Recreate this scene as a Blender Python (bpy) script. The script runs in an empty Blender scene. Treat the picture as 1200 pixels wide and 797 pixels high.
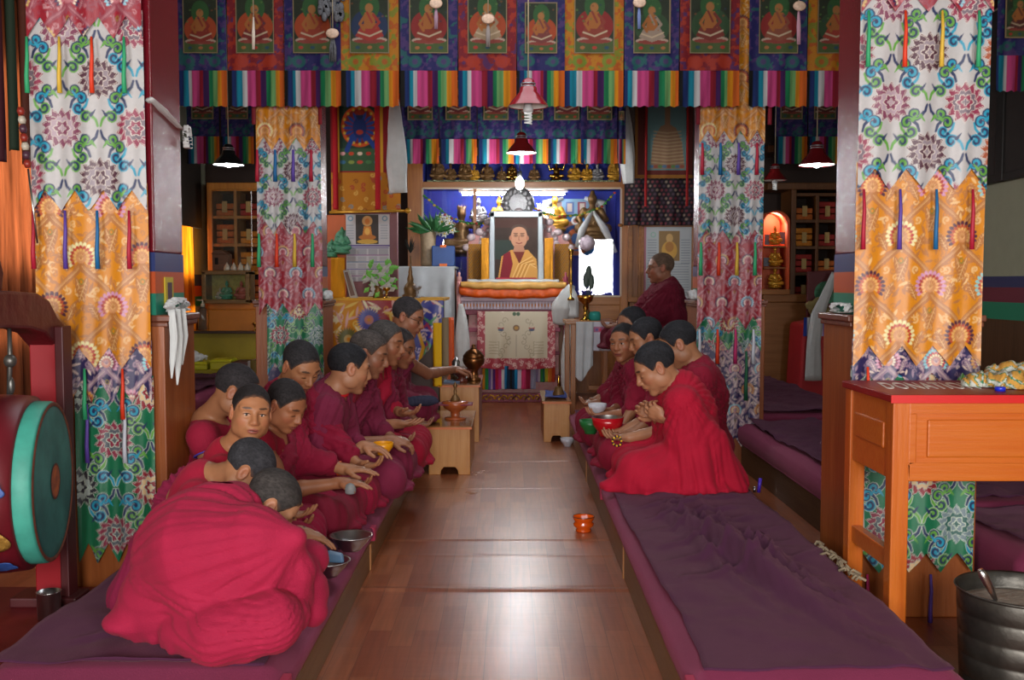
import bpy, math, random
import numpy as np
from mathutils import Vector, Matrix
C = bpy.context.scene.collection
rnd = random.Random(7)
NR = np.random.RandomState(5)
# ------------------------------------------------------------------ camera
F = 1167.0; CAMZ = 1.25
TH = math.atan(67.5/F); YW = 2.0/F
cam_d = bpy.data.cameras.new('camera'); cam = bpy.data.objects.new('camera', cam_d); C.objects.link(cam)
cam.location = (0,0,CAMZ); cam.rotation_euler = (math.pi/2-TH, 0, -YW)
cam_d.sensor_width = 36; cam_d.lens = F*36/1200; cam_d.clip_end = 200
bpy.context.scene.camera = cam
_R = Matrix.Rotation(-YW,3,'Z') @ Matrix.Rotation(math.pi/2-TH,3,'X')
def ray(px,py): return _R @ Vector(((px-600)/F,(398.5-py)/F,-1))
def P(px,py,Y):
    d = ray(px,py); t = Y/d.y
    return Vector((d.x*t, Y, CAMZ+d.z*t))
def G(px,py,z=0.0):
    d = ray(px,py); t = (z-CAMZ)/d.z
    return Vector((d.x*t, d.y*t, z))
def PX(px,Y): return P(px,331,Y).x
def PZ(py,Y): return P(600,py,Y).z
# ------------------------------------------------------------------ materials
def srgb(h):
    if isinstance(h,str):
        h=h.lstrip('#'); c=[int(h[i:i+2],16)/255 for i in (0,2,4)]
    else: c=list(h)
    return tuple((x/12.92 if x<=.04045 else ((x+.055)/1.055)**2.4) for x in c)
_mats = {}
def M(name, col='#808080', rough=.6, metal=0., noise=0., nscale=8., bump=0., bscale=40., spec=.5, emit=None, estr=0, alpha=None, coat=0., attr=False, sheen=0., trans=0., col2=None, stretch=(1,1,1), wave=None):
    if name in _mats: return _mats[name]
    m = bpy.data.materials.new(name); m.use_nodes=True; nt=m.node_tree; b=nt.nodes['Principled BSDF']
    c = srgb(col)+(1,)
    b.inputs['Base Color'].default_value=c
    b.inputs['Roughness'].default_value=rough; b.inputs['Metallic'].default_value=metal
    b.inputs['Specular IOR Level'].default_value=spec; b.inputs['Coat Weight'].default_value=coat
    if coat: b.inputs['Coat Roughness'].default_value=.12
    if sheen:
        b.inputs['Sheen Weight'].default_value=sheen; b.inputs['Sheen Roughness'].default_value=.5
        b.inputs['Sheen Tint'].default_value=(min(1,c[0]+.4),c[1]+.2,c[2]+.2,1)
    if trans: b.inputs['Transmission Weight'].default_value=trans
    if alpha is not None: b.inputs['Alpha'].default_value=alpha
    if emit:
        b.inputs['Emission Color'].default_value=srgb(emit)+(1,); b.inputs['Emission Strength'].default_value=estr
    tc = nt.nodes.new('ShaderNodeTexCoord'); mp = nt.nodes.new('ShaderNodeMapping'); nt.links.new(tc.outputs['Object'],mp.inputs['Vector'])
    mp.inputs['Scale'].default_value=stretch
    src=None
    if attr:
        a=nt.nodes.new('ShaderNodeAttribute'); a.attribute_name='Col'; src=a.outputs['Color']
    if noise or col2:
        n=nt.nodes.new('ShaderNodeTexNoise'); n.inputs['Scale'].default_value=nscale; n.inputs['Detail'].default_value=5; n.inputs['Roughness'].default_value=.6
        nt.links.new(mp.outputs[0],n.inputs['Vector'])
        if col2:
            mx=nt.nodes.new('ShaderNodeMix'); mx.data_type='RGBA'; mx.inputs['A'].default_value=c; mx.inputs['B'].default_value=srgb(col2)+(1,)
            r=nt.nodes.new('ShaderNodeValToRGB'); r.color_ramp.elements[0].position=.38; r.color_ramp.elements[1].position=.66
            nt.links.new(n.outputs['Fac'],r.inputs['Fac']); nt.links.new(r.outputs['Color'],mx.inputs['Factor']); src=mx.outputs['Result']
        if noise:
            hv=nt.nodes.new('ShaderNodeHueSaturation')
            mr=nt.nodes.new('ShaderNodeMapRange'); mr.inputs['From Min'].default_value=.25; mr.inputs['From Max'].default_value=.75
            mr.inputs['To Min'].default_value=1-noise; mr.inputs['To Max'].default_value=1+noise
            nt.links.new(n.outputs['Fac'],mr.inputs['Value']); nt.links.new(mr.outputs[0],hv.inputs['Value'])
            if src: nt.links.new(src,hv.inputs['Color'])
            else: hv.inputs['Color'].default_value=c
            src=hv.outputs['Color']
    if src: nt.links.new(src,b.inputs['Base Color'])
    if bump:
        n2=nt.nodes.new('ShaderNodeTexNoise'); n2.inputs['Scale'].default_value=bscale; n2.inputs['Detail'].default_value=4
        nt.links.new(mp.outputs[0],n2.inputs['Vector'])
        bp=nt.nodes.new('ShaderNodeBump'); bp.inputs['Strength'].default_value=bump; bp.inputs['Distance'].default_value=.01
        nt.links.new(n2.outputs['Fac'],bp.inputs['Height']); nt.links.new(bp.outputs[0],b.inputs['Normal'])
    _mats[name]=m; return m
def wood(name, col, col2, rough=.4, axis='z', coat=0., spec=.5):
    if name in _mats: return _mats[name]
    st={'z':(14,14,.9),'x':(.9,14,14),'y':(14,.9,14)}[axis]
    m=M(name,col,rough,col2=col2,nscale=2.2,stretch=st,coat=coat,bump=.12,bscale=6,spec=spec,noise=.12); return m
# ------------------------------------------------------------------ mesh helpers
def mesh_obj(name, v, f, mat, parent=None, smooth=False, cols=None, origin=None, bevel=0, normals=None):
    v=np.asarray(v,dtype=np.float32).reshape(-1,3)
    org = Vector((0,0,0))
    if parent is not None: org = parent_world(parent)
    elif origin is not None: org = Vector(origin)
    if v.size: v = v - np.array(org,dtype=np.float32)
    me=bpy.data.meshes.new(name)
    if isinstance(f,np.ndarray) and f.ndim==2:
        k=f.shape[1]; me.vertices.add(len(v)); me.vertices.foreach_set('co',v.ravel())
        me.loops.add(f.size); me.loops.foreach_set('vertex_index',f.astype(np.int32).ravel())
        me.polygons.add(len(f)); me.polygons.foreach_set('loop_start',np.arange(0,f.size,k,dtype=np.int32))
        me.update(calc_edges=True)
    else:
        me.from_pydata([tuple(map(float,x)) for x in v],[],[tuple(x) for x in f]); me.update()
    if smooth: me.polygons.foreach_set('use_smooth',np.ones(len(me.polygons),dtype=bool))
    if cols is not None:
        ca=me.color_attributes.new('Col','FLOAT_COLOR','POINT')
        a=np.ones((len(v),4),dtype=np.float32); a[:,:3]=cols; ca.data.foreach_set('color',a.ravel())
    if isinstance(mat,(list,tuple)):
        for m in mat: me.materials.append(m)
    else: me.materials.append(mat)
    o=bpy.data.objects.new(name,me); C.objects.link(o)
    if parent is not None: o.parent=parent
    elif origin is not None: o.location=org
    if bevel:
        b=o.modifiers.new('bevel','BEVEL'); b.width=bevel; b.segments=2; b.limit_method='ANGLE'; b.angle_limit=.7
    return o
def parent_world(p):
    r=Vector((0,0,0))
    while p is not None: r=r+p.location; p=p.parent
    return r
def thing(name, loc, label, cat, group=None):
    o=bpy.data.objects.new(name,None); C.objects.link(o); o.location=loc; o.empty_display_size=.05
    return tag(o,label,cat,group)
def tag(o,label,cat,group=None,kind=None):
    o['label']=label; o['category']=cat
    if group: o['group']=group
    if kind: o['kind']=kind
    return o
def struct(o, label=None):
    o['kind']='structure'
    if label: o['label']=label
    return o
class MB:
    def __init__(s): s.v=[]; s.f=[]; s.mi=[]; s.cur=0
    def add(s,v,f):
        b=len(s.v); s.v+= [tuple(x) for x in v]; s.f+= [tuple(i+b for i in q) for q in f]; s.mi+=[s.cur]*len(f); return s
    def box(s,x0,x1,y0,y1,z0,z1,rot=0,c=None,taper=0):
        x0,x1=min(x0,x1),max(x0,x1); y0,y1=min(y0,y1),max(y0,y1); z0,z1=min(z0,z1),max(z0,z1)
        t=taper
        v=[(x0,y0,z0),(x1,y0,z0),(x1,y1,z0),(x0,y1,z0),(x0+t,y0+t,z1),(x1-t,y0+t,z1),(x1-t,y1-t,z1),(x0+t,y1-t,z1)]
        if rot:
            cx,cy=c if c else ((x0+x1)/2,(y0+y1)/2); ca,sa=math.cos(rot),math.sin(rot)
            v=[(cx+(a-cx)*ca-(b-cy)*sa, cy+(a-cx)*sa+(b-cy)*ca, z) for a,b,z in v]
        return s.add(v,[(3,2,1,0),(4,5,6,7),(0,1,5,4),(1,2,6,5),(2,3,7,6),(3,0,4,7)])
    def lathe(s,prof,c=(0,0,0),n=24,axis='z',sc=(1,1)):
        v=[];f=[]; m=len(prof)
        for i in range(n):
            a=2*math.pi*i/n
            for r,h in prof:
                p=(r*math.cos(a)*sc[0],r*math.sin(a)*sc[1],h)
                if axis=='x': p=(p[2],p[0],p[1])
                if axis=='y': p=(p[0],p[2],p[1])
                v.append((p[0]+c[0],p[1]+c[1],p[2]+c[2]))
        for i in range(n):
            j=(i+1)%n
            for k in range(m-1):
                q=(i*m+k,j*m+k,j*m+k+1,i*m+k+1)
                if axis=='y': q=q[::-1]
                f.append(q)
        return s.add(v,f)
    def tube(s,pts,r,n=8,closed=False):
        pts=[Vector(p) for p in pts]; m=len(pts); rs=r if isinstance(r,(list,tuple)) else [r]*m
        v=[];f=[]; up=Vector((0,0,1))
        t0=(pts[1]-pts[0]).normalized()
        if abs(t0.dot(up))>.9: up=Vector((1,0,0))
        for i,p in enumerate(pts):
            t=(pts[(i+1)%m]-pts[i-1]) if closed else (pts[min(i+1,m-1)]-pts[max(i-1,0)])
            if t.length<1e-9: t=Vector((0,0,1))
            t.normalize(); a=up.cross(t)
            if a.length<1e-5: a=Vector((1,0,0)).cross(t)
            a.normalize(); b=t.cross(a); up=b.cross(t)*-1 if False else up
            for k in range(n):
                th=2*math.pi*k/n; v.append(tuple(p+(a*math.cos(th)+b*math.sin(th))*rs[i]))
        L=m if closed else m-1
        for i in range(L):
            i2=(i+1)%m
            for k in range(n):
                k2=(k+1)%n; f.append((i*n+k,i*n+k2,i2*n+k2,i2*n+k))
        if not closed: f.append(tuple(range(n))[::-1]); f.append(tuple((m-1)*n+k for k in range(n)))
        return s.add(v,f)
    def ell(s,c,r,n=16,m=10,rot=None):
        v=[];f=[]
        for i in range(m+1):
            ph=math.pi*i/m
            for k in range(n):
                th=2*math.pi*k/n; q=Vector((r[0]*math.sin(ph)*math.cos(th),r[1]*math.sin(ph)*math.sin(th),r[2]*math.cos(ph)))
                if rot: q=rot@q
                v.append((c[0]+q.x,c[1]+q.y,c[2]+q.z))
        for i in range(m):
            for k in range(n): f.append((i*n+k,(i+1)*n+k,(i+1)*n+(k+1)%n,i*n+(k+1)%n))
        return s.add(v,f)
    def prism(s,poly,plane,d0,d1):
        # polygon (a,b) pairs in a plane ('xz' extruded in y, 'yz' in x, 'xy' in z)
        n=len(poly); v=[]
        for d in (d0,d1):
            for a,b in poly: v.append({'xz':(a,d,b),'yz':(d,a,b),'xy':(a,b,d)}[plane])
        f=[tuple(range(n)),tuple(range(2*n-1,n-1,-1))]+[(i,(i+1)%n+0,(i+1)%n+n,i+n) for i in range(n)]
        return s.add(v,f)
    def build(s,name,mat,parent=None,smooth=False,bevel=0,origin=None):
        o=mesh_obj(name,s.v,s.f,mat,parent,smooth,origin=origin,bevel=bevel)
        if any(s.mi): o.data.polygons.foreach_set('material_index',s.mi)
        # consistent outward normals
        import bmesh
        bm=bmesh.new(); bm.from_mesh(o.data); bmesh.ops.remove_doubles(bm,verts=bm.verts,dist=1e-6); bmesh.ops.recalc_face_normals(bm,faces=bm.faces); bm.to_mesh(o.data); bm.free()
        if smooth=='auto':
            pass
        return o
def copy_tree(o,parent=None,loc=None,data=True):
    c=o.copy(); C.objects.link(c)
    if parent is not None: c.parent=parent
    if loc is not None: c.location=loc
    for ch in list(o.children): copy_tree(ch,c)
    return c
def noise2(x,y,seed=0):
    # smooth value noise (numpy)
    xi=np.floor(x).astype(np.int64); yi=np.floor(y).astype(np.int64); fx=x-xi; fy=y-yi
    fx=fx*fx*(3-2*fx); fy=fy*fy*(3-2*fy)
    def h(a,b):
        n=(a*374761393+b*668265263+seed*1442695041)&0x7fffffff; n=(n^(n>>13))*1274126177&0x7fffffff; return ((n^(n>>16))&0xffff)/65535.0
    return (h(xi,yi)*(1-fx)+h(xi+1,yi)*fx)*(1-fy)+(h(xi,yi+1)*(1-fx)+h(xi+1,yi+1)*fx)*fy
def fbm(x,y,seed=0,o=3):
    r=0;a=1;t=0
    for i in range(o): r=r+a*noise2(x*2**i,y*2**i,seed+i*17); t+=a; a*=.5
    return r/t
# ------------------------------------------------------------------ pattern canvas
class Canvas:
    def __init__(s,w,h,res,bg):
        s.w,s.h,s.res=w,h,res; s.nx=int(w/res)+2; s.ny=int(h/res)+2
        s.x=(np.arange(s.nx)*res)[None,:]; s.y=(np.arange(s.ny)*res)[:,None]
        s.a=np.empty((s.ny,s.nx,3),dtype=np.float32); s.a[:]=srgb(bg)
    def win(s,x0,x1,y0,y1):
        i0=max(0,int(x0/s.res)); i1=min(s.nx,int(x1/s.res)+2); j0=max(0,int(y0/s.res)); j1=min(s.ny,int(y1/s.res)+2)
        if i1<=i0 or j1<=j0: return None
        return slice(j0,j1),slice(i0,i1)
    def put(s,w,mask,col,a=1.):
        sub=s.a[w]; c=np.array(srgb(col),dtype=np.float32)
        if mask.dtype==bool: mask=mask.astype(np.float32)
        k=(mask*a)[...,None]; s.a[w]=sub*(1-k)+c*k
    def aa(s,d): return np.clip(.5-d/s.res,0,1)
    def disc(s,cx,cy,r,col,sy=1.,a=1.,rot=0.):
        R=r*max(1,sy); w=s.win(cx-R,cx+R,cy-R,cy+R)
        if w is None: return
        X=s.x[:,w[1]]-cx; Y=s.y[w[0]]-cy; X,Y=np.broadcast_arrays(X,Y)
        if rot: X,Y=X*math.cos(rot)+Y*math.sin(rot),-X*math.sin(rot)+Y*math.cos(rot)
        s.put(w,s.aa(np.hypot(X,Y/sy)-r),col,a)
    def rect(s,x0,x1,y0,y1,col,a=1.):
        w=s.win(x0,x1-s.res,y0,y1-s.res)
        if w is None: return
        sh=s.a[w].shape[:2]; s.put(w,np.ones(sh,dtype=np.float32),col,a)
    def stroke(s,pts,wd,col,a=1.):
        pts=np.asarray(pts,float); n=len(pts); ws=np.asarray(wd if np.ndim(wd) else [wd]*n,float)
        mw=ws.max(); w=s.win(pts[:,0].min()-mw,pts[:,0].max()+mw,pts[:,1].min()-mw,pts[:,1].max()+mw)
        if w is None: return
        X=s.x[:,w[1]]; Y=s.y[w[0]]; D=np.full(np.broadcast(X,Y).shape,9.)
        for i in range(n-1):
            ax,ay=pts[i]; bx,by=pts[i+1]; dx,dy=bx-ax,by-ay; L=dx*dx+dy*dy+1e-12
            t=np.clip(((X-ax)*dx+(Y-ay)*dy)/L,0,1)
            d=np.hypot(X-ax-t*dx,Y-ay-t*dy)-(ws[i]+(ws[i+1]-ws[i])*t)
            D=np.minimum(D,d)
        s.put(w,s.aa(D),col,a)
    def poly(s,pts,col,a=1.):
        pts=np.asarray(pts,float); w=s.win(pts[:,0].min(),pts[:,0].max(),pts[:,1].min(),pts[:,1].max())
        if w is None: return
        X,Y=np.broadcast_arrays(s.x[:,w[1]],s.y[w[0]]); ins=np.zeros(X.shape,bool); n=len(pts)
        for i in range(n):
            x1,y1=pts[i]; x2,y2=pts[(i+1)%n]
            if y1==y2: continue
            ins^=((y1>Y)!=(y2>Y))&(X<(x2-x1)*(Y-y1)/(y2-y1)+x1)
        s.put(w,ins,col,a)
    def polar(s,cx,cy,r,fn):
        w=s.win(cx-r*1.1,cx+r*1.1,cy-r*1.1,cy+r*1.1)
        if w is None: return
        X,Y=np.broadcast_arrays(s.x[:,w[1]]-cx,s.y[w[0]]-cy); d=np.hypot(X,Y)/r; t=np.arctan2(X,-Y); fn(w,d,t)
    def leaf(s,x,y,L,wd,ang,col,vein=None):
        t=np.linspace(0,1,9); dx,dy=math.cos(ang),math.sin(ang)
        s.stroke([(x+dx*L*k,y+dy*L*k) for k in t],[wd*math.sin(math.pi*min(1,k*.92+.08))+.0004 for k in t],col)
        if vein:
            s.stroke([(x+dx*L*k,y+dy*L*k) for k in (0.05,.9)],s.res*.45,vein)
            for k in (.2,.35,.5,.65,.8):
                q=wd*math.sin(math.pi*k)*.8
                for sg in (-1,1): s.stroke([(x+dx*L*k,y+dy*L*k),(x+dx*(L*k+q*.7)-dy*q*sg,y+dy*(L*k+q*.7)+dx*q*sg)],s.res*.35,vein,.8)
    def speckle(s,amt,seed=1,sc=60):
        n=fbm(s.x*sc+0*s.y,s.y*sc+0*s.x,seed)-.5; s.a*=(1+amt*2*n)[...,None]; np.clip(s.a,0,1,out=s.a)
def spiral(cx,cy,r,a0,turns,sgn=1,n=26,grow=0):
    out=[]
    for i in range(n):
        t=i/(n-1); a=a0+sgn*turns*2*math.pi*t; rr=r*(1-.82*t); out.append((cx+rr*math.cos(a),cy+rr*math.sin(a)))
    return out
def lotus(cv,cx,cy,r,A,B,Lt):
    def tri(t,n,ph=0): return np.abs(((t*n/(2*np.pi)+ph)%1)*2-1)
    def f(w,d,t):
        o=.74+.26*tri(t,14)**1.0
        cv.put(w,(d<o),Lt,.8); cv.put(w,(d<o-.04),A)
        sw=np.sin(t*14+d*16)
        cv.put(w,((d<o-.08)&(d>.55)&(sw>.72)),Lt,.7)
        o2=.50+.12*tri(t,10,.5)
        cv.put(w,(d<o2),Lt,.8); cv.put(w,(d<o2-.035),B)
        o3=.30+.14*tri(t,6,.5)
        cv.put(w,(d<o3),Lt); cv.put(w,(d<o3-.06),A)
        o4=.12+.1*tri(t,4); cv.put(w,(d<o4),Lt); cv.put(w,(d<o4-.05),B)
    cv.polar(cx,cy,r,f)
def curl(cv,x,y,sz,sx,sy,c1,c2,edge=None):
    # an S-shaped cloud scroll starting at x,y and opening to sx,sy
    pts=[(x,y),(x+sx*sz*.1,y+sy*sz*.35),(x+sx*sz*.35,y+sy*sz*.62)]+[(x+sx*(sz*.62+(px)),y+sy*(sz*.5+(py))) for px,py in spiral(0,0,sz*.30,2.3,1.05,-1,18)]
    k=len(pts); wd=[sz*(.065+.10*math.sin(math.pi*min(1,(i/(k-1))*1.0))) for i in range(k)]; wd[-1]=sz*.11
    if edge: cv.stroke(pts,[q+sz*.035 for q in wd],edge)
    cv.stroke(pts,wd,c1); cv.stroke(pts[2:-3],[q*.45 for q in wd[2:-3]],c2)
    cv.stroke([(x+sx*sz*.35,y+sy*sz*.62),(x+sx*sz*.1,y+sy*sz*.95)],[sz*.10,sz*.02],c2)
def lotus_cloth(w,h,res,ground,silver,u,cols,x0=0.,y0=0.,seed=0,dim=False):
    cv=Canvas(w,h,res,ground); r=random.Random(seed); cv.speckle(.06,seed+3,90)
    navy,teal,grn='#1f2c55','#1f92b0','#5d9a3a'
    j=-1
    yy=y0-u*1.0
    while yy<h+u:
        odd=j%2
        DX_=1.5; i=-1; xx=x0+(u*.5*DX_ if odd else 0)-u*DX_
        while xx<w+u*DX_:
            a,b=cols[(i*3+j*2)%len(cols)] if not isinstance(cols,dict) else cols
            Lt=silver
            # scrolls halfway between the flowers
            mx=xx+u*DX_/2; p=(teal,navy) if (i+j)%2 else (grn,navy)
            for sg in (-1,1):
                curl(cv,mx+sg*u*.03,yy+u*.05,u*.36,sg*1,1,p[1],p[0],silver if dim else None)
                curl(cv,mx+sg*u*.03,yy-u*.05,u*.34,sg,-1,p[0],p[1],silver if dim else None)
                curl(cv,xx+sg*u*.18,yy-u*.42,u*.36,sg,-1,navy,grn if (i+j)%2 else teal,silver if dim else None)
                curl(cv,xx+sg*u*.2,yy+u*.42,u*.34,sg,1,teal if (i+j)%2 else grn,navy,silver if dim else None)
            lotus(cv,xx,yy,u*.43,a,b,Lt)
            xx+=u*DX_; i+=1
        yy+=u*1.0; j+=1
    return cv
def fan_cloth(w,h,res,ground,fol,hi,u,fans,core='#c98a58',x0=0.,y0=0.,seed=0):
    cv=Canvas(w,h,res,ground); r=random.Random(seed); cv.speckle(.05,seed+9,70)
    for k in range(int(w*h/(u*u)*42)):
        a,b=r.random()*w,r.random()*h
        if k%2: cv.stroke(spiral(a,b,u*(.05+.03*r.random()),r.random()*6.3,.9,r.choice((-1,1)),9),u*.014,r.choice([fol,fol,hi]),.75)
        else: cv.leaf(a,b,u*(.14+.1*r.random()),u*.028,r.random()*6.3,fol if k%3 else hi,None)
    yy=y0-u; j=0
    while yy<h+u*1.3:
        xx=x0+(u*.62 if j%2 else 0)-u*1.24; i=0
        while xx<w+u*1.3:
            for sg in (-1,1):
                t=np.linspace(0,1,14); tr=[(xx+sg*u*(.02+.6*math.sin(math.pi*.5*k)**1.3),yy+u*(.30+.75*k)) for k in t]
                cv.stroke(tr,[u*(.075-.03*k) for k in t],fol); cv.stroke(tr,[res*.5]*14,hi,.7)
                cv.stroke([(p[0]+sg*u*.035,p[1]) for p in tr],[res*.35]*14,hi,.5)
                cv.leaf(xx+sg*u*.12,yy+u*.55,u*.55,u*.085,math.pi/2-sg*-.55 if False else math.pi/2+sg*.35,fol,hi)
                cv.leaf(xx+sg*u*.30,yy+u*.40,u*.42,u*.075,-math.pi/2+sg*.45,fol,hi)
                cv.stroke(spiral(xx+sg*u*.48,yy+u*.18,u*.10,0,1,sg,14),u*.022,fol)
                cv.stroke(spiral(xx+sg*u*.30,yy+u*.80,u*.08,2,1,sg,14),u*.02,hi,.8)
            cv.disc(xx,yy+u*.62,u*.05,'#8a7a2c',1.3); cv.disc(xx,yy+u*.62,u*.028,ground,1.3)
            fa=fans[(i+j*2)%len(fans)]
            cx,cy=xx,yy+u*.12
            for rr,n,sz,cl in ((.27,15,.058,fa[0]),(.205,13,.048,fa[1]),(.15,11,.042,fa[2])):
                for q in range(n):
                    a=math.radians(-215+250*q/(n-1)); px,py=cx+u*rr*math.cos(a),cy+u*rr*math.sin(a)
                    cv.disc(px,py,u*sz*.62,cl,1.5,rot=a+math.pi/2)
            cv.disc(cx,cy,u*.115,core,1.1); cv.disc(cx,cy,u*.06,hi,1.2,.5)
            for q in range(5):
                a=math.radians(-150+120*q/4); cv.stroke([(cx,cy+u*.03),(cx+u*.1*math.cos(a),cy+u*.1*math.sin(a))],res*.4,fol)
            xx+=u*1.24; i+=1
        yy+=u*1.02; j+=1
    return cv
def sheet(name,cv,x0,x1,ztop,zbot,Yf,mat,parent,step=1,zig=None,wav=.006,wf=9.,ph=0.,thick=.0,vx=None):
    """cloth hanging in the XZ plane facing -Y; canvas u to the right, v down. zig(u01)->extra drop"""
    W=x1-x0; H=ztop-zbot; nx=max(2,int(W/cv.res/step)+1); ny=max(2,int(H/cv.res/step)+1)
    u=np.linspace(0,1,nx)[None,:]; v=np.linspace(0,1,ny)[:,None]
    drop=H+(zig(u) if zig else 0*u)
    X=x0+W*u+0*v; D=drop*v; Z=ztop-D
    yy=Yf+ wav*np.sin(u*wf*2+ph+v*1.3)*(.35+.65*v)+wav*.6*np.sin(u*wf*4.3+ph*2+v*3)*v
    yy=np.broadcast_to(yy,X.shape)
    ci=np.clip((X-x0)/cv.res,0,cv.nx-1).astype(int); cj=np.clip(D/cv.res,0,cv.ny-1).astype(int)
    cols=cv.a[cj,ci].reshape(-1,3)
    V=np.stack([X,yy,Z],-1).reshape(-1,3)
    I=np.arange(nx*ny).reshape(ny,nx); Fq=np.stack([I[1:,:-1],I[1:,1:],I[:-1,1:],I[:-1,:-1]],-1).reshape(-1,4)
    o=mesh_obj(name,V,Fq,mat,parent,True,cols)
    if thick:
        s=o.modifiers.new('t','SOLIDIFY'); s.thickness=thick; s.offset=1
    return o
# ------------------------------------------------------------------ figures: smooth fields turned into one continuous skin
def nv(v): v=np.asarray(v,float); return v/(np.linalg.norm(v)+1e-12)
class Fr:
    def __init__(s,o,R,sc=1.): s.o=np.asarray(o,float); s.R=np.asarray(R,float); s.s=sc
    def w(s,c): return s.o+s.s*(s.R@np.asarray(c,float))
    def loc(s,V): return ((V-s.o)@s.R)/s.s
def smin(a,b,k):
    h=np.clip(.5+.5*(b-a)/k,0,1); return b+(a-b)*h-k*h*(1-h)
def smax(a,b,k): return -smin(-a,-b,k)
class Field:
    def __init__(s,lo,hi,h):
        s.lo=np.asarray(lo,float); s.h=h; s.n=np.ceil((np.asarray(hi)-s.lo)/h).astype(int)+1
        s.d=np.full(s.n,1.0,dtype=np.float32); s.ax=[(s.lo[i]+np.arange(s.n[i])*h).astype(np.float32) for i in range(3)]
    def sub(s,lo,hi):
        i0=np.clip(np.floor((np.asarray(lo)-s.lo)/s.h).astype(int),0,s.n); i1=np.clip(np.ceil((np.asarray(hi)-s.lo)/s.h).astype(int)+1,0,s.n)
        if (i1<=i0).any(): return None
        sl=tuple(slice(a,b) for a,b in zip(i0,i1))
        return sl,s.ax[0][sl[0]][:,None,None],s.ax[1][sl[1]][None,:,None],s.ax[2][sl[2]][None,None,:]
    def comb(s,sl,d,k,op):
        if op=='+': s.d[sl]=smin(s.d[sl],d,k)
        else: s.d[sl]=smax(s.d[sl],-d,k)
    def ell(s,c,r,k=.01,op='+',R=None,fr=None):
        c=np.asarray(c,float); r=np.asarray(r,float)
        if fr is not None: c=fr.w(c); r=r*fr.s; R=fr.R if R is None else fr.R@R
        if R is None: R=np.eye(3)
        m=r.max()+k+3*s.h; q=s.sub(c-m,c+m)
        if q is None: return
        sl,X,Y,Z=q; X=X-c[0];Y=Y-c[1];Z=Z-c[2]
        a=(X*R[0,0]+Y*R[1,0]+Z*R[2,0]); b=(X*R[0,1]+Y*R[1,1]+Z*R[2,1]); e=(X*R[0,2]+Y*R[1,2]+Z*R[2,2])
        k0=np.sqrt((a/r[0])**2+(b/r[1])**2+(e/r[2])**2); k1=np.sqrt((a/r[0]**2)**2+(b/r[1]**2)**2+(e/r[2]**2)**2)+1e-9
        s.comb(sl,k0*(k0-1)/k1,k,op)
    def cap(s,a,b,ra,rb,k=.01,op='+',fr=None):
        if fr is not None: a=fr.w(a); b=fr.w(b); ra*=fr.s; rb*=fr.s
        a=np.asarray(a,float); b=np.asarray(b,float); m=max(ra,rb)+k+3*s.h
        q=s.sub(np.minimum(a,b)-m,np.maximum(a,b)+m)
        if q is None: return
        sl,X,Y,Z=q; e=b-a; L=(e@e)+1e-12
        t=np.clip(((X-a[0])*e[0]+(Y-a[1])*e[1]+(Z-a[2])*e[2])/L,0,1)
        d=np.sqrt((X-a[0]-t*e[0])**2+(Y-a[1]-t*e[1])**2+(Z-a[2]-t*e[2])**2)-(ra+(rb-ra)*t)
        s.comb(sl,d,k,op)
    def chain(s,pts,rs,k=.01,op='+'):
        for i in range(len(pts)-1): s.cap(pts[i],pts[i+1],rs[i],rs[i+1],k,op)
    def plane(s,o,n,k=.006):
        # cuts away where (p-o).n > 0
        n=nv(n); X,Y,Z=s.ax[0][:,None,None],s.ax[1][None,:,None],s.ax[2][None,None,:]
        s.d=smax(s.d,((X-o[0])*n[0]+(Y-o[1])*n[1]+(Z-o[2])*n[2]).astype(np.float32),k)
    def disp(s,fn,band=.035):
        I=np.nonzero(np.abs(s.d)<band)
        Pn=np.stack([s.ax[i][I[i]] for i in range(3)],-1).astype(float)
        s.d[I]-=fn(Pn).astype(np.float32)
    def mesh(s,smooth=1):
        d=s.d; neg=d<0
        c=np.zeros(np.array(d.shape)-1,dtype=np.uint8)
        for i in (0,1):
            for j in (0,1):
                for k in (0,1): c+=neg[i:i+c.shape[0],j:j+c.shape[1],k:k+c.shape[2]]
        act=(c>0)&(c<8); I=np.stack(np.nonzero(act),-1); N=len(I)
        if N==0: return np.zeros((0,3)),np.zeros((0,4),int)
        idx=np.full(act.shape,-1,dtype=np.int64); idx[tuple(I.T)]=np.arange(N)
        acc=np.zeros((N,3)); cnt=np.zeros(N)
        cor=[(0,0,0),(1,0,0),(0,1,0),(1,1,0),(0,0,1),(1,0,1),(0,1,1),(1,1,1)]
        V=[d[tuple((I+np.array(q)).T)] for q in cor]
        for a,b in ((0,1),(2,3),(4,5),(6,7),(0,2),(1,3),(4,6),(5,7),(0,4),(1,5),(2,6),(3,7)):
            m=(V[a]<0)!=(V[b]<0); t=V[a][m]/(V[a][m]-V[b][m])
            A=np.array(cor[a]);B=np.array(cor[b]); acc[m]+=A+(B-A)*t[:,None]; cnt[m]+=1
        vert=s.lo+(I+acc/cnt[:,None])*s.h
        Q=[]
        for ax in range(3):
            o1,o2=[(1,2),(2,0),(0,1)][ax]
            sa=[slice(None)]*3; sb=[slice(None)]*3; sa[ax]=slice(0,-1); sb[ax]=slice(1,None)
            m=neg[tuple(sa)]!=neg[tuple(sb)]
            for q in (o1,o2):
                z=[slice(None)]*3; z[q]=0; m[tuple(z)]=False; z[q]=-1; m[tuple(z)]=False
            J=np.stack(np.nonzero(m),-1)
            if len(J)==0: continue
            e1=np.zeros(3,int);e1[o1]=1; e2=np.zeros(3,int); e2[o2]=1
            quad=np.stack([idx[tuple((J-e1-e2).T)],idx[tuple((J-e2).T)],idx[tuple(J.T)],idx[tuple((J-e1).T)]],-1)
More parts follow.
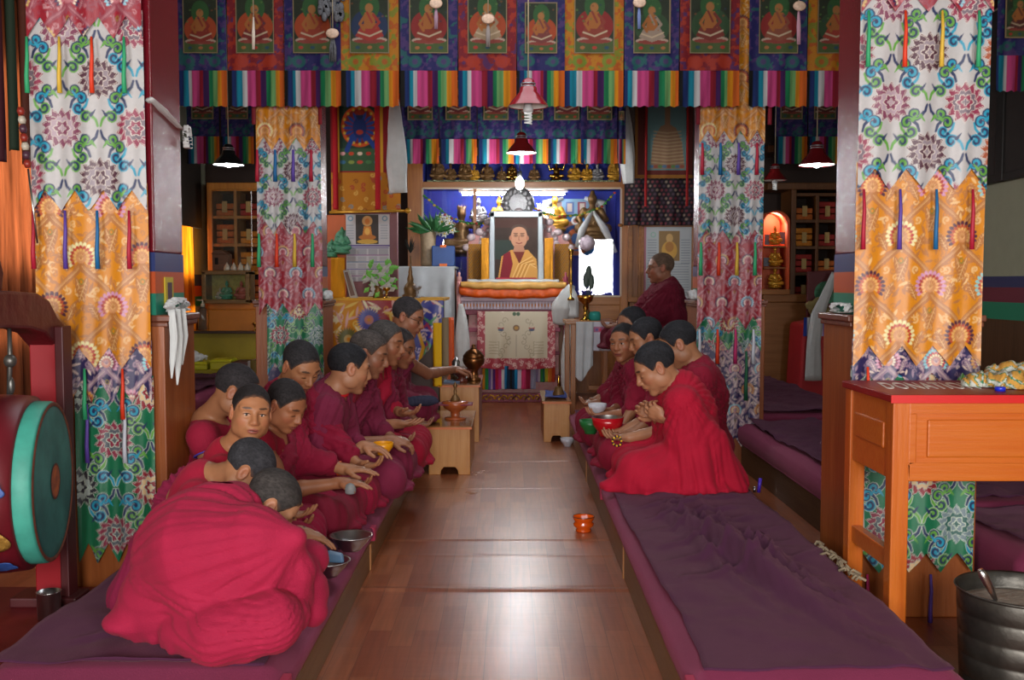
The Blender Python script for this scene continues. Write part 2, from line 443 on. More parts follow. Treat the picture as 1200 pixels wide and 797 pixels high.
            fl=~neg[tuple(J.T)]; quad[fl]=quad[fl][:,::-1]; Q.append(quad)
        Q=np.concatenate(Q)
        for _ in range(smooth):
            su=np.zeros_like(vert); n=np.zeros(len(vert))
            for a,b in ((0,1),(1,2),(2,3),(3,0)):
                np.add.at(su,Q[:,a],vert[Q[:,b]]); np.add.at(n,Q[:,a],1)
                np.add.at(su,Q[:,b],vert[Q[:,a]]); np.add.at(n,Q[:,b],1)
            vert=vert*.5+.5*su/n[:,None]
        return vert,Q
def folds(o,freq,amp,seed,d0=.03,d1=.2,bias=None):
    r=np.random.RandomState(seed); A=nv(r.randn(3)); B=nv(r.randn(3)); A2=nv(r.randn(3)); o=np.asarray(o,float); ph=r.rand(4)*6
    if bias is not None:
        bias=nv(bias); A=nv(A-bias*(A@bias)); B=nv(np.cross(bias,A))
    def f(p):
        q=p-o; L=np.linalg.norm(q,axis=1)+1e-6; u=q/L[:,None]
        w=.5*np.sin(p@A2*17+ph[0])+.35*np.sin(p@B*31+ph[1])
        a=u@A; b=u@B
        if bias is not None: an=np.arctan2(b,a); g=np.sin(an*freq/2.2+w*1.0+ph[2]); g2=np.sin(an*freq*1.1+w*1.8+ph[3]+L*7)
        else: g=np.sin(a*freq+w+ph[2]); g2=np.sin(b*freq*1.6+w*2+ph[3]+L*9)
        v=.62*(1-np.abs(g)**.8)+.38*(1-np.abs(g2)**.8)
        m=np.clip((L-d0)/(d1-d0),0,1)
        return amp*(.42-v)*m*(.6+.4*np.sin(p@A*13+ph[1]))
    return f
def head_frame(c,yaw,pitch,roll,s):
    f=np.array([math.cos(yaw)*math.cos(pitch),math.sin(yaw)*math.cos(pitch),-math.sin(pitch)])
    l=np.array([-math.sin(yaw),math.cos(yaw),0.]); u=np.cross(f,l)
    l2=l*math.cos(roll)+u*math.sin(roll); u2=np.cross(f,l2)
    return Fr(c,np.stack([f,l2,u2],1),s)
def head_field(fd,H,k=.012,fat=0.,openeye=False):
    E=lambda c,r,kk=k,op='+',R=None: fd.ell(c,r,kk,op,R,H)
    E((-.014,0,.032),(.096,.076,.084)); E((.018,0,.0),(.072,.068,.085),.02)
    E((.038,0,-.050),(.050+fat,.050+fat,.062),.03); E((.018,0,-.055),(.05,.058+fat,.045),.03)
    for y in (-1,1):
        E((.052,y*.036,-.022),(.030,.028,.026),.02)
        E((.005,y*.056,-.06),(.035,.014,.03),.02)
        fd.cap((.083,y*.012,.024),(.068,y*.05,.026),.010,.010,.014,'+',H)
        E((.100,y*.031,.004),(.017,.018,.012),.014,'-')
        E((.0715,y*.031,.002),(.015,.0175,.0115),.004)
        Re=np.array(Matrix.Rotation(y*.25,3,'Z')@Matrix.Rotation(-.15,3,'Y'))
        E((-.006,y*.080,-.006),(.021,.0085,.033),.006,'+',Re)
        E((.001,y*.0885,-.002),(.011,.007,.019),.005,'-',Re)
    E((.068,0,-.098),(.022,.024,.018),.02)
    fd.cap((.084,0,.016),(.107,0,-.026),.0085,.0125,.009,'+',H)
    for y in (-1,1): E((.099,y*.013,-.030),(.011,.0085,.008),.006)
    E((.087,0,-.052),(.016,.028,.014),.012)
    E((.0955,0,-.0565),(.0085,.021,.0055),.004); E((.093,0,-.068),(.009,.018,.0065),.004)
    E((.105,0,-.0620),(.013,.022,.0016),.003,'-')
SKINS={}
def face_cols(V,H,tone,open_eye=False,smile=0):
    base=np.array(srgb(tone)); c=np.tile(base,(len(V),1)); q=H.loc(V)
    n=fbm(V[:,0]*30+V[:,2]*11,V[:,1]*30+V[:,2]*27,3)-.5; c*=(1+.22*n)[:,None]
    red=np.array(srgb('#b5604c'))
    def mix(m,col,a):
        m=np.clip(m,0,1)[:,None]*a; c[:]=c*(1-m)+np.array(col)*m
    g=lambda cx,cy,cz,rx,ry,rz: 1-(((q[:,0]-cx)/rx)**2+((np.abs(q[:,1])-cy)/ry)**2+((q[:,2]-cz)/rz)**2)
    mix(g(.06,.042,-.028,.04,.03,.026)*1.2,red,.38); mix(g(.105,0,-.028,.02,.02,.02),red,.3); mix(g(-.005,.085,-.005,.03,.02,.04),red,.35)
    lip=np.array(srgb('#8c4443')); mix((g(.096,0,-.0625,.022,.025,.0125)*4),lip,.75)
    mix(g(.104,0,-.062,.02,.021,.0026)*4,np.array(srgb('#3a1816')),.8)
    # brows, lashes
    bz=.030-.10*np.clip(np.abs(q[:,1])-.04,0,1)
    br=(1-((q[:,2]-bz)/.0055)**2-((np.abs(q[:,1])-.033)/.021)**2)*3; br[q[:,0]<.04]=0; mix(br,np.array([.02,.014,.012]),.85)
    lz=-.0035-.0*q[:,1]
    la=(1-((q[:,2]-lz+.12*(np.abs(q[:,1])-.031)**2*20)/.0030)**2-((np.abs(q[:,1])-.031)/.0155)**2)*3; la[q[:,0]<.05]=0
    if not open_eye: mix(la,np.array([.02,.012,.01]),.9)
    return c
def hair_mesh(H,h,tone,seed,name,parent,bald=0.,skin=None):
    r=.15*H.s; fd=Field(H.o-r,H.o+r,h)
    E=lambda c,rr,kk=.012: fd.ell(c,rr,kk,'+',None,H)
    E((-.014,0,.032),(.0975,.0775,.0862)); E((.016,0,.004),(.0725,.0695,.085),.02)
    X,Y,Z=np.meshgrid(*fd.ax,indexing='ij'); q=H.loc(np.stack([X,Y,Z],-1).reshape(-1,3))
    zl=np.interp(q[:,0],[-.12,-.07,-.035,-.012,.012,.03,.045,.066,.1],[-.062,-.058,-.035,.004,.010,-.004,.036,.070,.088])
    wob=.002*np.sin(q[:,1]*230)+.002*np.sin(q[:,0]*260)+.0015*np.sin(q[:,1]*90+1)
    m=(zl-q[:,2]+wob+bald)*H.s*.8
    fd.d=smax(fd.d,m.reshape(fd.d.shape).astype(np.float32),.003)
    V,Q=fd.mesh(1)
    b=np.array(srgb(tone)); n=fbm(V[:,0]*190,V[:,1]*190+V[:,2]*230,seed,2); n2=fbm(V[:,0]*25,V[:,2]*25+V[:,1]*20,seed+5,2)
    cl=b*(0.30+1.1*n*(.5+.9*n2))[:,None]
    ql=H.loc(V); zz=np.interp(ql[:,0],[-.12,-.07,-.035,-.012,.012,.03,.045,.066,.1],[-.062,-.058,-.035,.004,.010,-.004,.036,.070,.088])+bald
    e=np.clip(1-(ql[:,2]-zz+.004*np.sin(ql[:,1]*190))/.020,0,1)[:,None]**1.3*.85; cl=cl*(1-e)+np.array(srgb('#6b4a38'))*e
    return mesh_obj(name,V,Q,M('hair_stubble','#222222',.75,attr=True,bump=.3,bscale=500,spec=.2),parent,True,cl)
def hand(fd,wr,d,pn,side,s,curl=.3,spread=.06,thumb=.6):
    """wrist, finger direction, palm normal (the side fingers curl to), side=+1/-1 where the thumb sits"""
    d=nv(d); pn=nv(np.asarray(pn)-d*(np.asarray(pn)@d)); t=np.cross(pn,d)*side
    p=lambda a,b,c: wr+s*(d*a+t*b+pn*c)
    fd.ell(p(.045,0,0),(.05*s,.038*s,.0145*s),.01,'+',np.stack([d,t,pn],1))
    fd.cap(p(-.01,0,0),p(.03,0,0),.024*s,.024*s,.012)
    for i,(off,L,r) in enumerate(((.029,.068,.0086),(.010,.076,.009),(-.010,.070,.0086),(-.028,.055,.0076))):
        a=p(.078-.006*abs(i-1),off,0); ang=0; cu=curl*(1+.12*i)
        fd.cap(p(.03,off*.7,0),a,.011*s,r*s*1.15,.007)
        for seg,fr in enumerate((.45,.30,.25)):
            ang+=cu*(1.,1.15,.8)[seg]
            dd=d*math.cos(ang)+pn*math.sin(ang)+t*(off/.03*spread)
            b=a+nv(dd)*L*fr*s; fd.cap(a,b,r*s*(1-.09*seg),r*s*(1-.09*(seg+1)),.003); a=b
    a=p(.018,.028,.004); b=a+s*.038*nv(d*.65+t*.75*max(.2,thumb)+pn*.35); c=b+s*.030*nv(d*.9+t*.25*thumb+pn*.35)
    fd.cap(a,b,.0135*s,.0105*s,.008); fd.cap(b,c,.0105*s,.0085*s,.003)
def ik(S,W,a,b,hint):
    D=W-S; L=np.linalg.norm(D)
    if L>(a+b)*.985: k=L/((a+b)*.985); a*=k; b*=k
    L=max(L,abs(a-b)+1e-3); x=(a*a-b*b+L*L)/(2*L); hh=math.sqrt(max(0,a*a-x*x)); u=nv(D)
    n=nv(np.asarray(hint)-u*(np.asarray(hint)@u)); return S+u*x+n*hh
def person(label,seat,yaw,s,head,hyaw,hpitch,hroll=0,rw=None,rd=None,rn=(0,0,1),lw=None,ld=None,ln=(0,0,1),kn=.26,kf=.26,bare=True,
           skin='#9c6a4c',robe='#8e1630',vest='#a81a30',hair='#2e2c30',bald=0.,h=.005,hb=.008,seed=1,group=None,trim=True,rcurl=.35,lcurl=.35,fold=.024,
           extra=None,glasses=False,openeye=False,undershirt=None,rhint=None,lhint=None,hands=True,hs=None,robef=None,fat=0.,skirt=None,collar=None,sleeve=1.,wide=1.,neck=None,upz=.13):
    F_=np.array([math.cos(yaw),math.sin(yaw),0.]); L_=np.array([-math.sin(yaw),math.cos(yaw),0.]); U_=np.array([0,0,1.])
    B=Fr(seat,np.stack([F_,L_,U_],1),s); root=thing('person',tuple(seat),label,'person',group)
    head=np.array(head,float); H=head_frame(head,hyaw,hpitch,hroll,hs or s)
    pel=B.w((0,0,.12)); up=nv(head-pel)
    N=head-(nv(.55*H.R[:,2]+.45*up)*upz+H.R[:,0]*.035)*(hs or s) if neck is None else np.array(neck,float)
    sp=nv(N-pel); ch=pel+(N-pel)*.62-F_*.03*s
    Ld=nv(L_-sp*(L_@sp)); sh=.158*s*wide
    SL=N-sp*.045*s+Ld*sh; SR=N-sp*.045*s-Ld*sh
    if rw is None: rw=B.w((.34,-.06,.17))
    if lw is None: lw=B.w((.34,.07,.17))
    rw=np.array(rw,float); lw=np.array(lw,float)
    rd=nv(rd if rd is not None else F_+L_*.6-U_*.1); ld=nv(ld if ld is not None else F_-L_*.6-U_*.1)
    eR=ik(SR,rw,.27*s,.245*s,rhint if rhint is not None else -L_*.6-U_*.8-F_*.1); eL=ik(SL,lw,.27*s,.245*s,lhint if lhint is not None else L_*.6-U_*.8-F_*.1)
    pts=np.array([pel,head,N,SL,SR,rw,lw,eR,eL,B.w((kf,kn,.05)),B.w((kf,-kn,.05)),B.w((kf+.1,0,0)),B.w((-.15,0,0))])
    # --- body
    lo=pts.min(0)-.13; hi=pts.max(0)+.13; hi[2]=max(hi[2],head[2]+.14*s)
    # hands need their own reach
    for w_,d_ in ((rw,rd),(lw,ld)): lo=np.minimum(lo,w_+d_*.16-.04); hi=np.maximum(hi,w_+d_*.16+.04)
    lo[2]=seat[2]
    fd=Field(lo,hi,h)
    head_field(fd,H,fat=fat)
    fd.cap(H.w((-.022,0,-.045)),N,.053*s,.056*s,.02); fd.cap(N,N-sp*.06*s,.056*s,.08*s,.03)
    fd.cap(SL,SR,.052*s,.052*s,.03); fd.ell(ch,np.array((.095,.14*wide,.19))*s,.04,'+',np.stack([nv(np.cross(Ld,sp)),Ld,sp],1)); fd.cap(pel,ch,.12*s,.11*s,.04)
    hip=[B.w((0,y*.09,.10)) for y in (-1,1)]; kne=[B.w((kf,y*kn,.075)) for y in (-1,1)]; ank=[B.w((kf*.95,-y*.03,.05)) for y in (-1,1)]
    for a,b,c in zip(hip,kne,ank): fd.chain([a,b,c],[.075*s,.05*s,.036*s],.02)
    for S_,e_,w_ in ((SR,eR,rw),(SL,eL,lw)):
        fd.chain([S_,S_+(e_-S_)*.5,e_],[.047*s,.042*s,.036*s],.02); m_=e_+(w_-e_)*.3; fd.chain([e_,m_,w_],[.036*s,.036*s,.024*s],.012)
    if hands:
        hand(fd,rw,rd,np.array(rn,float),1,s,rcurl); hand(fd,lw,ld,np.array(ln,float),-1,s,lcurl)
    V,Q=fd.mesh(1)
    cl=face_cols(V,H,skin,openeye)
    # the part sunk in the clothes is left as it is: one closed body
    body=mesh_obj('body',V,Q,M('skin','#9c6a4c',.48,attr=True,bump=.06,bscale=300,spec=.4),root,True,cl)
    hair_mesh(H,min(h,.0045),hair,seed,'hair',root,bald)
    # --- robe
    lo=pts.min(0)-(.2*s if not extra else .27*s+.06); hi=pts.max(0)+.2*s+.04; lo[2]=seat[2]-.012; hi[2]=max(N[2],SL[2],SR[2])+.12*s
    rf=Field(lo,hi,hb)
    Rt=np.stack([nv(np.cross(Ld,sp)),Ld,sp],1)
    rf.chain([pel,ch],[.150*s*wide,.135*s*wide],.05)
    rf.ell(ch,np.array((.118,.165*wide,.21))*s,.05,'+',Rt)
    rf.chain([N-sp*.075*s,SL],[.085*s,.068*s],.04)
    rf.chain([N-sp*.075*s,SR],[.085*s,.064*s],.04)
    if sleeve: rf.chain([SL,SL+(eL-SL)*.5,eL,eL+(lw-eL)*.62*sleeve],[.070*s,.072*s,.068*s,.050*s],.04)
    # cloth hanging between the covered arm and the lap
    rf.chain([SL-U_*.12*s,(SL+eL)/2-U_*.07*s,eL-U_*.05*s],[.07*s,.07*s,.05*s],.06)
    if not bare:
        rf.chain([SR,SR+(eR-SR)*.5,eR,eR+(rw-eR)*.62*sleeve],[.070*s,.072*s,.068*s,.050*s],.04)
        rf.chain([SR-U_*.12*s,(SR+eR)/2-U_*.07*s,eR-U_*.05*s],[.07*s,.07*s,.05*s],.06)
    else:
        Af=N+Ld*.035*s; e=(SR-sp*.17*s)-Af; e1,e2=-(e@Ld),e@sp; n=nv(-Ld*(-e2)+sp*e1)
        rf.plane(Af,n,.008)
        fw=nv(np.cross(Ld,sp))
        for q in (1,-1): rf.chain([Af+fw*q*.075*s-n*.03,Af+fw*q*.118*s+e*.45-n*.03,SR-sp*.2*s+fw*q*.075*s-n*.02],[.024*s,.022*s,.024*s],.02)
    # lap
    kz=.085
    rf.ell(B.w((-.01,0,.10)),np.array((.19,.205*wide,.13))*s,.05,'+',B.R)
    for y in (-1,1):
        kp=B.w((kf,y*kn,kz)); rf.chain([B.w((0,y*.09,.12)),kp],[.115*s,.088*s],.04)
        rf.chain([kp,B.w((kf*1.02,0,.06))],[.085*s,.066*s],.03)
    rf.ell(B.w((kf*.6,0,.08)),np.array((.2,kn*.9,.075))*s,.05,'+',B.R)
    rf.ell(B.w((kf*.5,0,.012)),np.array((kf*.5+.12,kn+.08,.035))*s,.03,'+',B.R)
    if skirt:
        for c,r in skirt: rf.ell(B.w(c),np.array(r)*s,.03,'+',B.R)
    if extra: extra(rf,B,dict(N=N,SL=SL,SR=SR,eR=eR,eL=eL,ch=ch,pel=pel,H=H,rw=rw,lw=lw,sp=sp,Ld=Ld))
    # folds
    fs=robef(B,dict(N=N,SL=SL,SR=SR,rw=rw,lw=lw,H=H)) if robef else [folds(SL+U_*.03,27,fold*s,seed,.02,.13,bias=(SL-(SR+pel)/2)), folds(B.w((-.02,0,.20)),24,fold*1.1*s,seed+3,.05,.2,bias=U_*1.+F_*.1)]
    z0=seat[2]+.22*s
    tp=[folds(SR+U_*.02,30,fold*.8*s,seed+11,.02,.12,bias=(SR-(SL+pel)/2)), folds(eR,18,fold*.5*s,seed+12,.02,.08), folds(eL,18,fold*.5*s,seed+13,.02,.08)] if not robef else []
    if len(tp) and fold<.022: tp=tp[1:]
    def fn(p):
        w=np.clip((p[:,2]-z0)/(.10*s)+.5,0,1); hem=np.clip(1-(p[:,2]-seat[2])/.05,0,1)
        r=(fs[0](p)+sum(q(p) for q in tp))*w+fs[1](p)*(1-w)
        lp=(p-B.o)@B.R; an=np.arctan2(lp[:,1],lp[:,0]); r+=hem*.006*np.sin(an*26+np.sin(an*7)*2)
        return r
    rf.disp(fn,.05)
    # neck opening and base
    rf.cap(N-sp*.015*s,N+nv(head-N)*.2*s,.060*s,.082*s,.012,'-')
    rf.cap(N+fwd_of(Ld,sp)*.02*s,N+fwd_of(Ld,sp)*.075*s-sp*.05*s,.052*s,.02*s,.01,'-')
    rf.d=np.maximum(rf.d,-(rf.ax[2]-seat[2]+.004)[None,None,:])
    V,Q=rf.mesh(1)
    o=mesh_obj('robe',V,Q,robe_mat(robe),root,True)
    # --- vest with short sleeve over the bare shoulder
    if bare:
        vf=Field(np.minimum(np.minimum(SL,SR),ch)-.25*s,np.maximum(np.maximum(SL,SR),N)+.2*s,hb*.8)
        vf.ell(ch,np.array((.105,.150*wide,.205))*s,.05,'+',Rt); vf.chain([N-sp*.07*s,SL],[.075*s,.056*s],.03); vf.chain([N-sp*.07*s,SR,SR+(eR-SR)*.16],[.078*s,.060*s,.058*s],.03)
        vf.disp(folds(SR,16,.006*s,seed+8,.02,.12,bias=SR-ch),.03)
        vf.cap(N-sp*.01*s,N+nv(head-N)*.2*s,.060*s,.08*s,.012,'-'); vf.cap(N+fwd_of(Ld,sp)*.02*s,N+fwd_of(Ld,sp)*.09*s-sp*.07*s,.05*s,.018*s,.01,'-')
        vf.plane(SR+(eR-SR)*.30,eR-SR,.003)
        V,Q=vf.mesh(1); vo=mesh_obj('vest',V,Q,robe_mat(vest),root,True)
        if trim:
            c=SR+(eR-SR)*.30; ax=nv(eR-SR); a1=nv(np.cross(ax,F_)); a2=np.cross(ax,a1); mb=MB()
            mb.tube([tuple(c+(a1*math.cos(t)+a2*math.sin(t))*.056*s-ax*.004) for t in np.linspace(0,2*math.pi,25)[:-1]],.0035,6,True)
            mb.build('piping',M('piping_violet','#4b3fa8',.6),root,True)
    if collar:
        mb=MB(); fw=fwd_of(Ld,sp); a2=nv(np.cross(fw,Ld))
        cc=N+sp*.012*s; pl=[]
        for t in np.linspace(0,2*math.pi,25)[:-1]: pl.append(tuple(cc+(fw*math.cos(t)+Ld*math.sin(t))*.064*s+a2*0))
        mb.tube(pl,.0075*s,6,True); mb.build('collar',M('collar_'+collar,collar,.7),root,True)
    if glasses:
        mb=MB()
        for y in (-1,1):
            mb.tube([tuple(H.w((.093,y*.033+.022*math.cos(t),.004+.017*math.sin(t)))) for t in np.linspace(0,2*math.pi,19)[:-1]],.0013,5,True)
            mb.tube([tuple(H.w(q)) for q in ((.091,y*.055,.008),(.05,y*.078,.010),(-.005,y*.084,.012))],.0016,5)
        mb.tube([tuple(H.w(q)) for q in ((.094,.011,.006),(.099,0,.009),(.094,-.011,.006))],.0013,5)
        mb.build('glasses',M('glasses_frame','#3a2d28',.3,metal=.6),root,True)
    if openeye:
        for y in (-1,1):
            mb=MB(); 
            R3=Matrix([list(r) for r in H.R])
            mb.ell(tuple(H.w((.0745,y*.031,.0015))),(.0125*H.s,.0152*H.s,.0062*H.s),14,8,R3); ey=mb.build('eye',M('eye_white','#c9beb4',.2),root,True)
            mb=MB(); mb.ell(tuple(H.w((.0812,y*.031-.001,.0015))),(.0066*H.s,.0068*H.s,.0062*H.s),12,8,R3); mb.build('iris',M('iris_dark','#140d0a',.08),ey,True)
            mb=MB(); mb.tube([tuple(H.w((.0865-.4*abs(t)**1.6,y*.031+t,.0078-14*t*t))) for t in np.linspace(-.0165,.0165,9)],[.0008+.0010*math.sin(math.pi*i/8) for i in range(9)],5); mb.build('eyelid',M('lash_dark','#2a1812',.6),root,True)
    return root,dict(H=H,B=B,SL=SL,SR=SR,eR=eR,eL=eL,N=N,rw=rw,lw=lw)
def fwd_of(Ld,sp): return nv(np.cross(Ld,sp))
def robe_mat(col):
    return M('robe_'+col.strip('#'),col,.82,noise=.10,nscale=9,bump=.25,bscale=260,spec=.18,sheen=.12)
# ------------------------------------------------------------------ the room
XL,XR,YF,YB,ZC=-3.6,4.0,-1.8,11.85,3.5
m_plaster=M('plaster','#94937c',.85,noise=.05)
m_dark=M('dark_wall','#3a2a24',.8,noise=.1)
m_wain=wood('wainscot','#5a3a20','#44290f',.5,'z')
def floor_material():
    m=bpy.data.materials.new('laminate_floor'); m.use_nodes=True; nt=m.node_tree; b=nt.nodes['Principled BSDF']; N=nt.nodes.new; Lk=nt.links.new
    tc=N('ShaderNodeTexCoord'); mp=N('ShaderNodeMapping'); mp.inputs['Rotation'].default_value=(0,0,math.pi/2); Lk(tc.outputs['Object'],mp.inputs[0])
    br=N('ShaderNodeTexBrick'); br.offset=.37; br.inputs['Scale'].default_value=1; br.inputs['Brick Width'].default_value=.42; br.inputs['Row Height'].default_value=.085
    br.inputs['Mortar Size'].default_value=.0012; br.inputs['Mortar Smooth'].default_value=.3; br.inputs['Bias'].default_value=-.1
    br.inputs['Color1'].default_value=srgb('#8a4628')+(1,); br.inputs['Color2'].default_value=srgb('#a6633f')+(1,); br.inputs['Mortar'].default_value=srgb('#6b3a22')+(1,)
    Lk(mp.outputs[0],br.inputs['Vector'])
    mp2=N('ShaderNodeMapping'); mp2.inputs['Scale'].default_value=(26,1.6,1); Lk(tc.outputs['Object'],mp2.inputs[0])
    n=N('ShaderNodeTexNoise'); n.inputs['Scale'].default_value=2.2; n.inputs['Detail'].default_value=6; n.inputs['Distortion'].default_value=.6; Lk(mp2.outputs[0],n.inputs['Vector'])
    mr=N('ShaderNodeMapRange'); mr.inputs['From Min'].default_value=.3; mr.inputs['From Max'].default_value=.7; mr.inputs['To Min'].default_value=.78; mr.inputs['To Max'].default_value=1.12; Lk(n.outputs['Fac'],mr.inputs[0])
    hv=N('ShaderNodeHueSaturation'); Lk(br.outputs['Color'],hv.inputs['Color']); Lk(mr.outputs[0],hv.inputs['Value']); Lk(hv.outputs[0],b.inputs['Base Color'])
    n3=N('ShaderNodeTexNoise'); n3.inputs['Scale'].default_value=3; n3.inputs['Detail'].default_value=6; Lk(tc.outputs['Object'],n3.inputs['Vector'])
    r3=N('ShaderNodeMapRange'); r3.inputs['To Min'].default_value=.24; r3.inputs['To Max'].default_value=.36; Lk(n3.outputs['Fac'],r3.inputs[0]); Lk(r3.outputs[0],b.inputs['Roughness'])
    n4=N('ShaderNodeTexNoise'); n4.inputs['Scale'].default_value=5; mp4=N('ShaderNodeMapping'); mp4.inputs['Scale'].default_value=(.6,3,1); Lk(tc.outputs['Object'],mp4.inputs[0]); Lk(mp4.outputs[0],n4.inputs['Vector'])
    bp=N('ShaderNodeBump'); bp.inputs['Strength'].default_value=.05; bp.inputs['Distance'].default_value=.02; Lk(n4.outputs['Fac'],bp.inputs['Height']); Lk(bp.outputs[0],b.inputs['Normal'])
    b.inputs['Specular IOR Level'].default_value=.9
    return m
m_floor=floor_material()
# floor: vinyl sheet with lifted seams running across the aisle
ys=sorted(set(list(np.arange(YF,YB+.01,.25))+[c+d for c in (3.99,4.04,4.50,4.78,6.0,6.9) for d in np.linspace(-.05,.05,13)]))
xs=[XL,-2,-1,-.65,-.3,0,.25,.5,.8,1.2,2,3,XR]
def fz(x,y):
    z=0
    for c,a,w in ((3.99,.007,.014),(4.04,-.002,.012),(4.50,.003,.012),(4.78,.006,.013),(6.0,.002,.01),(6.9,.003,.012)):
        z+=a*math.exp(-((y-c-.012*math.sin(x*4+c))/w)**2)*(1 if -.7<x<.6 else 0)
    return z
v=[(x,y,fz(x,y)) for y in ys for x in xs]; nx=len(xs)
f=[(j*nx+i,j*nx+i+1,(j+1)*nx+i+1,(j+1)*nx+i) for j in range(len(ys)-1) for i in range(nx-1)]
struct(mesh_obj('floor',v,f,m_floor,smooth=True))
def wallbox(name,mat,*b,**k):
    mb=MB()
    for q in b: mb.box(*q)
    return struct(mb.build(name,mat,**k))
# left wall has two windows behind curtains; right wall plain; front wall has two windows behind the camera and an unseen middle opening sized for its reflection in the case glass
LW=[(6.3,8.3,.75,2.75),(10.75,11.35,.85,2.0)]
wallbox('wall_left',m_plaster,(XL-.15,XL,YF,6.3,0,ZC),(XL-.15,XL,8.3,10.75,0,ZC),(XL-.15,XL,11.35,YB,0,ZC),(XL-.15,XL,6.3,8.3,0,.75),(XL-.15,XL,6.3,8.3,2.75,ZC),(XL-.15,XL,10.75,11.35,0,.85),(XL-.15,XL,10.75,11.35,2.0,ZC))
wallbox('wall_right',m_plaster,(XR,XR+.15,YF,YB,0,ZC))
wallbox('wall_back',m_dark,(XL-.15,XR+.15,YB,YB+.15,0,ZC))
WX0,WX1,WZ0,WZ1=1.42,2.18,.95,2.15; DW0,DW1,DZ0,DZ1=-.42,.42,.95,2.3
wallbox('wall_front',m_plaster,(XL-.15,-2.9,YF-.15,YF,0,ZC),(-1.6,DW0,YF-.15,YF,0,ZC),(DW1,WX0,YF-.15,YF,0,ZC),(WX1,XR+.15,YF-.15,YF,0,ZC),(DW0,DW1,YF-.15,YF,DZ1,ZC),(DW0,DW1,YF-.15,YF,0,DZ0),(WX0,WX1,YF-.15,YF,0,WZ0),(WX0,WX1,YF-.15,YF,WZ1,ZC),(-2.9,-1.6,YF-.15,YF,0,.95),(-2.9,-1.6,YF-.15,YF,2.3,ZC))
# ceiling with a lantern opening over the middle bay
SX0,SX1,SY0,SY1=-1.3,1.3,4.3,5.9
wallbox('ceiling',m_dark,(XL-.15,SX0,YF-.15,YB+.15,ZC,ZC+.1),(SX1,XR+.15,YF-.15,YB+.15,ZC,ZC+.1),(SX0,SX1,YF-.15,SY0,ZC,ZC+.1),(SX0,SX1,SY1,YB+.15,ZC,ZC+.1))
# beams resting on the pillars
m_beam=wood('beam','#6d2a22','#571e1a',.5,'x')
for i,(y0,y1) in enumerate(((3.62,3.98),(6.62,6.98))):
    wallbox('trim_%d'%(i+1),m_beam,(XL,XR,y0,y1,3.2,3.5))
# painted stripes and wainscot along the right wall
def wallstrips(name,x0,x1,ya,yb,zs):
    for k,(z0,z1,c) in enumerate(zs):
        mb=MB(); mb.box(x0,x1,ya,yb,z0,z1); struct(mb.build(name%(k+1),M('stripe_'+c.strip('#'),c,.7)))
wallstrips('trim_1%d',XR-.006,XR,YF,YB,[(1.21,1.30,'#33345c'),(1.09,1.21,'#6d2433'),(.95,1.09,'#1f7a58')])
mb=MB(); mb.box(XR-.02,XR,YF,YB,0,.95); struct(mb.build('baseboard_right',m_wain))
wallstrips('trim_2%d',XL,XL+.006,YF,YB,[(1.21,1.34,'#33345c'),(1.09,1.21,'#c8582c'),(.98,1.09,'#1f7a58')])
mb=MB(); mb.box(XL,XL+.02,YF,YB,0,.85); struct(mb.build('baseboard_left',m_wain))
# dark blind and rail over the right wall windows
t=thing('window_blind',(XR-.05,8,2.1),'dark fabric blind covering the upper part of the pale green wall','blind')
mb=MB(); mb.box(XR-.06,XR-.03,5.6,10.2,2.12,3.45); mb.build('fabric',M('blind_dark','#2a221f',.9,noise=.15),t)
mb=MB(); mb.box(XR-.075,XR-.03,5.6,10.2,2.06,2.12); mb.box(XR-.08,XR-.03,8.0,8.12,2.06,3.45); mb.build('rail',M('blind_rail','#17120f',.5),t,bevel=.004)
# ------------------------------------------------------------------ benches
m_bwood=wood('bench_wood','#7d5a33','#6a4826',.45,'y')
def cushion_mesh(x0,x1,y0,y1,z0,z1,seed,dome=.012):
    nx=max(8,int((x1-x0)/.03)); ny=max(8,int((y1-y0)/.03)); 
    x=np.linspace(0,1,nx)[None,:]+0*np.zeros((ny,1)); y=np.linspace(0,1,ny)[:,None]+0*x
    ed=np.minimum(np.minimum(x*(x1-x0),(1-x)*(x1-x0)),np.minimum(y*(y1-y0),(1-y)*(y1-y0)))
    X=x0+x*(x1-x0); Y=y0+y*(y1-y0)
    top=z1-.022*np.exp(-ed/.012)+dome*.2*(np.sin(math.pi*x)*np.sin(math.pi*y))+.006*(fbm(X*5,Y*5,seed)-.5)
    v=list(np.stack([X,Y,top],-1).reshape(-1,3)); I=lambda j,i:j*nx+i
    f=[(I(j,i),I(j,i+1),I(j+1,i+1),I(j+1,i)) for j in range(ny-1) for i in range(nx-1)]
    ring=[(0,i) for i in range(nx)]+[(j,nx-1) for j in range(1,ny)]+[(ny-1,i) for i in range(nx-2,-1,-1)]+[(j,0) for j in range(ny-2,0,-1)]
    n=len(ring); cx,cy=(x0+x1)/2,(y0+y1)/2; base=[I(*r) for r in ring]; prev=base
    for zf,bul in ((.75,.012),(.45,.018),(.15,.010),(0,-.004)):
        b=len(v)
        for k,(j,i) in enumerate(ring):
            p=v[base[k]]; q=np.array([p[0]+(bul if i==nx-1 else -bul if i==0 else 0),p[1]+(bul if j==ny-1 else -bul if j==0 else 0),z0+(z1-z0)*zf])
            q[0]+=.006*(fbm(q[1:2]*9,q[2:3]*20,seed+4)[0]-.5); v.append(q)
        cur=list(range(b,b+n)); f+=[(prev[k],cur[k],cur[(k+1)%n],prev[(k+1)%n]) for k in range(n)]; prev=cur
    f.append(tuple(prev)); return v,f
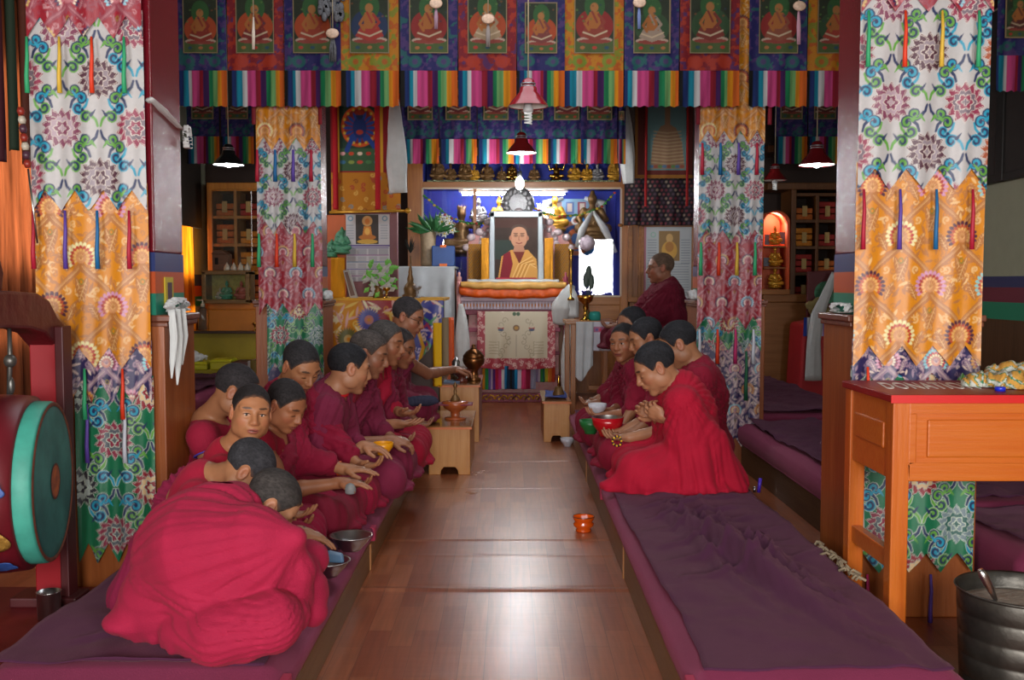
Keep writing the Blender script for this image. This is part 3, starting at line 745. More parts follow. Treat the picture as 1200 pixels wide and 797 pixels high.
def cover_mesh(x0,x1,y0,y1,z,seed,ripple=.008,edge=.03,wr=None,drape=0,side=1):
    res=.018; nx=int((x1-x0)/res)+1; ny=int((y1-y0)/res)+1
    u=np.linspace(0,1,nx)[None,:]; v_=np.linspace(0,1,ny)[:,None]
    Yb=y0+(y1-y0)*v_+0*u
    ea=x0+edge*(fbm(Yb*1.7,Yb*0+seed,seed)-.5)*2; eb=x1+edge*.5*(fbm(Yb*2.1,Yb*0+seed+3,seed+1)-.5)*2
    X=ea+(eb-ea)*u
    Z=z+.004+ripple*np.maximum(0,fbm(X*7,Yb*5,seed+2,4)-.35)*3.2
    if wr:
        for (ax,ay,bx,by,w,a) in wr:
            dx,dy=bx-ax,by-ay; L=math.hypot(dx,dy); t=np.clip(((X-ax)*dx+(Yb-ay)*dy)/L**2,0,1)
            off=.05*np.sin(t*5+ax*7)*L*.5
            d=((X-ax)*dy-(Yb-ay)*dx)/L-off; Z+=a*np.exp(-(d/w)**2)*np.sin(math.pi*np.clip(t,0,1))**.7*((t>0)&(t<1))
    if drape:
        dd=(ea[:,:1]*0+X-ea) if side<0 else (eb-X)
    V=np.stack([X,Yb,Z],-1).reshape(-1,3); I=np.arange(nx*ny).reshape(ny,nx)
    Fq=np.stack([I[:-1,:-1],I[:-1,1:],I[1:,1:],I[1:,:-1]],-1).reshape(-1,4); return V,Fq
m_cush=M('cushion_magenta','#7c2548',.85,noise=.08,nscale=5,bump=.15,bscale=220,sheen=.15)
m_patch=M('cushion_corner','#a8304e',.85)
m_cover=M('cover_purple','#47203a',.88,noise=.12,nscale=4,bump=.2,bscale=260,sheen=.2,spec=.2)
def bench(name,label,x0,x1,y0,y1,zb,segs):
    t=thing('low_bench',((x0+x1)/2,(y0+y1)/2,0),label,'bench')
    mb=MB(); mb.box(x0+.01,x1-.01,y0+.02,y1-.02,0,zb); mb.build('plank_base',m_bwood,t,bevel=.004)
    mb=MB()
    for s_ in segs[1:]: mb.box(x0+.004,x1-.004,s_-.012,s_+.012,0,zb-.004)
    if len(segs)>1: mb.build('joint_batten',wood('batten','#b07a48','#96623a',.45,'z'),t,bevel=.002)
bench('low_bench','long low plank bench under the cushions where the row of boys sits',-1.40,-.60,2.6,7.5,.12,[2.5,4.27,6.1])
bench('low_bench','long low plank bench along the aisle, donation table side',.47,1.16,2.5,7.7,.15,[2.5,4.15,6.2])
def cushion(label,x0,x1,y0,y1,z0,z1,seed,inner):
    v,f=cushion_mesh(x0,x1,y0,y1,z0,z1,seed); o=mesh_obj('seat_cushion',v,f,m_cush,smooth=True,origin=((x0+x1)/2,(y0+y1)/2,z0)); tag(o,label,'cushion','magenta seat cushions on the low benches')
    mb=MB(); xx=x1 if inner>0 else x0
    mb.box(xx-.004 if inner>0 else xx-.021,xx+.021 if inner>0 else xx+.004,y0-.012,y0+.045,z0+.004,z1-.016); mb.build('corner_patch',m_patch,o,bevel=.004)
cushion('magenta cushion at the open end of the bench, under the hunched boy',-1.41,-.615,2.61,4.26,.12,.205,1,1)
cushion('magenta cushion under the boys in the middle of the row',-1.41,-.61,4.29,6.08,.12,.200,2,1)
cushion('magenta cushion under the last monks before the two wooden stools',-1.41,-.62,6.11,7.48,.12,.200,3,1)
cushion('long magenta cushion with the empty crumpled cover beside the donation table',.475,1.165,2.5,4.95,.15,.245,4,-1)
cushion('magenta cushion under the row of praying monks opposite the boys',.475,1.165,4.98,7.7,.15,.245,5,-1)
R=random.Random(4); wr=[]
for k in range(9): wr.append((.55+.05*k,4.3-.1*k,1.1-.02*k+.0,2.45+.16*k,.015+.004*(k%3),.028+.006*(k%4)))
for k in range(7): wr.append((.60+R.random()*.3,4.6-R.random()*.5,.65+R.random()*.45,2.7+R.random()*.8,.013,.028))
for k in range(6): wr.append((.55,3.2+.22*k,1.1,3.6+.2*k,.012,.022))
V,Q=cover_mesh(.50,1.14,2.49,5.6,.255,3,.012,.028,wr); o=mesh_obj('bench_cover',V,Q,m_cover,smooth=True,origin=(.8,4,.25)); tag(o,'dark purple cover cloth lying crumpled beyond the kneeling monk\'s robe','cloth'); o.modifiers.new('s','SOLIDIFY').thickness=.003
V,Q=cover_mesh(.50,1.14,5.62,7.68,.252,13,.008,.02); o=mesh_obj('bench_cover',V,Q,m_cover,smooth=True,origin=(.8,6.6,.25)); tag(o,'dark purple cover cloth under the praying monks, by the small altar stool','cloth'); o.modifiers.new('s','SOLIDIFY').thickness=.003
wr=[]
for k in range(7): wr.append((-1.3+R.random()*.1,2.6+.2*k,-.8+R.random()*.1,2.55+.24*k+R.random()*.2,.016,.024))
V,Q=cover_mesh(-1.405,-.665,2.63,7.3,.214,7,.010,.03,wr); o=mesh_obj('bench_cover',V,Q,m_cover,smooth=True,origin=(-1,5,.21)); tag(o,'dark purple cover cloth under the boys and their steel bowls','cloth'); o.modifiers.new('s','SOLIDIFY').thickness=.003
mb=MB(); 
for k in range(26):
    x=1.135+.025*R.random(); y=3.22+.018*k+R.random()*.02
    mb.tube([(x-.02*R.random(),y+.02*R.random(),.268),(x,y+.02*R.random(),.280),(x+.02*R.random(),y-.02*R.random(),.270)],.005,5)
o=mb.build('rag_fringe',M('rag','#8a7a62',.9,noise=.3,nscale=40),smooth=True,origin=(1.14,3.45,.26)); tag(o,'frayed beige rag edge lying along the purple cover by the pillar','rag')
# second rows of benches in the side aisles
def sidebench(label,x0,x1,y0,y1,zb,zt,seed):
    t=thing('side_bench',((x0+x1)/2,(y0+y1)/2,0),label,'bench'); mb=MB(); mb.box(x0,x1,y0,y1,0,zb); mb.build('plank_base',wood('bench_wood_dark','#5b3d22','#4a3019',.5,'y'),t,bevel=.004)
    v,f=cushion_mesh(x0-.01,x1+.01,y0-.01,y1+.01,zb,zt,seed); mesh_obj('mattress',v,f,m_cush,t,True)
    V,Q=cover_mesh(x0+.03,x1-.03,y0+.02,y1-.02,zt+.012,seed+1,.02,.02); c=mesh_obj('cover',V,Q,m_cover,t,True); c.modifiers.new('s','SOLIDIFY').thickness=.003
sidebench('low bench with purple mattress in the side aisle behind the kneeling monk',1.55,2.55,4.2,6.62,.17,.31,11)
sidebench('farther purple bench in the side aisle before the red draped stand',1.55,2.55,7.10,10.0,.17,.31,19)
sidebench('low bench with purple mattress behind the steel bucket',1.80,2.9,3.45,4.1,.14,.30,12)
sidebench('low bench with red mat below the yellow boxes',-3.45,-2.7,6.4,10.4,.15,.28,14)
mb=MB(); mb.box(-2.6,-1.43,2.4,3.62,0,.13); o=mb.build('drum_platform',M('red_step','#6d1118',.5,noise=.15),bevel=.006,origin=(-2,3.5,0)); tag(o,'red painted low platform under the drum frame','platform')
sidebench('low dark bench behind the drum along the curtained wall',-3.45,-2.75,3.6,6.2,.18,.34,15)
# ------------------------------------------------------------------ pillars and their brocades
m_red=M('pillar_red','#74101f',.22,noise=.08,nscale=3,bump=.2,bscale=180,spec=.42)
m_plinth=wood('plinth_wood','#9a5426','#7f4019',.38,'z')
def pillar(label,x0,x1,y0,y1,inner):
    t=thing('pillar',((x0+x1)/2,(y0+y1)/2,0),label,'pillar'); i=inner
    mb=MB(); mb.box(x0,x1,y0,y1,1.36,3.2); mb.build('shaft',m_red,t,bevel=.006)
    for z0,z1,c,n in ((1.29,1.36,'#2f3f78','blue_band'),(1.21,1.29,'#c4552a','orange_band'),(1.13,1.21,'#1d8068','green_band')):
        mb=MB(); mb.box(x0-.001,x1+.001,y0-.001,y1+.001,z0,z1); mb.build(n,M('band'+c.strip('#'),c,.35),t)
    mb=MB(); mb.box(x0-.03,x1+.03,y0-.002,y1+.03,0,1.105); mb.build('plinth',m_plinth,t,bevel=.005)
    mb=MB(); mb.box(x0-.05,x1+.05,y0-.004,y1+.045,1.105,1.13); mb.box(x0-.042,x1+.042,y0-.003,y1+.037,1.085,1.105); mb.build('plinth_moulding',wood('moulding','#74402a','#5d3020',.4,'x'),t,bevel=.005)
PNY0,PNY1=3.655,3.97
pillar('red square pillar with painted bands between the drum and the hunched boy',-1.72,-1.30,PNY0,PNY1,1)
pillar('red square pillar with painted bands behind the donation table',1.29,1.70,PNY0,PNY1,-1)
pillar('red square pillar with painted bands beside the table under the calendar',-1.68,-1.285,6.68,7.02,1)
pillar('red square pillar with painted bands beside the elder seated high by the wall',1.285,1.68,6.68,7.02,-1)
m_silk=M('brocade_silk','#ffffff',.42,attr=True,bump=.12,bscale=420,spec=.55,sheen=.1)
def zig(n,a,ph=0.): return lambda u: a*np.abs((((u*n+ph))%1)*2-1)*-1
LC=[('#7a3a55','#a8909c'),('#a5563a','#e0b070'),('#4f2a3a','#8d7f88'),('#8c2f4c','#6f5f6b')]
LG=[('#8d2230','#d9b98b'),('#2b2a33','#9aa5a0'),('#6d7f86','#2f5c55'),('#8a2c44','#5a5f66')]
FO=[('#8fc0bf','#b2452a','#e5c87a'),('#e8dfa5','#b5302a','#d8a860'),('#4e2138','#b5452a','#e3b06a'),('#c88db0','#a83434','#e6b27a')]
FR=[('#2a2450','#e8d9c0','#b56a78'),('#8fc8d8','#2b2a5a','#e8c9c0'),('#c9a86a','#3a2a5a','#e0c0c0')]
FN=[('#8fc8d0','#c04a4a','#e5d5a5'),('#c98a3a','#8a2a2a','#e8d0a0'),('#d9a0b5','#8a2a4a','#e8d8c0')]
def layer_canvas(kind,w,h,res,u,seed,x0=0,y0=0):
    if kind=='white': return lotus_cloth(w,h,res,'#b3b0b0','#c9bcb4',u,LC,x0,y0,seed)
    if kind=='green': return lotus_cloth(w,h,res,'#0f6a45','#b9c4b4',u,LG,x0,y0,seed,True)
    if kind=='orange': return fan_cloth(w,h,res,'#d0820c','#b07038','#e2b67a',u*1.0,FO,x0=x0,y0=y0,seed=seed)
    if kind=='crimson': return fan_cloth(w,h,res,'#941429','#8c3a4a','#bd868c',u*.8,FR,'#b56a74',x0,y0,seed)
    if kind=='navy': return fan_cloth(w,h,res,'#281f4f','#8f7488','#d8c0b4',u*.8,FN,'#c98a78',x0,y0,seed)
RB={'green':'#2fa06a','yellow':'#d8b03a','vermilion':'#dd3b18','crimson':'#ad1634','blue':'#14659c','purple':'#5a3f9c','white':'#c9ccd6','dark_green':'#145c3c','pink':'#c22a6a'}
def banner(label,px0,px1,Y,layers,res,u,group='tall brocade pillar hangings'):
    x0,x1=PX(px0,Y),PX(px1,Y); t=thing('pillar_hanging',((x0+x1)/2,Y,PZ(200,Y)),label,'hanging',group); W=x1-x0
    n=len(layers); ztops=3.2
    for i,(kind,ybot,ribs,rlen,offs) in enumerate(layers):
        zt=3.19 if i==0 else PZ(layers[i-1][1],Y)+.10; zb=PZ(ybot,Y); Yi=Y+.012*i
        dx0,dx1=(0,0) if i<2 else (offs)
        cv=layer_canvas(kind,W+.02,zt-zb+.1,res,u,i*7+int(px0),x0=u*(.35+.3*i),y0=u*.35)
        sheet(kind+'_brocade',cv,x0+dx0,x1+dx1,zt,zb+.0,Yi,m_silk,t,1,zig(4,.075 if Y<5 else .085,.5),.006 if Y<5 else .008,9,ph=i*1.3)
        if ribs:
            k=len(ribs)
            for j,c in enumerate(ribs):
                if c is None: continue
                xx=x0+W*(j+(.12 if k>3 else .3))/(k-.4 if k>3 else k) ; zz=zb+ (-.0)
                L=PZ(0,Y)-PZ(rlen,Y); wd=.008 if Y<5 else .013
                cv2=Canvas(.03,L+.02,.01,RB[c]); yj=Yi-.022
                mb=MB(); 
                pts=[(xx,yj,zz+.0),(xx+.002,yj-.004,zz-L*.35),(xx-.001,yj-.006,zz-L*.7),(xx,yj-.004,zz-L)]
                mb.tube(pts,[wd*.55,wd*.8,wd*.95,wd*1.1],6); mb.build('ribbon',M('ribbon_'+c,RB[c],.6),t,True)
    return t
banner('brocade pillar hanging beside the drum, white over gold over green',38,172,3.575,[('crimson',45,['green','yellow','vermilion','green'],66,(0,0)),('white',247,['crimson','purple','blue','crimson'],70,(0,0)),('orange',432,['dark_green','green','vermilion'],62,(0,0)),('navy',474,['purple','purple','white'],72,(.11,0)),('green',664,['pink',None,'pink'],40,(.12,0))],.0025,.175)
banner('brocade pillar hanging behind the donation table, white over gold',1004,1156,3.575,[('crimson',14,['green','vermilion','yellow','green'],66,(0,0)),('white',222,['crimson','purple','blue','crimson'],72,(0,0)),('orange',430,['vermilion',None,None],62,(0,0)),('navy',462,[None,None,'white'],30,(0,0)),('green',676,['pink','purple'],60,(0,0))],.0025,.175)
banner('brocade pillar hanging beside the calendar, white over crimson over green',302,377,6.575,[('orange',176,['crimson','blue','purple','crimson'],38,(0,0)),('white',274,['green','vermilion','yellow','green'],40,(0,0)),('crimson',370,None,0,(0,0)),('green',440,None,0,(.05,0)),('navy',535,None,0,(.05,0))],.005,.17)
banner('brocade pillar hanging behind the kneeling monk, white over crimson over navy',818,894,6.575,[('orange',168,['crimson','blue','purple','crimson'],38,(0,0)),('white',284,['green','vermilion','yellow','green'],40,(0,0)),('crimson',386,['white','vermilion','pink','white'],42,(0,0)),('green',412,[None,None,'dark_green'],60,(0,0)),('navy',528,None,0,(0,0))],.005,.17)
# ------------------------------------------------------------------ thangkas and striped valances
FRINGE=['#16130f','#1c2f66','#0f7f96','#c9c5c4','#c8447e','#c8447e','#8c1428','#3f1450','#17794a','#6fa060','#d98a12','#d0601a']
BORD={'blue':('#251f66','#5a3a78','#1f6a66'),'red':('#8e1524','#c2391c','#4e2a6a'),'yellow':('#d3860f','#c9541a','#7f9a2c')}
def thangka_cv(kind,w,hb,res,seed,aur):
    r=random.Random(seed); b=BORD[kind]; cv=Canvas(w,hb,res,b[0])
    n=fbm(cv.x*38+0*cv.y,cv.y*38+0*cv.x,seed,3); full=(slice(0,cv.ny),slice(0,cv.nx))
    cv.put(full,(n>.56).astype(np.float32),b[1],.8); n=fbm(cv.x*30+0*cv.y,cv.y*30+0*cv.x,seed+9,2); cv.put(full,(n>.66).astype(np.float32),b[2],.8)
    for k in (-1,1): cv.disc(w/2+k*w*.25,hb-.06,w*.12,b[2] if kind!='red' else b[1],.9,.9); cv.disc(w/2+k*w*.25,hb-.06,w*.05,b[1],1,.8)
    cv.a*=.48; return cv
def paint_cv(w,h,res,seed,aur,robe):
    cv=Canvas(w,h,res,'#27301d'); cv.speckle(.35,seed,22); r=random.Random(seed)
    cv.rect(0,w,h*.80,h,'#4a5a2c'); 
    cv.disc(w*.5,h*.56,w*.46,aur,.92); cv.disc(w*.5,h*.25,w*.25,'#2f5a2c',1.3)
    cv.disc(w*.5,h*.78,w*.44,'#b79a86',.20); cv.disc(w*.5,h*.80,w*.40,'#8c3c30',.14)
    cv.poly([(w*.14,h*.72),(w*.32,h*.52),(w*.68,h*.52),(w*.86,h*.72),(w*.5,h*.80)],robe)
    cv.poly([(w*.34,h*.60),(w*.38,h*.34),(w*.60,h*.34),(w*.68,h*.60)],'#a8642c'); cv.disc(w*.49,h*.27,w*.10,'#a8703c',1.15)
    cv.stroke([(w*.40,h*.38),(w*.26,h*.52),(w*.36,h*.62)],w*.035,'#a8642c'); cv.stroke([(w*.60,h*.38),(w*.74,h*.50),(w*.60,h*.60)],w*.035,robe)
    cv.stroke([(w*.22,h*.66),(w*.50,h*.72),(w*.80,h*.64)],w*.02,'#c9b090')
    cv.stroke([(w*.44,h*.34),(w*.56,h*.50)],w*.025,robe)
    for k in range(3): cv.disc(w*(.2+.3*k),h*.90,w*.06,['#b0382a','#2a4a5a','#a86a3a'][(k+seed)%3],.7)
    for k in range(14): cv.disc(w*r.random(),h*r.random()*.5,w*.03,['#5a7a3a','#2a3a4a','#7a4a2a'][k%3],.8,.7)
    e=res*1.1
    for a in ((0,w,0,e),(0,w,h-e,h),(0,e,0,h),(w-e,w,0,h)): cv.rect(*a,'#8f7a5a')
    cv.a*=.62; return cv
m_cloth=M('thangka_cloth','#ffffff',.7,attr=True,bump=.1,bscale=300,spec=.3)
m_yarn=M('fringe_yarn','#ffffff',.8,attr=True,bump=.3,bscale=400,spec=.2,stretch=(1,1,.05))
def thangka(label,px0,px1,Y,yp,yb,yf,kind,seed,aur,robe,group,ztop=None,res=.006,sc=1.):
    x0,x1=PX(px0,Y),PX(px1,Y); w=x1-x0; zb=PZ(yb,Y); zf=PZ(yf,Y); zp=PZ(yp,Y); zt=ztop or (zb+.62); t=thing('thangka',((x0+x1)/2,Y,zf),label,'thangka',group)
    cv=thangka_cv(kind,w,zt-zb,res,seed,aur); sheet('border',cv,x0,x1,zt,zb,Y,m_cloth,t,1,None,.006,5,seed)
    pw=w*.68; ph=min(zt-zp-.03,pw*1.55); pc=paint_cv(pw,ph,res*.7,seed,aur,robe); sheet('painting',pc,x0+w*.16,x0+w*.84,zp+ph,zp,Y-.012,m_cloth,t,1,None,.002,4,seed)
    fc=Canvas(w,zb-zf+.02,res,'#111111'); seq=FRINGE[:]; r=random.Random(seed+3); o=r.choice([0,0,0,1]); seq=seq[o:]
    tot=[.7+.7*r.random() for _ in seq]; s_=sum(tot); a=0
    for c,q in zip(seq,tot): fc.rect(a/s_*w,(a+q)/s_*w+res,0,zb-zf+.03,c); a+=q
    fc.a*= .56*(1+.18*np.sin(fc.x*900))[...,None]
    sheet('striped_fringe',fc,x0,x1,zb+.0,zf,Y-.006,m_yarn,t,1,lambda u: .004*np.sin(u*40+seed),.006,9,seed)
    mb=MB(); mb.tube([(x0-.01,Y,zt),(x1+.01,Y,zt)],.012,8); mb.build('rod',wood('rod','#5d3a20','#4a2c18',.4,'x'),t,True)
    return t
AUR={'o':'#a8431c','r':'#8a2420','b':'#1f3050','g':'#2f4a2a'}
row=[(211,270,'blue','o','#8a2a1c'),(271,336,'red','o','#7a2420'),(337,402,'blue','o','#9a3a24'),(402,469,'yellow','b','#a3352a'),(471,537,'blue','r','#8a3424'),(538,605,'red','o','#a58a6a'),(606,661,'blue','o','#7a3a34'),(661,729,'yellow','r','#8c3a2a'),(730,793,'blue','g','#a08a78'),(794,863,'red','g','#7a2f24'),(874,941,'blue','r','#8a4a34'),(942,1006,'yellow','g','#a33a2a')]
desc=['pink-robed figure, first beside the tied white scarf','with green oval halo above a white-tied tassel','with orange halo behind the dark patterned tassel','with navy halo above the fierce blue deity scroll','with red halo beside the yellow one over the scroll','with orange halo left of the hanging lamp cord','directly behind the red pendant lamp cord','with red halo just right of the red pendant lamp','with dark green ground above the white hanging scarf','above the stupa scroll with pale ribbon tie','with red halo above the hanging over the kneeling monk','last before the red pillar of the donation table']
for i,(a,b,k,au,rb) in enumerate(row):
    thangka(('blue-bordered ' if k=='blue' else k+'-bordered ')+'thangka '+desc[i],a,b,6.42+(.015 if i%2 else 0),63,83,125,k,i+1,AUR[au],rb,'front row of thangkas with striped fringes')
xs_=[472,516,560,600,642,680,722]
dd=['behind the calendar scarf','above the bearded statues','above the flower vase side of the altar case','above the hanging light bulb','just right of the lower red lamp','above the case statue with raised arms','beside the white hanging scarf by the stupa scroll']
for i,x in enumerate(xs_):
    thangka('small back-row thangka with rainbow fringe, '+dd[i],x,x+(43 if i<6 else 10),10.1,141,163,192,'blue',30+i,AUR['ogrorob'[i]],'#6a2a2a','back row of thangkas above the altar case',res=.011)
for i,x in enumerate((222,262,905,944)):
    thangka('dim side-aisle thangka with rainbow fringe, '+['beside the tied pillar scarf','behind the lit pendant lamp over the bookcase','above the orange niche','behind the lit pendant lamp over the dark bookcase'][i],x,x+38,10.6,140,160,192,'blue',50+i,AUR['ogro'[i]],'#5a2a24','side aisle thangkas',res=.012)
for i,x in enumerate((1160,1214)):
    thangka('dim thangka '+['over the pale green wall beside the pillar hanging','in the side aisle beyond the donation table'][i],x,x+50,5.9,45,65,107,'blue',60+i,AUR['g'],'#5a2a24','side aisle thangkas',res=.008)
# ------------------------------------------------------------------ altar wall
m_teak=wood('teak','#a8692f','#8a4f20',.35,'z'); m_teakx=wood('teak_rail','#a06530','#85501f',.35,'x')
m_gold=M('gold','#c9952f',.35,metal=.45,noise=.15,nscale=30); m_bronze=M('bronze_dark','#7a5a34',.4,metal=.4,noise=.2,nscale=30)
m_brass=M('brass','#c99a45',.22,metal=1.); m_copper=M('copper_old','#8a5a34',.3,metal=.9,noise=.15,nscale=20); m_steel=M('steel','#c4c4c2',.28,metal=1.)
m_silver=M('silver','#a0a0a4',.35,metal=.7)
m_scarf=M('khata_white','#c6c9c8',.6,noise=.08,nscale=12,sheen=.3,bump=.2,bscale=90)
def glass(name='glass_pane',rough=.0,tint=(1,1,1,1)):
    if name in _mats: return _mats[name]
    m=bpy.data.materials.new(name); m.use_nodes=True; nt=m.node_tree; nt.nodes.clear(); N=nt.nodes.new
    o=N('ShaderNodeOutputMaterial'); mx=N('ShaderNodeMixShader'); tr=N('ShaderNodeBsdfTransparent'); gl=N('ShaderNodeBsdfGlossy'); fr=N('ShaderNodeFresnel')
    gl.inputs['Roughness'].default_value=rough; fr.inputs['IOR'].default_value=1.6; tr.inputs['Color'].default_value=tint
    nt.links.new(fr.outputs[0],mx.inputs[0]); nt.links.new(tr.outputs[0],mx.inputs[1]); nt.links.new(gl.outputs[0],mx.inputs[2]); nt.links.new(mx.outputs[0],o.inputs[0])
    _mats[name]=m; return m
def bx(mb,x0,x1,y0,y1,Ya,Yb,**k):
    mb.box(PX(x0,Ya),PX(x1,Ya),Ya,Yb,PZ(y1,Ya),PZ(y0,Ya),**k); return mb
CY=11.2
t=thing('altar_case',(PX(608,CY),CY,0),'big glazed wooden altar case with blue interior behind the throne','cabinet')
mb=MB(); mb.cur=0
xa,xb=PX(478,CY),PX(736,CY); zt_=2.75
xi0,xi1=PX(496,CY),PX(727,CY); z0,z1,z2,z3=PZ(347,CY),PZ(221,CY),PZ(213,CY),zt_
for a,b in ((xa,xi0),(xi1,xb)): mb=MB(); mb.box(a,b,CY,CY+.55,.0,zt_); mb.build('side_post',m_teak,t,bevel=.006)
for q in ((CY+.12,z1,z2),(CY+.10,zt_-.08,zt_),(CY+.12,z0-.10,z0),(CY+.5,z0-.26,z0-.10)): mb=MB(); mb.box(xi0,xi1,CY,*q); mb.build('rail',m_teakx,t,bevel=.005)
mb=MB(); mb.box(PX(556.5,CY)-.018,PX(556.5,CY)+.018,CY+.005,CY+.04,z0,z1); mb.build('mullion',m_teak,t,bevel=.004)
mb=MB(); mb.box(xi0,xi1,CY+.52,CY+.55,.1,zt_); mb.box(xi0-.001,xi0+.004,CY+.05,CY+.52,z0,zt_); mb.box(xi1-.004,xi1+.001,CY+.05,CY+.52,z0,zt_); mb.build('blue_lining',M('case_blue','#2a38a0',.7),t)
mb=MB(); mb.box(xi0,xi1,CY+.10,CY+.52,z1+.02,z2); mb.box(xi0,xi1,CY+.10,CY+.52,z0-.02,z0); mb.build('shelf',M('case_shelf','#2a3a9a',.5),t)
mb=MB(); mb.box(xa,xb,CY+.02,CY+.5,0,z0-.26); mb.build('lower_panel',m_teak,t)
mb=MB(); mb.box(xi0,PX(556.5,CY),CY+.02,CY+.026,z0,z1); mb.build('window_glass',glass(),t)
xm=PX(556.5,CY); mb=MB(); mb.add([(xm,CY+.145,z0),(xi1,CY+.015,z0),(xi1,CY+.015,z1),(xm,CY+.145,z1)],[(0,1,2,3)]); mb.build('window_glass',glass(),t)  # pane angled on purpose so it mirrors the bright middle front opening
mb=MB(); mb.box(xi0-.012,xi0+.008,CY-.012,CY+.01,z0,z1); mb.box(xi1-.008,xi1+.012,CY-.012,CY+.01,z0,z1); mb.box(xi0,xi1,CY-.012,CY+.01,z1-.008,z1+.012); mb.box(xi0,xi1,CY-.012,CY+.01,z0-.012,z0+.008); mb.build('pale_trim',M('trim_pale','#b9a58c',.4),t)
# fluorescent tube inside the case
t=thing('tube_light',(PX(608,CY+.1),CY+.1,PZ(226,CY)),'glowing white fluorescent tube under the top rail of the altar case','lamp')
mb=MB(); c=P(608,227,CY+.15); mb.tube([(PX(541,CY),CY+.15,c.z),(PX(662,CY),CY+.15,c.z)],.016,10); mb.build('tube',M('tube_glow','#ffffff',.3,emit='#f4faff',estr=60),t,True)
mb=MB(); mb.box(PX(537,CY),PX(666,CY),CY+.13,CY+.17,c.z+.018,c.z+.045); mb.build('batten',M('white_metal','#dddddd',.4),t,bevel=.003)
# ---- statues
def statue(kind,h=.006):
    fd=Field((-.13,-.13,-.005),(.13,.13,.34),h)
    fd.ell((0,0,.018),(.105,.085,.022),.01); fd.ell((0,0,.042),(.09,.07,.014),.01)
    fd.ell((0,0,.07),(.04,.045,.035),.02); fd.ell((0,.0,.125),(.032,.042,.06),.02)
    for y in (-1,1):
        fd.chain([(0,y*.03,.068),(.045,y*.075,.066),(.055,-y*.01,.062)],[.028,.024,.016],.01)
        if kind==1 : fd.chain([(0,y*.045,.165),(-.005,y*.085,.15),(.01,y*.105,.215)],[.018,.014,.010],.01)
        elif kind==2 and y<0: fd.chain([(0,y*.045,.165),(.0,y*.075,.12),(.05,y*.05,.075)],[.018,.015,.011],.01)
        else: fd.chain([(0,y*.045,.165),(.005,y*.072,.115),(.045,y*.015,.10)],[.018,.015,.011],.01)
    fd.cap((0,0,.17),(0,0,.20),.016,.015,.01); fd.ell((0,0,.225),(.027,.025,.032),.008)
    if kind==1:
        for k in range(5):
            a=(k-2)*.5; fd.cap((0,math.sin(a)*.02,.243),(0,math.sin(a)*.032,.262+.02*math.cos(a)),.007,.003,.004)
    else: fd.ell((-.002,0,.262),(.013,.013,.013),.008)
    fd.ell((.026,0,.222),(.006,.005,.008),.004)
    if kind==3:
        fd.ell((-.035,0,.14),(.012,.085,.11),.006)
    return fd.mesh(1)
_st={k:statue(k) for k in (0,1,2,3)}
_sm={}
def put_statue(label,px,pyb,Y,hpx,kind,mat,group=None,cat='statue',rot=0,scarf=False):
    p=P(px,pyb,Y); sc=hpx/F*Y/(.275 if kind!=1 else .285)
    key=(kind,mat.name)
    if key not in _sm:
        V,Q=_st[kind]; W=np.stack([V[:,1],-V[:,0],V[:,2]],-1)
        o=mesh_obj('statue',W,Q[:, :],mat,smooth=True); _sm[key]=o; c=o
        me=o.data
    else: c=_sm[key].copy(); C.objects.link(c)
    c.location=p; c.scale=(sc,sc,sc); c.rotation_euler=(0,0,rot); tag(c,label,cat,group); 
    return c
up=[(513,26,3,m_bronze),(528,22,2,m_bronze),(545,25,3,m_bronze),(556,20,0,m_gold),(571,25,2,m_bronze),(588,18,0,m_bronze),(600,20,3,m_brass),(626,20,0,m_bronze),(652,25,1,m_brass),(673,24,2,m_gold),(688,22,0,m_gold),(700,22,0,m_silver),(720,25,3,m_gold)]
wh=['nearest the left post','small and dark beside the first','broad with backplate over the deity statue','small gilt over the throne arch','dark over the mullion','small under the lamp cord','pale brass under the red lamp','small dark beyond the bulb','with both arms raised','gilt leaning broad','small gilt beside the raised-arm one','silvery over the scroll picture','gilt nearest the right post']
for (px,h,k,m),w_ in zip(up,wh): put_statue('statue on the top shelf of the altar case, '+w_,px,212.5,CY+.2,h,k,m,'statues on the upper shelf of the altar case')
mb=MB(); r=random.Random(3)
for k in range(90):
    x=xi0+.05+(xi1-xi0-.1)*k/90; mb.ell((x,CY+.13+.02*r.random(),z2+.015+.01*r.random()),(.018,.012,.014),6,4)
o=mb.build('flower_border',M('flower_border','#8f9a7a',.6,noise=.5,nscale=60),smooth=True,origin=(0,CY+.13,z2)); tag(o,'row of tiny pale flowers along the upper shelf of the altar case','flowers',kind='stuff')
put_statue('crowned bodhisattva statue with green scarf beside the white flower vase',541,300,CY+.25,62,1,m_bronze)
put_statue('gold Buddha statue left of the portrait photograph',585,268,CY+.3,38,0,m_gold)
put_statue('small silver statue between the crowned statue and the gold Buddha',561,262,CY+.2,30,2,m_silver)
put_statue('gold Buddha statue with white scarf right of the portrait photograph',650,272,CY+.25,45,2,m_gold)
put_statue('large bronze lama statue draped in a pale scarf at the mandala picture',694,283,CY+.3,60,2,m_bronze)
mb=MB(); c=P(607,238,CY-.25); mb.lathe([(0,.0),(.13,.0),(.17,.02),(.18,.04),(.15,.05),(0,.055)],(c.x,c.y,c.z),28,'y',(1,1.0)); 
for k in range(14): a=k*.449; mb.ell((c.x+.13*math.cos(a),c.y-.005,c.z+.13*math.sin(a)),(.035,.02,.035),8,6)
o=mb.build('silver_wheel',M('silver_embossed','#9a9a9c',.45,metal=.7,bump=.6,bscale=60),smooth=True,origin=c); tag(o,'round embossed silver wheel above the portrait photograph','ornament')
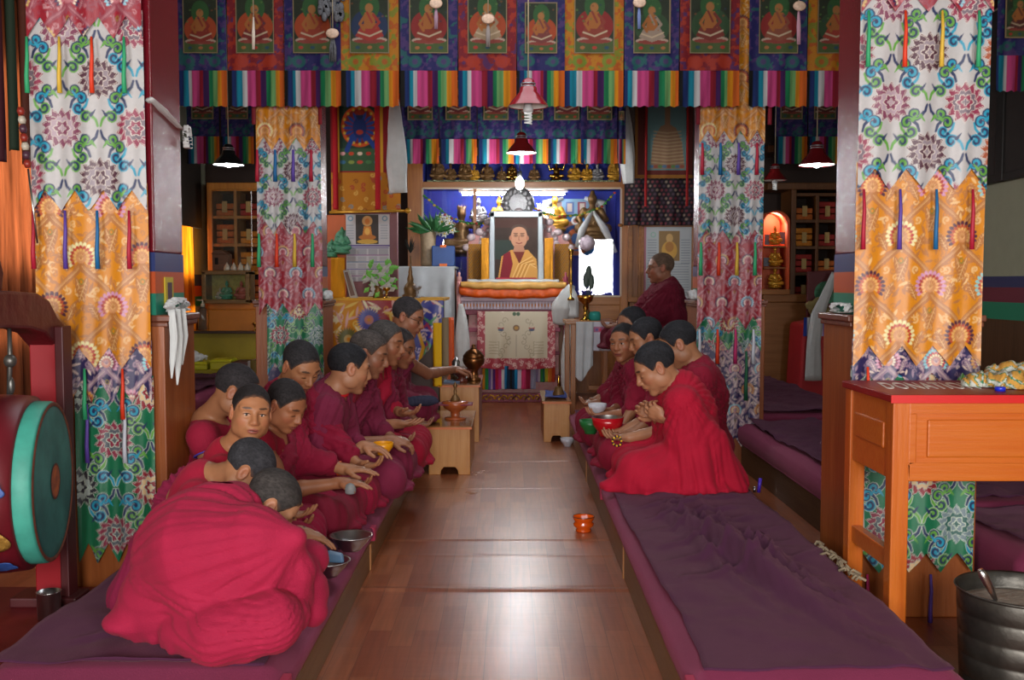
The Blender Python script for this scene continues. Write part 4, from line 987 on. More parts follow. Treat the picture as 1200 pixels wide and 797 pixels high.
# mandala picture in the case
t=thing('mandala_picture',P(673,300,CY+.4),'blue mandala scroll with white scarf inside the altar case','picture')
Y=CY+.42; cv=Canvas(.62,.7,.008,'#7fa0b8'); cv.rect(.04,.58,.2,.66,'#2f6fa8'); cv.disc(.31,.45,.2,'#a86a4a'); cv.disc(.31,.45,.15,'#2f5f9a'); cv.disc(.31,.46,.10,'#b8683a',1.2); cv.disc(.31,.46,.05,'#3a5a8a',1.3)
for k in range(4): cv.rect(.06+.14*k,.15+.14*k,.04,.17,['#a87a7a','#5a6a9a','#8a3a4a','#7a5a7a'][k]); cv.rect(.08+.14*k,.13+.14*k,.06,.15,'#c8b8a8')
for x,y in ((.14,.28),(.48,.28),(.31,.25)): cv.disc(x,y,.05,'#d8e0e0'); cv.disc(x,y,.03,'#a86a5a')
sheet('scroll',cv,PX(643,Y),PX(702,Y),PZ(233,Y),PZ(300,Y),Y,m_cloth,t,wav=.002,thick=.003)
mb=MB()
for s_,x in ((-1,640),(1,705)):
    mb.tube([P(x+(20 if s_<0 else -20),232,Y-.02),P(x,238,Y-.04),P(x-s_*-1,262,Y-.05),P(x+s_*2,292,Y-.04)],[.02,.05,.05,.03],8)
mb.build('white_scarf',m_scarf,t,True)
# scarf over the big lama statue
mb=MB(); mb.tube([P(694,248,CY+.2),P(682,270,CY+.14),P(676,290,CY+.12)],[.02,.045,.03],8); mb.tube([P(695,248,CY+.2),P(708,268,CY+.15),P(722,296,CY+.14)],[.02,.045,.02],8)
o=mb.build('scarf',m_scarf,smooth=True,origin=P(694,260,CY+.15)); tag(o,'pale green-white scarf over the large bronze lama statue','scarf')
# garlands of tiny flowers
def garland(label,pts,Y,n,seed):
    r=random.Random(seed); mb=MB(); P3=[]
    for i in range(len(pts)-1):
        for k in range(n):
            t_=k/n; a,b=pts[i],pts[i+1]; s_=4*t_*(1-t_)*.0
            P3.append((a[0]+(b[0]-a[0])*t_,a[1]+(b[1]-a[1])*t_))
    mats=[M('leaf_tiny','#3f8a3a',.6),M('bead_yellow','#d8b22a',.5),M('bead_red','#b8382a',.5)]
    mb.cur=0; mb.tube([P(x,y,Y) for x,y in P3],.006,4)
    for x,y in P3:
        mb.cur=r.choice([0,0,0,1,2]); q=P(x+r.uniform(-1,1),y+r.uniform(-1,1),Y-.01); mb.ell(tuple(q),(.018,.012,.014),6,4)
    o=mesh_obj('flower_garland',mb.v,mb.f,mats,smooth=True,origin=P(pts[0][0],pts[0][1],Y)); o.data.polygons.foreach_set('material_index',mb.mi); tag(o,label,'garland')
garland('thin green garland with red and yellow beads over the crowned statue',[(497,229),(512,243),(530,256),(553,262),(575,262),(598,256)],CY-.04,5,1)
garland('thin green garland swagged from the bulb to the right post of the altar case',[(616,236),(630,246),(650,253),(680,252),(705,242),(724,222)],CY-.04,5,2)
# ------------------------------------------------------------------ throne
m_stone=M('throne_paint','#c99a94',.5,noise=.25,nscale=30,col2='#b06a70',bump=.3,bscale=60); m_stone2=M('throne_paint_dark','#8d3a50',.5,noise=.2,nscale=25,bump=.3,bscale=50)
TY=10.35
t=thing('throne',(PX(600,TY),TY,0),'carved pink and gold throne carrying the framed portrait','throne')
def tb(n,lst,mat,bev=.006,Y=TY):
    mb=MB()
    for (a,b,c,d,y0,y1) in lst: bx(mb,a,b,c,d,Y+y0,Y+y1)
    return mb.build(n,mat,t,bevel=bev)
mb=MB(); mb.box(PX(541,TY),PX(662,TY),TY,11.1,0,PZ(461,TY)-.0); mb.build('base_step',m_stone2,t,bevel=.006)
tb('upper_step',[(546,656,446,461,.06,.7)],m_stone)
tb('body',[(549,655,366,447,.12,.7)],m_stone)
tb('moulding',[(545,658,362,369,.06,.7),(546,657,384,389,.09,.7),(546,657,440,447,.07,.7),(547,656,412,416,.1,.7)],m_stone2)
tb('cornice',[(537,664,348,353,.0,.7),(540,662,353,363,.05,.7)],M('throne_lilac','#c0aab8',.5,noise=.1))
mb=MB()
for k in range(32): x=541+k*3.8; bx(mb,x,x+1.7,353.5,362,TY+.02,TY+.05)
mb.build('baluster_row',M('baluster_lilac','#c9bccb',.5),t)
mb=MB()
for k in range(31): x=543.2+k*3.8; bx(mb,x,x+1.3,356,359.5,TY+.035,TY+.05)
mb.build('inlay_row',M('inlay_orange','#d8862a',.5),t)
mb=MB()
for k in range(5):
    x=565+k*15; 
    for s_ in (-1,1): mb.tube([P(x+s_*a,466+b,TY-.006) for a,b in ((0,2),(2,-2),(5,-3),(7,0),(5,2.5),(3.5,.5))],.010,5)
mb.build('gold_scroll',m_gold,t,True)
for s_ in (538,663):
    mb=MB(); mb.tube([P(s_,y,TY+.02) for y in (348,400,461)],.028,8)
    mb.tube([P(s_,y,TY+.02) for y in (330,348)],.028,8); mb.lathe([(0,.10),(.015,.09),(.01,.06),(.03,.04),(.022,.0)],tuple(P(s_,330,TY+.02)),10); mb.build('corner_post',m_stone2 if s_>600 else m_stone,t,True)
# back
BY=10.85
pts=[(547,331),(547,288),(552,276),(562,270),(572,258),(588,250),(608,246),(628,250),(644,258),(654,270),(664,276),(668,288),(668,331)]
mb=MB(); mb.prism([(PX(a,BY),PZ(b,BY)) for a,b in pts],'xz',BY,BY+.07); mb.build('carved_back',m_stone,t,bevel=.01)
mb=MB()
for k,(a,b) in enumerate(pts[1:-1]): mb.ell(tuple(P(a,b+2,BY-.01)),(.05,.025,.04),8,6)
for k in range(16): a=math.pi*k/15; mb.ell(tuple(P(608-44*math.cos(a),285-26*math.sin(a),BY-.01)),(.03,.02,.03),8,5)
mb.build('carved_scrolls',M('throne_silver','#c9b8bc',.45,metal=.3,noise=.2,nscale=40),t,True)
cvb=Canvas(.18,.5,.006,'#a8741f'); 
for j in range(30):
    for i in range(8): cvb.disc(.012+.024*i+(.012 if j%2 else 0),.012+.017*j,.006,['#5a2f3a','#7a4a1f','#3a3a4a'][(i+j)%3])
for a,b in ((549,564),(650,667)): sheet('patterned_panel',cvb,PX(a,BY-.02),PX(b,BY-.02),PZ(286,BY),PZ(331,BY),BY-.02,m_cloth,t,wav=0,thick=.01)
# seat and silk
mb=MB(); bx(mb,542,664,340,349,TY+.03,BY); mb.build('seat_board',m_stone2,t)
def silk(name,label,x0,x1,yt,yb,Yf,col,seed,depth=.3,sag=6,cat='cloth',amp=.007):
    n=60; v=[];f=[]; r=np.linspace(0,1,n)
    prof=[(depth,0),(depth*.5,.0),(.05,0),(.0,.03),(-.015,.35),(-.005,.75),(.0,1.0)]
    zt,zb=PZ(yt,Yf),PZ(yb,Yf)
    for i,u in enumerate(r):
        x=PX(x0,Yf)+(PX(x1,Yf)-PX(x0,Yf))*u; sg=math.sin(math.pi*u)*sag/F*Yf
        for (dy,h) in prof: v.append((x,Yf+dy+amp*h*math.sin(u*55+seed)+amp*.5*h*math.sin(u*23),zt-(zt-zb)*h*(.55+.45*math.sin(math.pi*u)**.4)-0*sg+.004*math.sin(u*31+dy*9)))
    m=len(prof)
    for i in range(n-1):
        for k in range(m-1): f.append((i*m+k,(i+1)*m+k,(i+1)*m+k+1,i*m+k+1))
    o=mesh_obj(name,v,f,M('silk_'+col.strip('#'),col,.42,noise=.12,nscale=15,bump=.3,bscale=30,sheen=.3),smooth=True,origin=(PX((x0+x1)/2,Yf),Yf,zt)); o.modifiers.new('s','SOLIDIFY').thickness=.006
    return tag(o,label,cat)
silk('silk_cloth','orange silk cloth draped along the seat of the throne',538,668,336,350,TY-.02,'#dd5a10',1,.35)
silk('silk_cloth','pale yellow silk cloth lying over the orange one on the throne',540,664,331,339,TY-.04,'#d9a552',5,.4)
silk('silk_cloth','silver-white scarf laid along the foot of the portrait on the throne',548,655,328,333,TY+.1,'#b9c0c4',9,.3)
# antependium: white brocade framed in crimson, rainbow fringe
t=thing('altar_cloth',(PX(604,TY),TY-.05,PZ(366,TY)),'white brocade altar cloth with crimson border hanging on the throne front','cloth')
Y=TY-.05; x0,x1=PX(559,Y),PX(651,Y); zt,zb=PZ(365,Y),PZ(431,Y); W=x1-x0; Hh=zt-zb; cv=Canvas(W+.02,Hh+.05,.005,'#a3283a')
for k in range(260):
    a,b=rnd.random()*W,rnd.random()*Hh; cv.stroke(spiral(a,b,.02,rnd.random()*6,.8,1,8),.0035,'#d8b0a8')
bw=.085; cv.rect(bw,W-bw,0,Hh-.10,'#cbbfa4')
for s_ in (-1,1):
    for k in range(9): cv.stroke(spiral(W/2+s_*(.12+.05*math.sin(k)),.09+.045*k,.035,k,1,s_,14),.003,'#9a8d72')
    for k in range(5): cv.stroke([(W/2+s_*(.28),Hh-.15-.03*k),(W/2+s_*.18,Hh-.15-.03*k),(W/2+s_*.18,Hh-.13-.03*k)],.0035,'#a39577')
    cv.disc(W/2+s_*.16,.17,.032,'#a33a2e',.6); cv.disc(W/2+s_*.16,.155,.03,'#cbbfa4',.5); cv.disc(W/2+s_*.16,.19,.03,'#3a4a6a',.4)
cv.disc(W/2,.17,.035,'#7a5a3a',.9); cv.disc(W/2,.17,.02,'#b8862a',.8); cv.disc(W/2-.02,.025,.02,'#3a5a3a'); cv.disc(W/2+.02,.025,.02,'#3a5a3a'); cv.stroke([(W/2,.24),(W/2,Hh-.12)],.004,'#9f927a')
sheet('brocade',cv,x0,x1,zt,zb,Y,m_silk,t,1,lambda u:.02*np.sin(u*math.pi),.012,6,1.,thick=.003)
def fringe_cv(W,H,cols,seed=1,res=.005):
    cv=Canvas(W+.02,H+.05,res,'#222222'); r=random.Random(seed); q=[.6+.8*r.random() for _ in cols]; s_=sum(q); a=0
    for c,k in zip(cols,q): cv.rect(a/s_*W,(a+k)/s_*W+res,0,H+.06,c); a+=k
    cv.a*=(1+.15*np.sin(cv.x*800))[...,None]; return cv
for a,b,yb,cols,dy in ((565,584,457,['#c8862a','#2f8a4a','#6a5a9a','#b8a0b8','#5a2f7a','#b82a4a'],0),(584,628,456,['#b83a7a','#c8c8c8','#1f6a9a','#16304a','#1a1a1f','#16304a','#1f7fb0','#c8b8c8','#c83a6a','#8c1f3a','#8a8aa0'],-.02),(628,651,448,['#8a7a9a','#b0a0b0','#2f7a3a','#1f5a4a','#a8a02a','#c8702a','#a83a1f'],0)):
    sheet('rainbow_fringe',fringe_cv(PX(b,Y)-PX(a,Y),.3,cols,a),PX(a,Y),PX(b,Y),PZ(429,Y),PZ(yb,Y),Y+.03+dy,m_yarn,t,1,None,.012,12,a,thick=.002)
# portrait
t=thing('portrait_photo',P(605,330,10.6),'framed portrait photograph of a smiling robed monk standing on the throne','picture')
Y=10.62; cv=Canvas(.47,.66,.004,'#3a2c26'); cv.speckle(.4,3,9); cv.rect(0,.47,.0,.12,'#4a2a22',.6); cv.rect(0,.22,.25,.45,'#2a3f3a',.7)
cv.poly([(.04,.66),(.08,.42),(.18,.35),(.36,.35),(.45,.45),(.47,.66)],'#c8924a'); cv.poly([(.06,.66),(.10,.40),(.17,.36),(.20,.5),(.16,.66)],'#7a1f2a'); cv.poly([(.20,.36),(.33,.36),(.27,.50)],'#6a2a22')
for k in range(7): cv.stroke([(.19+.02*k,.66),(.26+.02*k,.5),(.40+.008*k,.42+.02*k)],.004,['#e0b878','#a8702f'][k%2])
cv.disc(.265,.22,.088,'#b58468',1.3); cv.disc(.265,.13,.082,'#4a3a34',.62); cv.disc(.265,.17,.078,'#b58468',.8); cv.poly([(.22,.3),(.31,.3),(.33,.37),(.20,.37)],'#a87860')
for s_ in (-1,1): cv.disc(.265+s_*.034,.20,.021,'#4a3028',.75); cv.disc(.265+s_*.034,.202,.017,'#9a7058',.7); cv.disc(.265+s_*.034,.202,.006,'#1a1210',.8); cv.disc(.265+s_*.09,.225,.014,'#a87058',1.8); cv.stroke([(.265+s_*.015,.178),(.265+s_*.055,.176)],.004,'#3a2820')
cv.stroke([(.265,.20),(.262,.245),(.272,.247)],.004,'#8a5a48'); cv.stroke([(.235,.275),(.265,.284),(.295,.275)],.005,'#7a3a34'); cv.stroke([(.03,.655),(.44,.655)],.012,'#a82a3a')
sheet('photograph',cv,PX(579,Y),PX(631,Y),PZ(254,Y),PZ(329,Y),Y,m_cloth,t,wav=0,thick=.004)
mb=MB(); 
for a in ((574,580,248,333),(630,636,248,333),(574,636,247,255),(574,636,327,333)): bx(mb,*a,Y-.025,Y+.03)
mb.build('frame',M('frame_silver','#8f979c',.4,metal=.4,noise=.1),t,bevel=.01)
for a,b,l in ((564,573,'left'),(638,648,'right')):
    cvx=Canvas(.1,.6,.01,'#d8942a'); cvx.speckle(.2,2,20); o=sheet('yellow_scarf',cvx,PX(a,10.6),PX(b,10.6),PZ(279,10.6),PZ(331,10.6),10.6,m_cloth,None,wav=.012,wf=4,thick=.006); tag(o,'yellow silk strip hanging just %s of the portrait frame'%l,'scarf')
# scarves on the throne
def scarf(label,pts,wd,col=m_scarf,flat=.35,n=4,name='white_scarf',seed=0):
    """loose folded strip: several soft tubes side by side, flattened"""
    r=random.Random(seed+len(label)); fd_pts=[Vector(p) for p in pts]; mb=MB(); 
    ws=wd if isinstance(wd,(list,tuple)) else [wd]*len(pts)
    # dense resample
    D=[]; W_=[]
    for i in range(len(pts)-1):
        for k in range(6): t_=k/6; D.append(fd_pts[i].lerp(fd_pts[i+1],t_)); W_.append(ws[i]*(1-t_)+ws[i+1]*t_)
    D.append(fd_pts[-1]); W_.append(ws[-1])
    v=[];f=[]; m=26
    for i,p in enumerate(D):
        t_=(D[min(i+1,len(D)-1)]-D[max(i-1,0)]).normalized(); a=t_.cross(Vector((0,1,0)));
        if a.length<.1: a=Vector((1,0,0))
        a.normalize(); b=t_.cross(a).normalized()
        for k in range(m):
            th=2*math.pi*k/m; rr=1+.10*math.sin(th*5+i*.25)+.08*math.sin(th*9-i*.3)
            v.append(tuple(p+(a*math.cos(th)*W_[i]+b*math.sin(th)*W_[i]*flat)*rr))
    for i in range(len(D)-1):
        for k in range(m): f.append((i*m+k,i*m+(k+1)%m,(i+1)*m+(k+1)%m,(i+1)*m+k))
    f.append(tuple(range(m))[::-1]); f.append(tuple((len(D)-1)*m+k for k in range(m)))
    o=mesh_obj(name,v,f,col,smooth=True,origin=pts[0]); return tag(o,label,'scarf')
Y=TY-.08
scarf('white scarf hanging down the throne front left of the altar cloth',[P(540,356,Y),P(541,375,Y),P(541,400,Y),P(542,432,Y)],[.02,.055,.075,.085])
scarf('pale grey-blue scarf knotted over the throne corner right of the altar cloth',[P(671,334,Y-.03),P(664,345,Y-.06),P(659,360,Y-.05),P(656,380,Y)],[.03,.07,.10,.07])
scarf('narrow silvery scarf hanging from the throne corner down to the stool',[P(666,350,Y),P(667,380,Y),P(663,420,Y),P(664,466,Y)],[.06,.045,.045,.05])
scarf('pink-grey scarf bunched at the right end of the throne',[P(668,335,Y-.05),P(672,350,Y-.07),P(672,372,Y-.05)],[.02,.05,.05])
scarf('orange silk strip hanging between the white altar cloth and the throne',[P(528,372,Y),P(528,400,Y),P(528,432,Y)],[.03,.035,.04],M('silk_orange','#d8571a',.5))
# left high altar table with white cloth, flower vase etc.
t=thing('offering_table',(PX(498,10.5),10.5,0),'tall offering table under a white cloth left of the throne','table')
Y=10.45
mb=MB(); bx(mb,464,532,314,460,Y+.05,Y+.6); mb.build('table_body',m_teak,t)
mb=MB(); bx(mb,462,534,312,315,Y,Y+.62); mb.build('table_top',M('white_top','#b9bdbe',.6),t,bevel=.005)
cv=Canvas(.7,.9,.01,'#b7bec2'); cv.speckle(.1,3,14); sheet('white_cloth',cv,PX(463,Y),PX(533,Y),PZ(313,Y),PZ(395,Y),Y-.03,m_cloth,t,1,lambda u:.05*np.sin(u*7),.035,6,thick=.004)
t=thing('flower_vase',P(504,312,10.7),'beige vase of white lilies and green leaves on the white-draped table','vase')
b=P(502,312,10.7); mb=MB(); mb.lathe([(0,0),(.07,0),(.08,.03),(.075,.2),(.085,.32),(.10,.38),(.09,.385),(.07,.33),(.0,.3)],tuple(b),20); mb.build('vase_body',M('vase_beige','#a89478',.5,noise=.2,nscale=30),t,True)
r=random.Random(8); mb=MB()
for k in range(46):
    a=r.uniform(-2.9,-.2); L=r.uniform(.14,.27); q=Vector(P(508,272,10.6))+Vector((math.cos(a)*.05,-.04+r.random()*.08,0)); d=Vector((math.cos(a)*.9-.15,r.uniform(-.4,.4),abs(math.sin(a))*.8-.2)).normalized(); s_=d.cross(Vector((0,1,0))).normalized()*.022
    e=q+d*L; m_=q+d*L*.5; mb.add([q,m_+s_,e,m_-s_,m_+Vector((0,-.012,0))],[(0,1,4),(1,2,4),(2,3,4),(3,0,4)])
mb.build('leaves',M('leaf_green','#2f6a3a',.5,noise=.2,nscale=20),t)
for k,(dx,dy) in enumerate(((512,266),(518,260),(524,266),(514,272),(521,274),(527,262),(530,270),(516,254),(524,256),(519,267))):
    c=P(dx,dy,10.62-.03*(k%3)); mb=MB()
    for j in range(6):
        a=j*math.pi/3+k; d=Vector((math.cos(a),-.35,math.sin(a))); s_=Vector((-math.sin(a),0,math.cos(a)))*.014
        mb.add([c,c+d*.022+s_,c+d*.05,c+d*.022-s_,c+d*.026+Vector((0,-.010,0))],[(0,1,4),(1,2,4),(2,3,4),(3,0,4)])
    fl=mb.build('blossom',M('petal_white','#c0c0ba',.6),t)
    mb=MB(); mb.ell((c.x,c.y-.015,c.z),(.010,.012,.010),8,5); mb.build('blossom_heart',M('heart_yellow','#c8b02a',.6),fl,True)
t=thing('blue_box',P(519,312,10.5),'blue box with orange tabs beside the white lilies','box'); mb=MB(); bx(mb,506,533,288,312,10.5,10.6); mb.build('box_body',M('box_blue','#1f4a8a',.4,noise=.1),t,bevel=.01)
mb=MB(); bx(mb,516,523,287,290,10.49,10.5); bx(mb,515,524,309,312,10.49,10.5); mb.build('tab',M('tab_orange','#e0702a',.5),t)
# ------------------------------------------------------------------ brocade-covered table under the calendar
Y=7.75
t=thing('brocade_table',(PX(455,Y),Y,0),'table covered in red and gold brocade behind the monks, yellow top edge','table')
mb=MB(); bx(mb,392,514,352,505,Y+.05,Y+.7); mb.build('table_body',M('table_dark','#4a3a34',.6),t)
mb=MB(); bx(mb,390,520,349.5,353,Y,Y+.75); mb.build('yellow_top',M('cloth_yellow','#d9a020',.6,noise=.1),t,bevel=.004)
W=PX(520,Y)-PX(390,Y); cv=Canvas(W+.05,.75,.0055,'#9c1a26'); r=random.Random(12)
cv.poly([(0,0),(.22,0),(.30,.2),(.2,.42),(0,.75)],'#cf8a14'); cv.poly([(.52,0),(W+.05,0),(W+.05,.75),(.62,.75)],'#2a2f8a'); cv.poly([(.50,0),(.70,0),(.62,.10)],'#cf8a14'); cv.poly([(0,.45),(.12,.40),(.16,.75),(0,.75)],'#1f2a6a')
for k in range(230):
    x,y=r.random()*W,r.random()*.7; c=r.choice(['#e0c060','#d8a8a0','#c87a20','#e8dcb0']) if x<.55 else r.choice(['#c8b8d0','#4a8a5a','#a03050','#d8c0b0'])
    if k%3: cv.leaf(x,y,.08+.05*r.random(),.010,r.random()*6.28,c)
    else: cv.stroke(spiral(x,y,.028,r.random()*6,1.0,r.choice((-1,1)),12),.0055,c)
for (x,y,a,b) in ((.12,.30,'#6a6a3a','#c8a860'),(.28,.15,'#4a4a9a','#c87a6a'),(.42,.28,'#a8502a','#e0b050')):
    for q in range(26): a_=q*.2417; cv.leaf(x+.02*math.cos(a_),y+.02*math.sin(a_),.075,.010,a_,a)
    cv.disc(x,y,.035,b); cv.disc(x,y,.015,'#d88a1a')
cv.stroke([(.52,.0),(.62,.12),(.70,.36),(.64,.6)],.014,'#d8a020')
sheet('brocade_front',cv,PX(390,Y),PX(520,Y),PZ(352,Y),PZ(412,Y),Y-.02,m_silk,t,1,lambda u:.10*np.sin(np.clip((u-.55)/.3,0,1)*math.pi)-.22*np.clip((u-.86)/.14,0,1),.015,9,thick=.003)
o=sheet('yellow_strip',Canvas(.2,.8,.02,'#e0ae10'),PX(508,Y),PX(518,Y),PZ(378,Y),PZ(452,Y),Y-.05,m_cloth,None,wav=.015,wf=5,thick=.006); tag(o,'bright yellow cloth strip hanging at the end of the brocade table','cloth')
o=sheet('beige_strip',Canvas(.2,.8,.02,'#8a7a60'),PX(518,Y),PX(526,Y),PZ(372,Y),PZ(440,Y),Y-.02,m_cloth,None,wav=.01,wf=5,thick=.006); tag(o,'beige cloth strip hanging beside the yellow one','cloth')
# things on it
t=thing('photo_stand',P(415,350,7.95),'small framed photograph leaning on the brocade table','picture'); mb=MB(); q=[P(403,317,7.95),P(407,316,7.9),P(420,350,7.85),P(411,350,7.85)]
mb.prism([(PX(402,7.9),PZ(317,7.9)),(PX(409,7.9),PZ(316,7.9)),(PX(419,7.9),PZ(349,7.9)),(PX(410,7.9),PZ(350,7.9))],'xz',7.9,7.93); mb.build('frame',M('frame_grey','#a8a49c',.4),t,bevel=.003)
mb=MB(); mb.prism([(PX(404,7.9),PZ(319,7.9)),(PX(407.5,7.9),PZ(318.5,7.9)),(PX(416,7.9),PZ(346,7.9)),(PX(411,7.9),PZ(347,7.9))],'xz',7.895,7.9); mb.build('print',M('print_brown','#6a4a3a',.4),t)
o=sheet('yellow_cloth',Canvas(.3,.6,.02,'#d8920f'),PX(388,8.1),PX(404,8.1),PZ(302,8.1),PZ(350,8.1),8.1,m_cloth,None,wav=.02,wf=4,thick=.01); tag(o,'yellow cloth hanging behind the small framed photograph','cloth')
t=thing('green_bouquet',P(445,350,7.9),'pale green and white artificial bouquet on the brocade table','flowers'); r=random.Random(2)
mb=MB(); b=P(443,350,7.9); mb.lathe([(0,0),(.035,0),(.045,.03),(.03,.08),(.04,.1)],tuple(b),14); mb.build('pot',m_bronze,t,True)
for nm,mt,n_ in (('green_petals',M('petal_green','#7ac85a',.5),40),('white_petals',M('petal_white','#e0e0d8',.6),30)):
    mb=MB()
    for k in range(n_):
        a=r.random()*6.28; c=Vector(P(445+r.uniform(-14,14),326+r.uniform(-16,16),7.9-r.random()*.1)); d=Vector((math.cos(a),r.uniform(-.5,.2),math.sin(a))).normalized(); s_=d.cross(Vector((0,1,0))).normalized()*.02
        mb.add([c,c+d*.035+s_,c+d*.07,c+d*.035-s_,c+d*.04+Vector((0,-.01,0))],[(0,1,4),(1,2,4),(2,3,4),(3,0,4)])
    mb.build(nm,mt,t)
def brass_item(name,label,px,py,Y,prof,mat,cat,n=18,sc=1.,group=None):
    b=P(px,py,Y); mb=MB(); mb.lathe([(r_*sc,h*sc) for r_,h in prof],tuple(b),n); o=mb.build(name,mat,smooth=True,origin=b); return tag(o,label,cat,group)
LAMP=[(0,0),(.035,0),(.038,.008),(.015,.02),(.010,.05),(.018,.065),(.012,.08),(.04,.10),(.048,.125),(.044,.127),(.02,.11),(0,.108)]
STUPA=[(0,0),(.055,0),(.055,.02),(.04,.03),(.045,.06),(.035,.085),(.02,.10),(.022,.12),(.012,.15),(.014,.16),(.006,.20),(0,.22)]
brass_item('ritual_vase','small bronze ritual vase standing by the server monk on the brocade table',481,350,7.9,[(r_*1.2,h*1.3) for r_,h in STUPA],m_bronze,'vase')
brass_item('butter_lamp','small silver butter lamp beside the bronze ritual vase',489,350,7.85,LAMP,m_silver,'lamp',sc=.8)
brass_item('butter_lamp','small brass butter lamp below the green bouquet',453,350,7.85,LAMP,m_brass,'lamp',sc=.7)
t=thing('incense_holder',P(482,350,8.05),'dark feathered ritual stick standing behind the bronze vase','ritual object'); mb=MB(); mb.tube([P(483,335,8.1),P(481,300,8.1)],.006,6); mb.build('stick',m_bronze,t,True)
mb=MB(); r=random.Random(1)
for k in range(30): a=r.uniform(-1,1); q=P(481,296,8.1); mb.tube([q,q+Vector((math.sin(a)*.06,r.uniform(-.02,.02),.02+.10*math.cos(a)*r.random()+.03))],[.006,.001],4)
mb.build('feathers',M('feather_dark','#1f2420',.7),t)
# ------------------------------------------------------------------ calendar, thangka scroll, wall between
Y=8.6
t=thing('blue_deity_scroll',(PX(428,Y),Y,PZ(190,Y)),'large scroll of a fierce blue deity with red ribbons over the calendar','thangka')
W=PX(470,Y)-PX(389,Y); zt=2.86; zb=PZ(248,Y); Hh=zt-zb; cv=Canvas(W+.02,Hh+.1,.006,'#b5731a'); r=random.Random(5)
off=zt-PZ(120,Y)
def sy(py): return zt-PZ(py,Y)
def sx(px): return PX(px,Y)-PX(389,Y)
for k in range(90): x,y=r.random()*W,r.random()*Hh; cv.stroke(spiral(x,y,.022,r.random()*6,1,1,10),.005,r.choice(['#8a4a14','#7a8a8a','#a83a2a','#d8a850']))
cv.rect(0,W,0,sy(202),'#8e1a22'); cv.rect(sx(399),sx(447),sy(122),sy(200),'#203a2c'); 
cv.rect(sx(399),sx(447),sy(175),sy(200),'#3a5a3a'); cv.disc(sx(423),sy(148),.16,'#c8521c',1.1); cv.disc(sx(423),sy(148),.135,'#7a2418',1.1)
for k in range(16): a=k*.3927; cv.leaf(sx(423)+.06*math.cos(a),sy(150)+.06*math.sin(a),.085,.014,a,'#1f3f8a'); cv.disc(sx(423)+.14*math.cos(a),sy(148)+.15*math.sin(a),.012,'#c8a83a')
cv.disc(sx(423),sy(150),.06,'#1a2f6a',1.5); cv.disc(sx(423),sy(136),.03,'#1a2a4a'); cv.disc(sx(423),sy(132),.04,'#8a2a1a',.5); cv.stroke([(sx(415),sy(160)),(sx(408),sy(176))],.02,'#1f3f8a'); cv.stroke([(sx(431),sy(160)),(sx(440),sy(172))],.02,'#1f3f8a'); cv.disc(sx(423),sy(155),.03,'#a83a2a',.7)
for k in range(5): cv.disc(sx(403+10*k),sy(180),.022,['#d8a0a0','#c8482a','#e0c8b0','#b8382a','#d8a0a0'][k],.7); cv.disc(sx(403+10*k),sy(190),.026,['#3a6a8a','#8a9a4a','#c84a3a','#4a7a4a','#3a6a8a'][k],.6)
cv.rect(sx(396),sx(399),sy(122),sy(202),'#d8a02a'); cv.rect(sx(447),sx(450),sy(122),sy(202),'#d8a02a')
sheet('painted_scroll',cv,0+PX(389,Y),PX(470,Y),zt,zb,Y,m_cloth,t,1,None,.006,4)
for a,b in ((392,398),(441,447)): 
    c2=Canvas(.1,1.4,.02,'#b0141f'); sheet('red_ribbon',c2,PX(a,Y),PX(b,Y),zt,PZ(246,Y),Y-.025,m_cloth,t,1,None,.006,3,thick=.003)
mb=MB(); mb.tube([P(386,249,Y-.01),P(478,247,Y-.01)],.012,8); mb.ell(tuple(P(478,247,Y-.01)),(.025,.025,.025),10,6); mb.build('bottom_rod',m_gold,t,True)
scarf('long white scarf hanging beside the blue deity scroll',[P(462,112,Y-.1),P(463,150,Y-.1),P(465,190,Y-.1),P(467,226,Y-.1)],[.03,.065,.08,.075],flat=.25)
Y=8.75
t=thing('wall_calendar',P(431,330,Y),'wall calendar with a seated golden Buddha over the brocade table','calendar')
W=PX(457,Y)-PX(406,Y); H1=PZ(250,Y)-PZ(329,Y); cv=Canvas(W+.02,H1+.02,.0035,'#b9bac0'); s_=W/51.
cv.rect(12*s_,38*s_,2*s_,36*s_,'#2a211c'); cv.disc(25*s_,9*s_,6*s_,'#c89a5a'); cv.disc(25*s_,9.5*s_,3*s_,'#c8741a',1.2); cv.poly([(19*s_,28*s_),(21*s_,15*s_),(29*s_,15*s_),(31*s_,28*s_)],'#c87d1f'); cv.disc(25*s_,28*s_,10*s_,'#b86d1a',.32); cv.disc(25*s_,33*s_,12*s_,'#c8a03a',.22); cv.disc(25*s_,21*s_,3*s_,'#e0b050',1.4)
cv.rect(0,W,37*s_,38.5*s_,'#5a4a8a'); cv.rect(0,W,0,1*s_,'#3a8a5a')
cv.disc(5.5*s_,6*s_,3.3*s_,'#6a90a8'); cv.disc(45.5*s_,6*s_,3.3*s_,'#6a90a8'); cv.disc(5.5*s_,6*s_,1.8*s_,'#b9bac0'); cv.disc(45.5*s_,6*s_,1.8*s_,'#b9bac0')
for k in range(4):
    for q in range(5): cv.rect((1+12.6*k)*s_,(11.5+12.6*k)*s_,(42+q*1.4+0)*s_,(42.6+q*1.4)*s_,'#8a8c98',.7)
for j in range(5): cv.rect(1*s_,50*s_,(40+8.2*j)*s_,(41+8.2*j)*s_,['#5a4a8a','#8a5a8a','#4a6a8a'][j%3],.8)
for j in range(1,5):
    for k in range(4):
        for q in range(4): cv.rect((1.5+12.6*k)*s_,(11.0+12.6*k)*s_,(42.5+8.2*j+q*1.4)*s_,(43+8.2*j+q*1.4)*s_,'#7a7c88',.6)
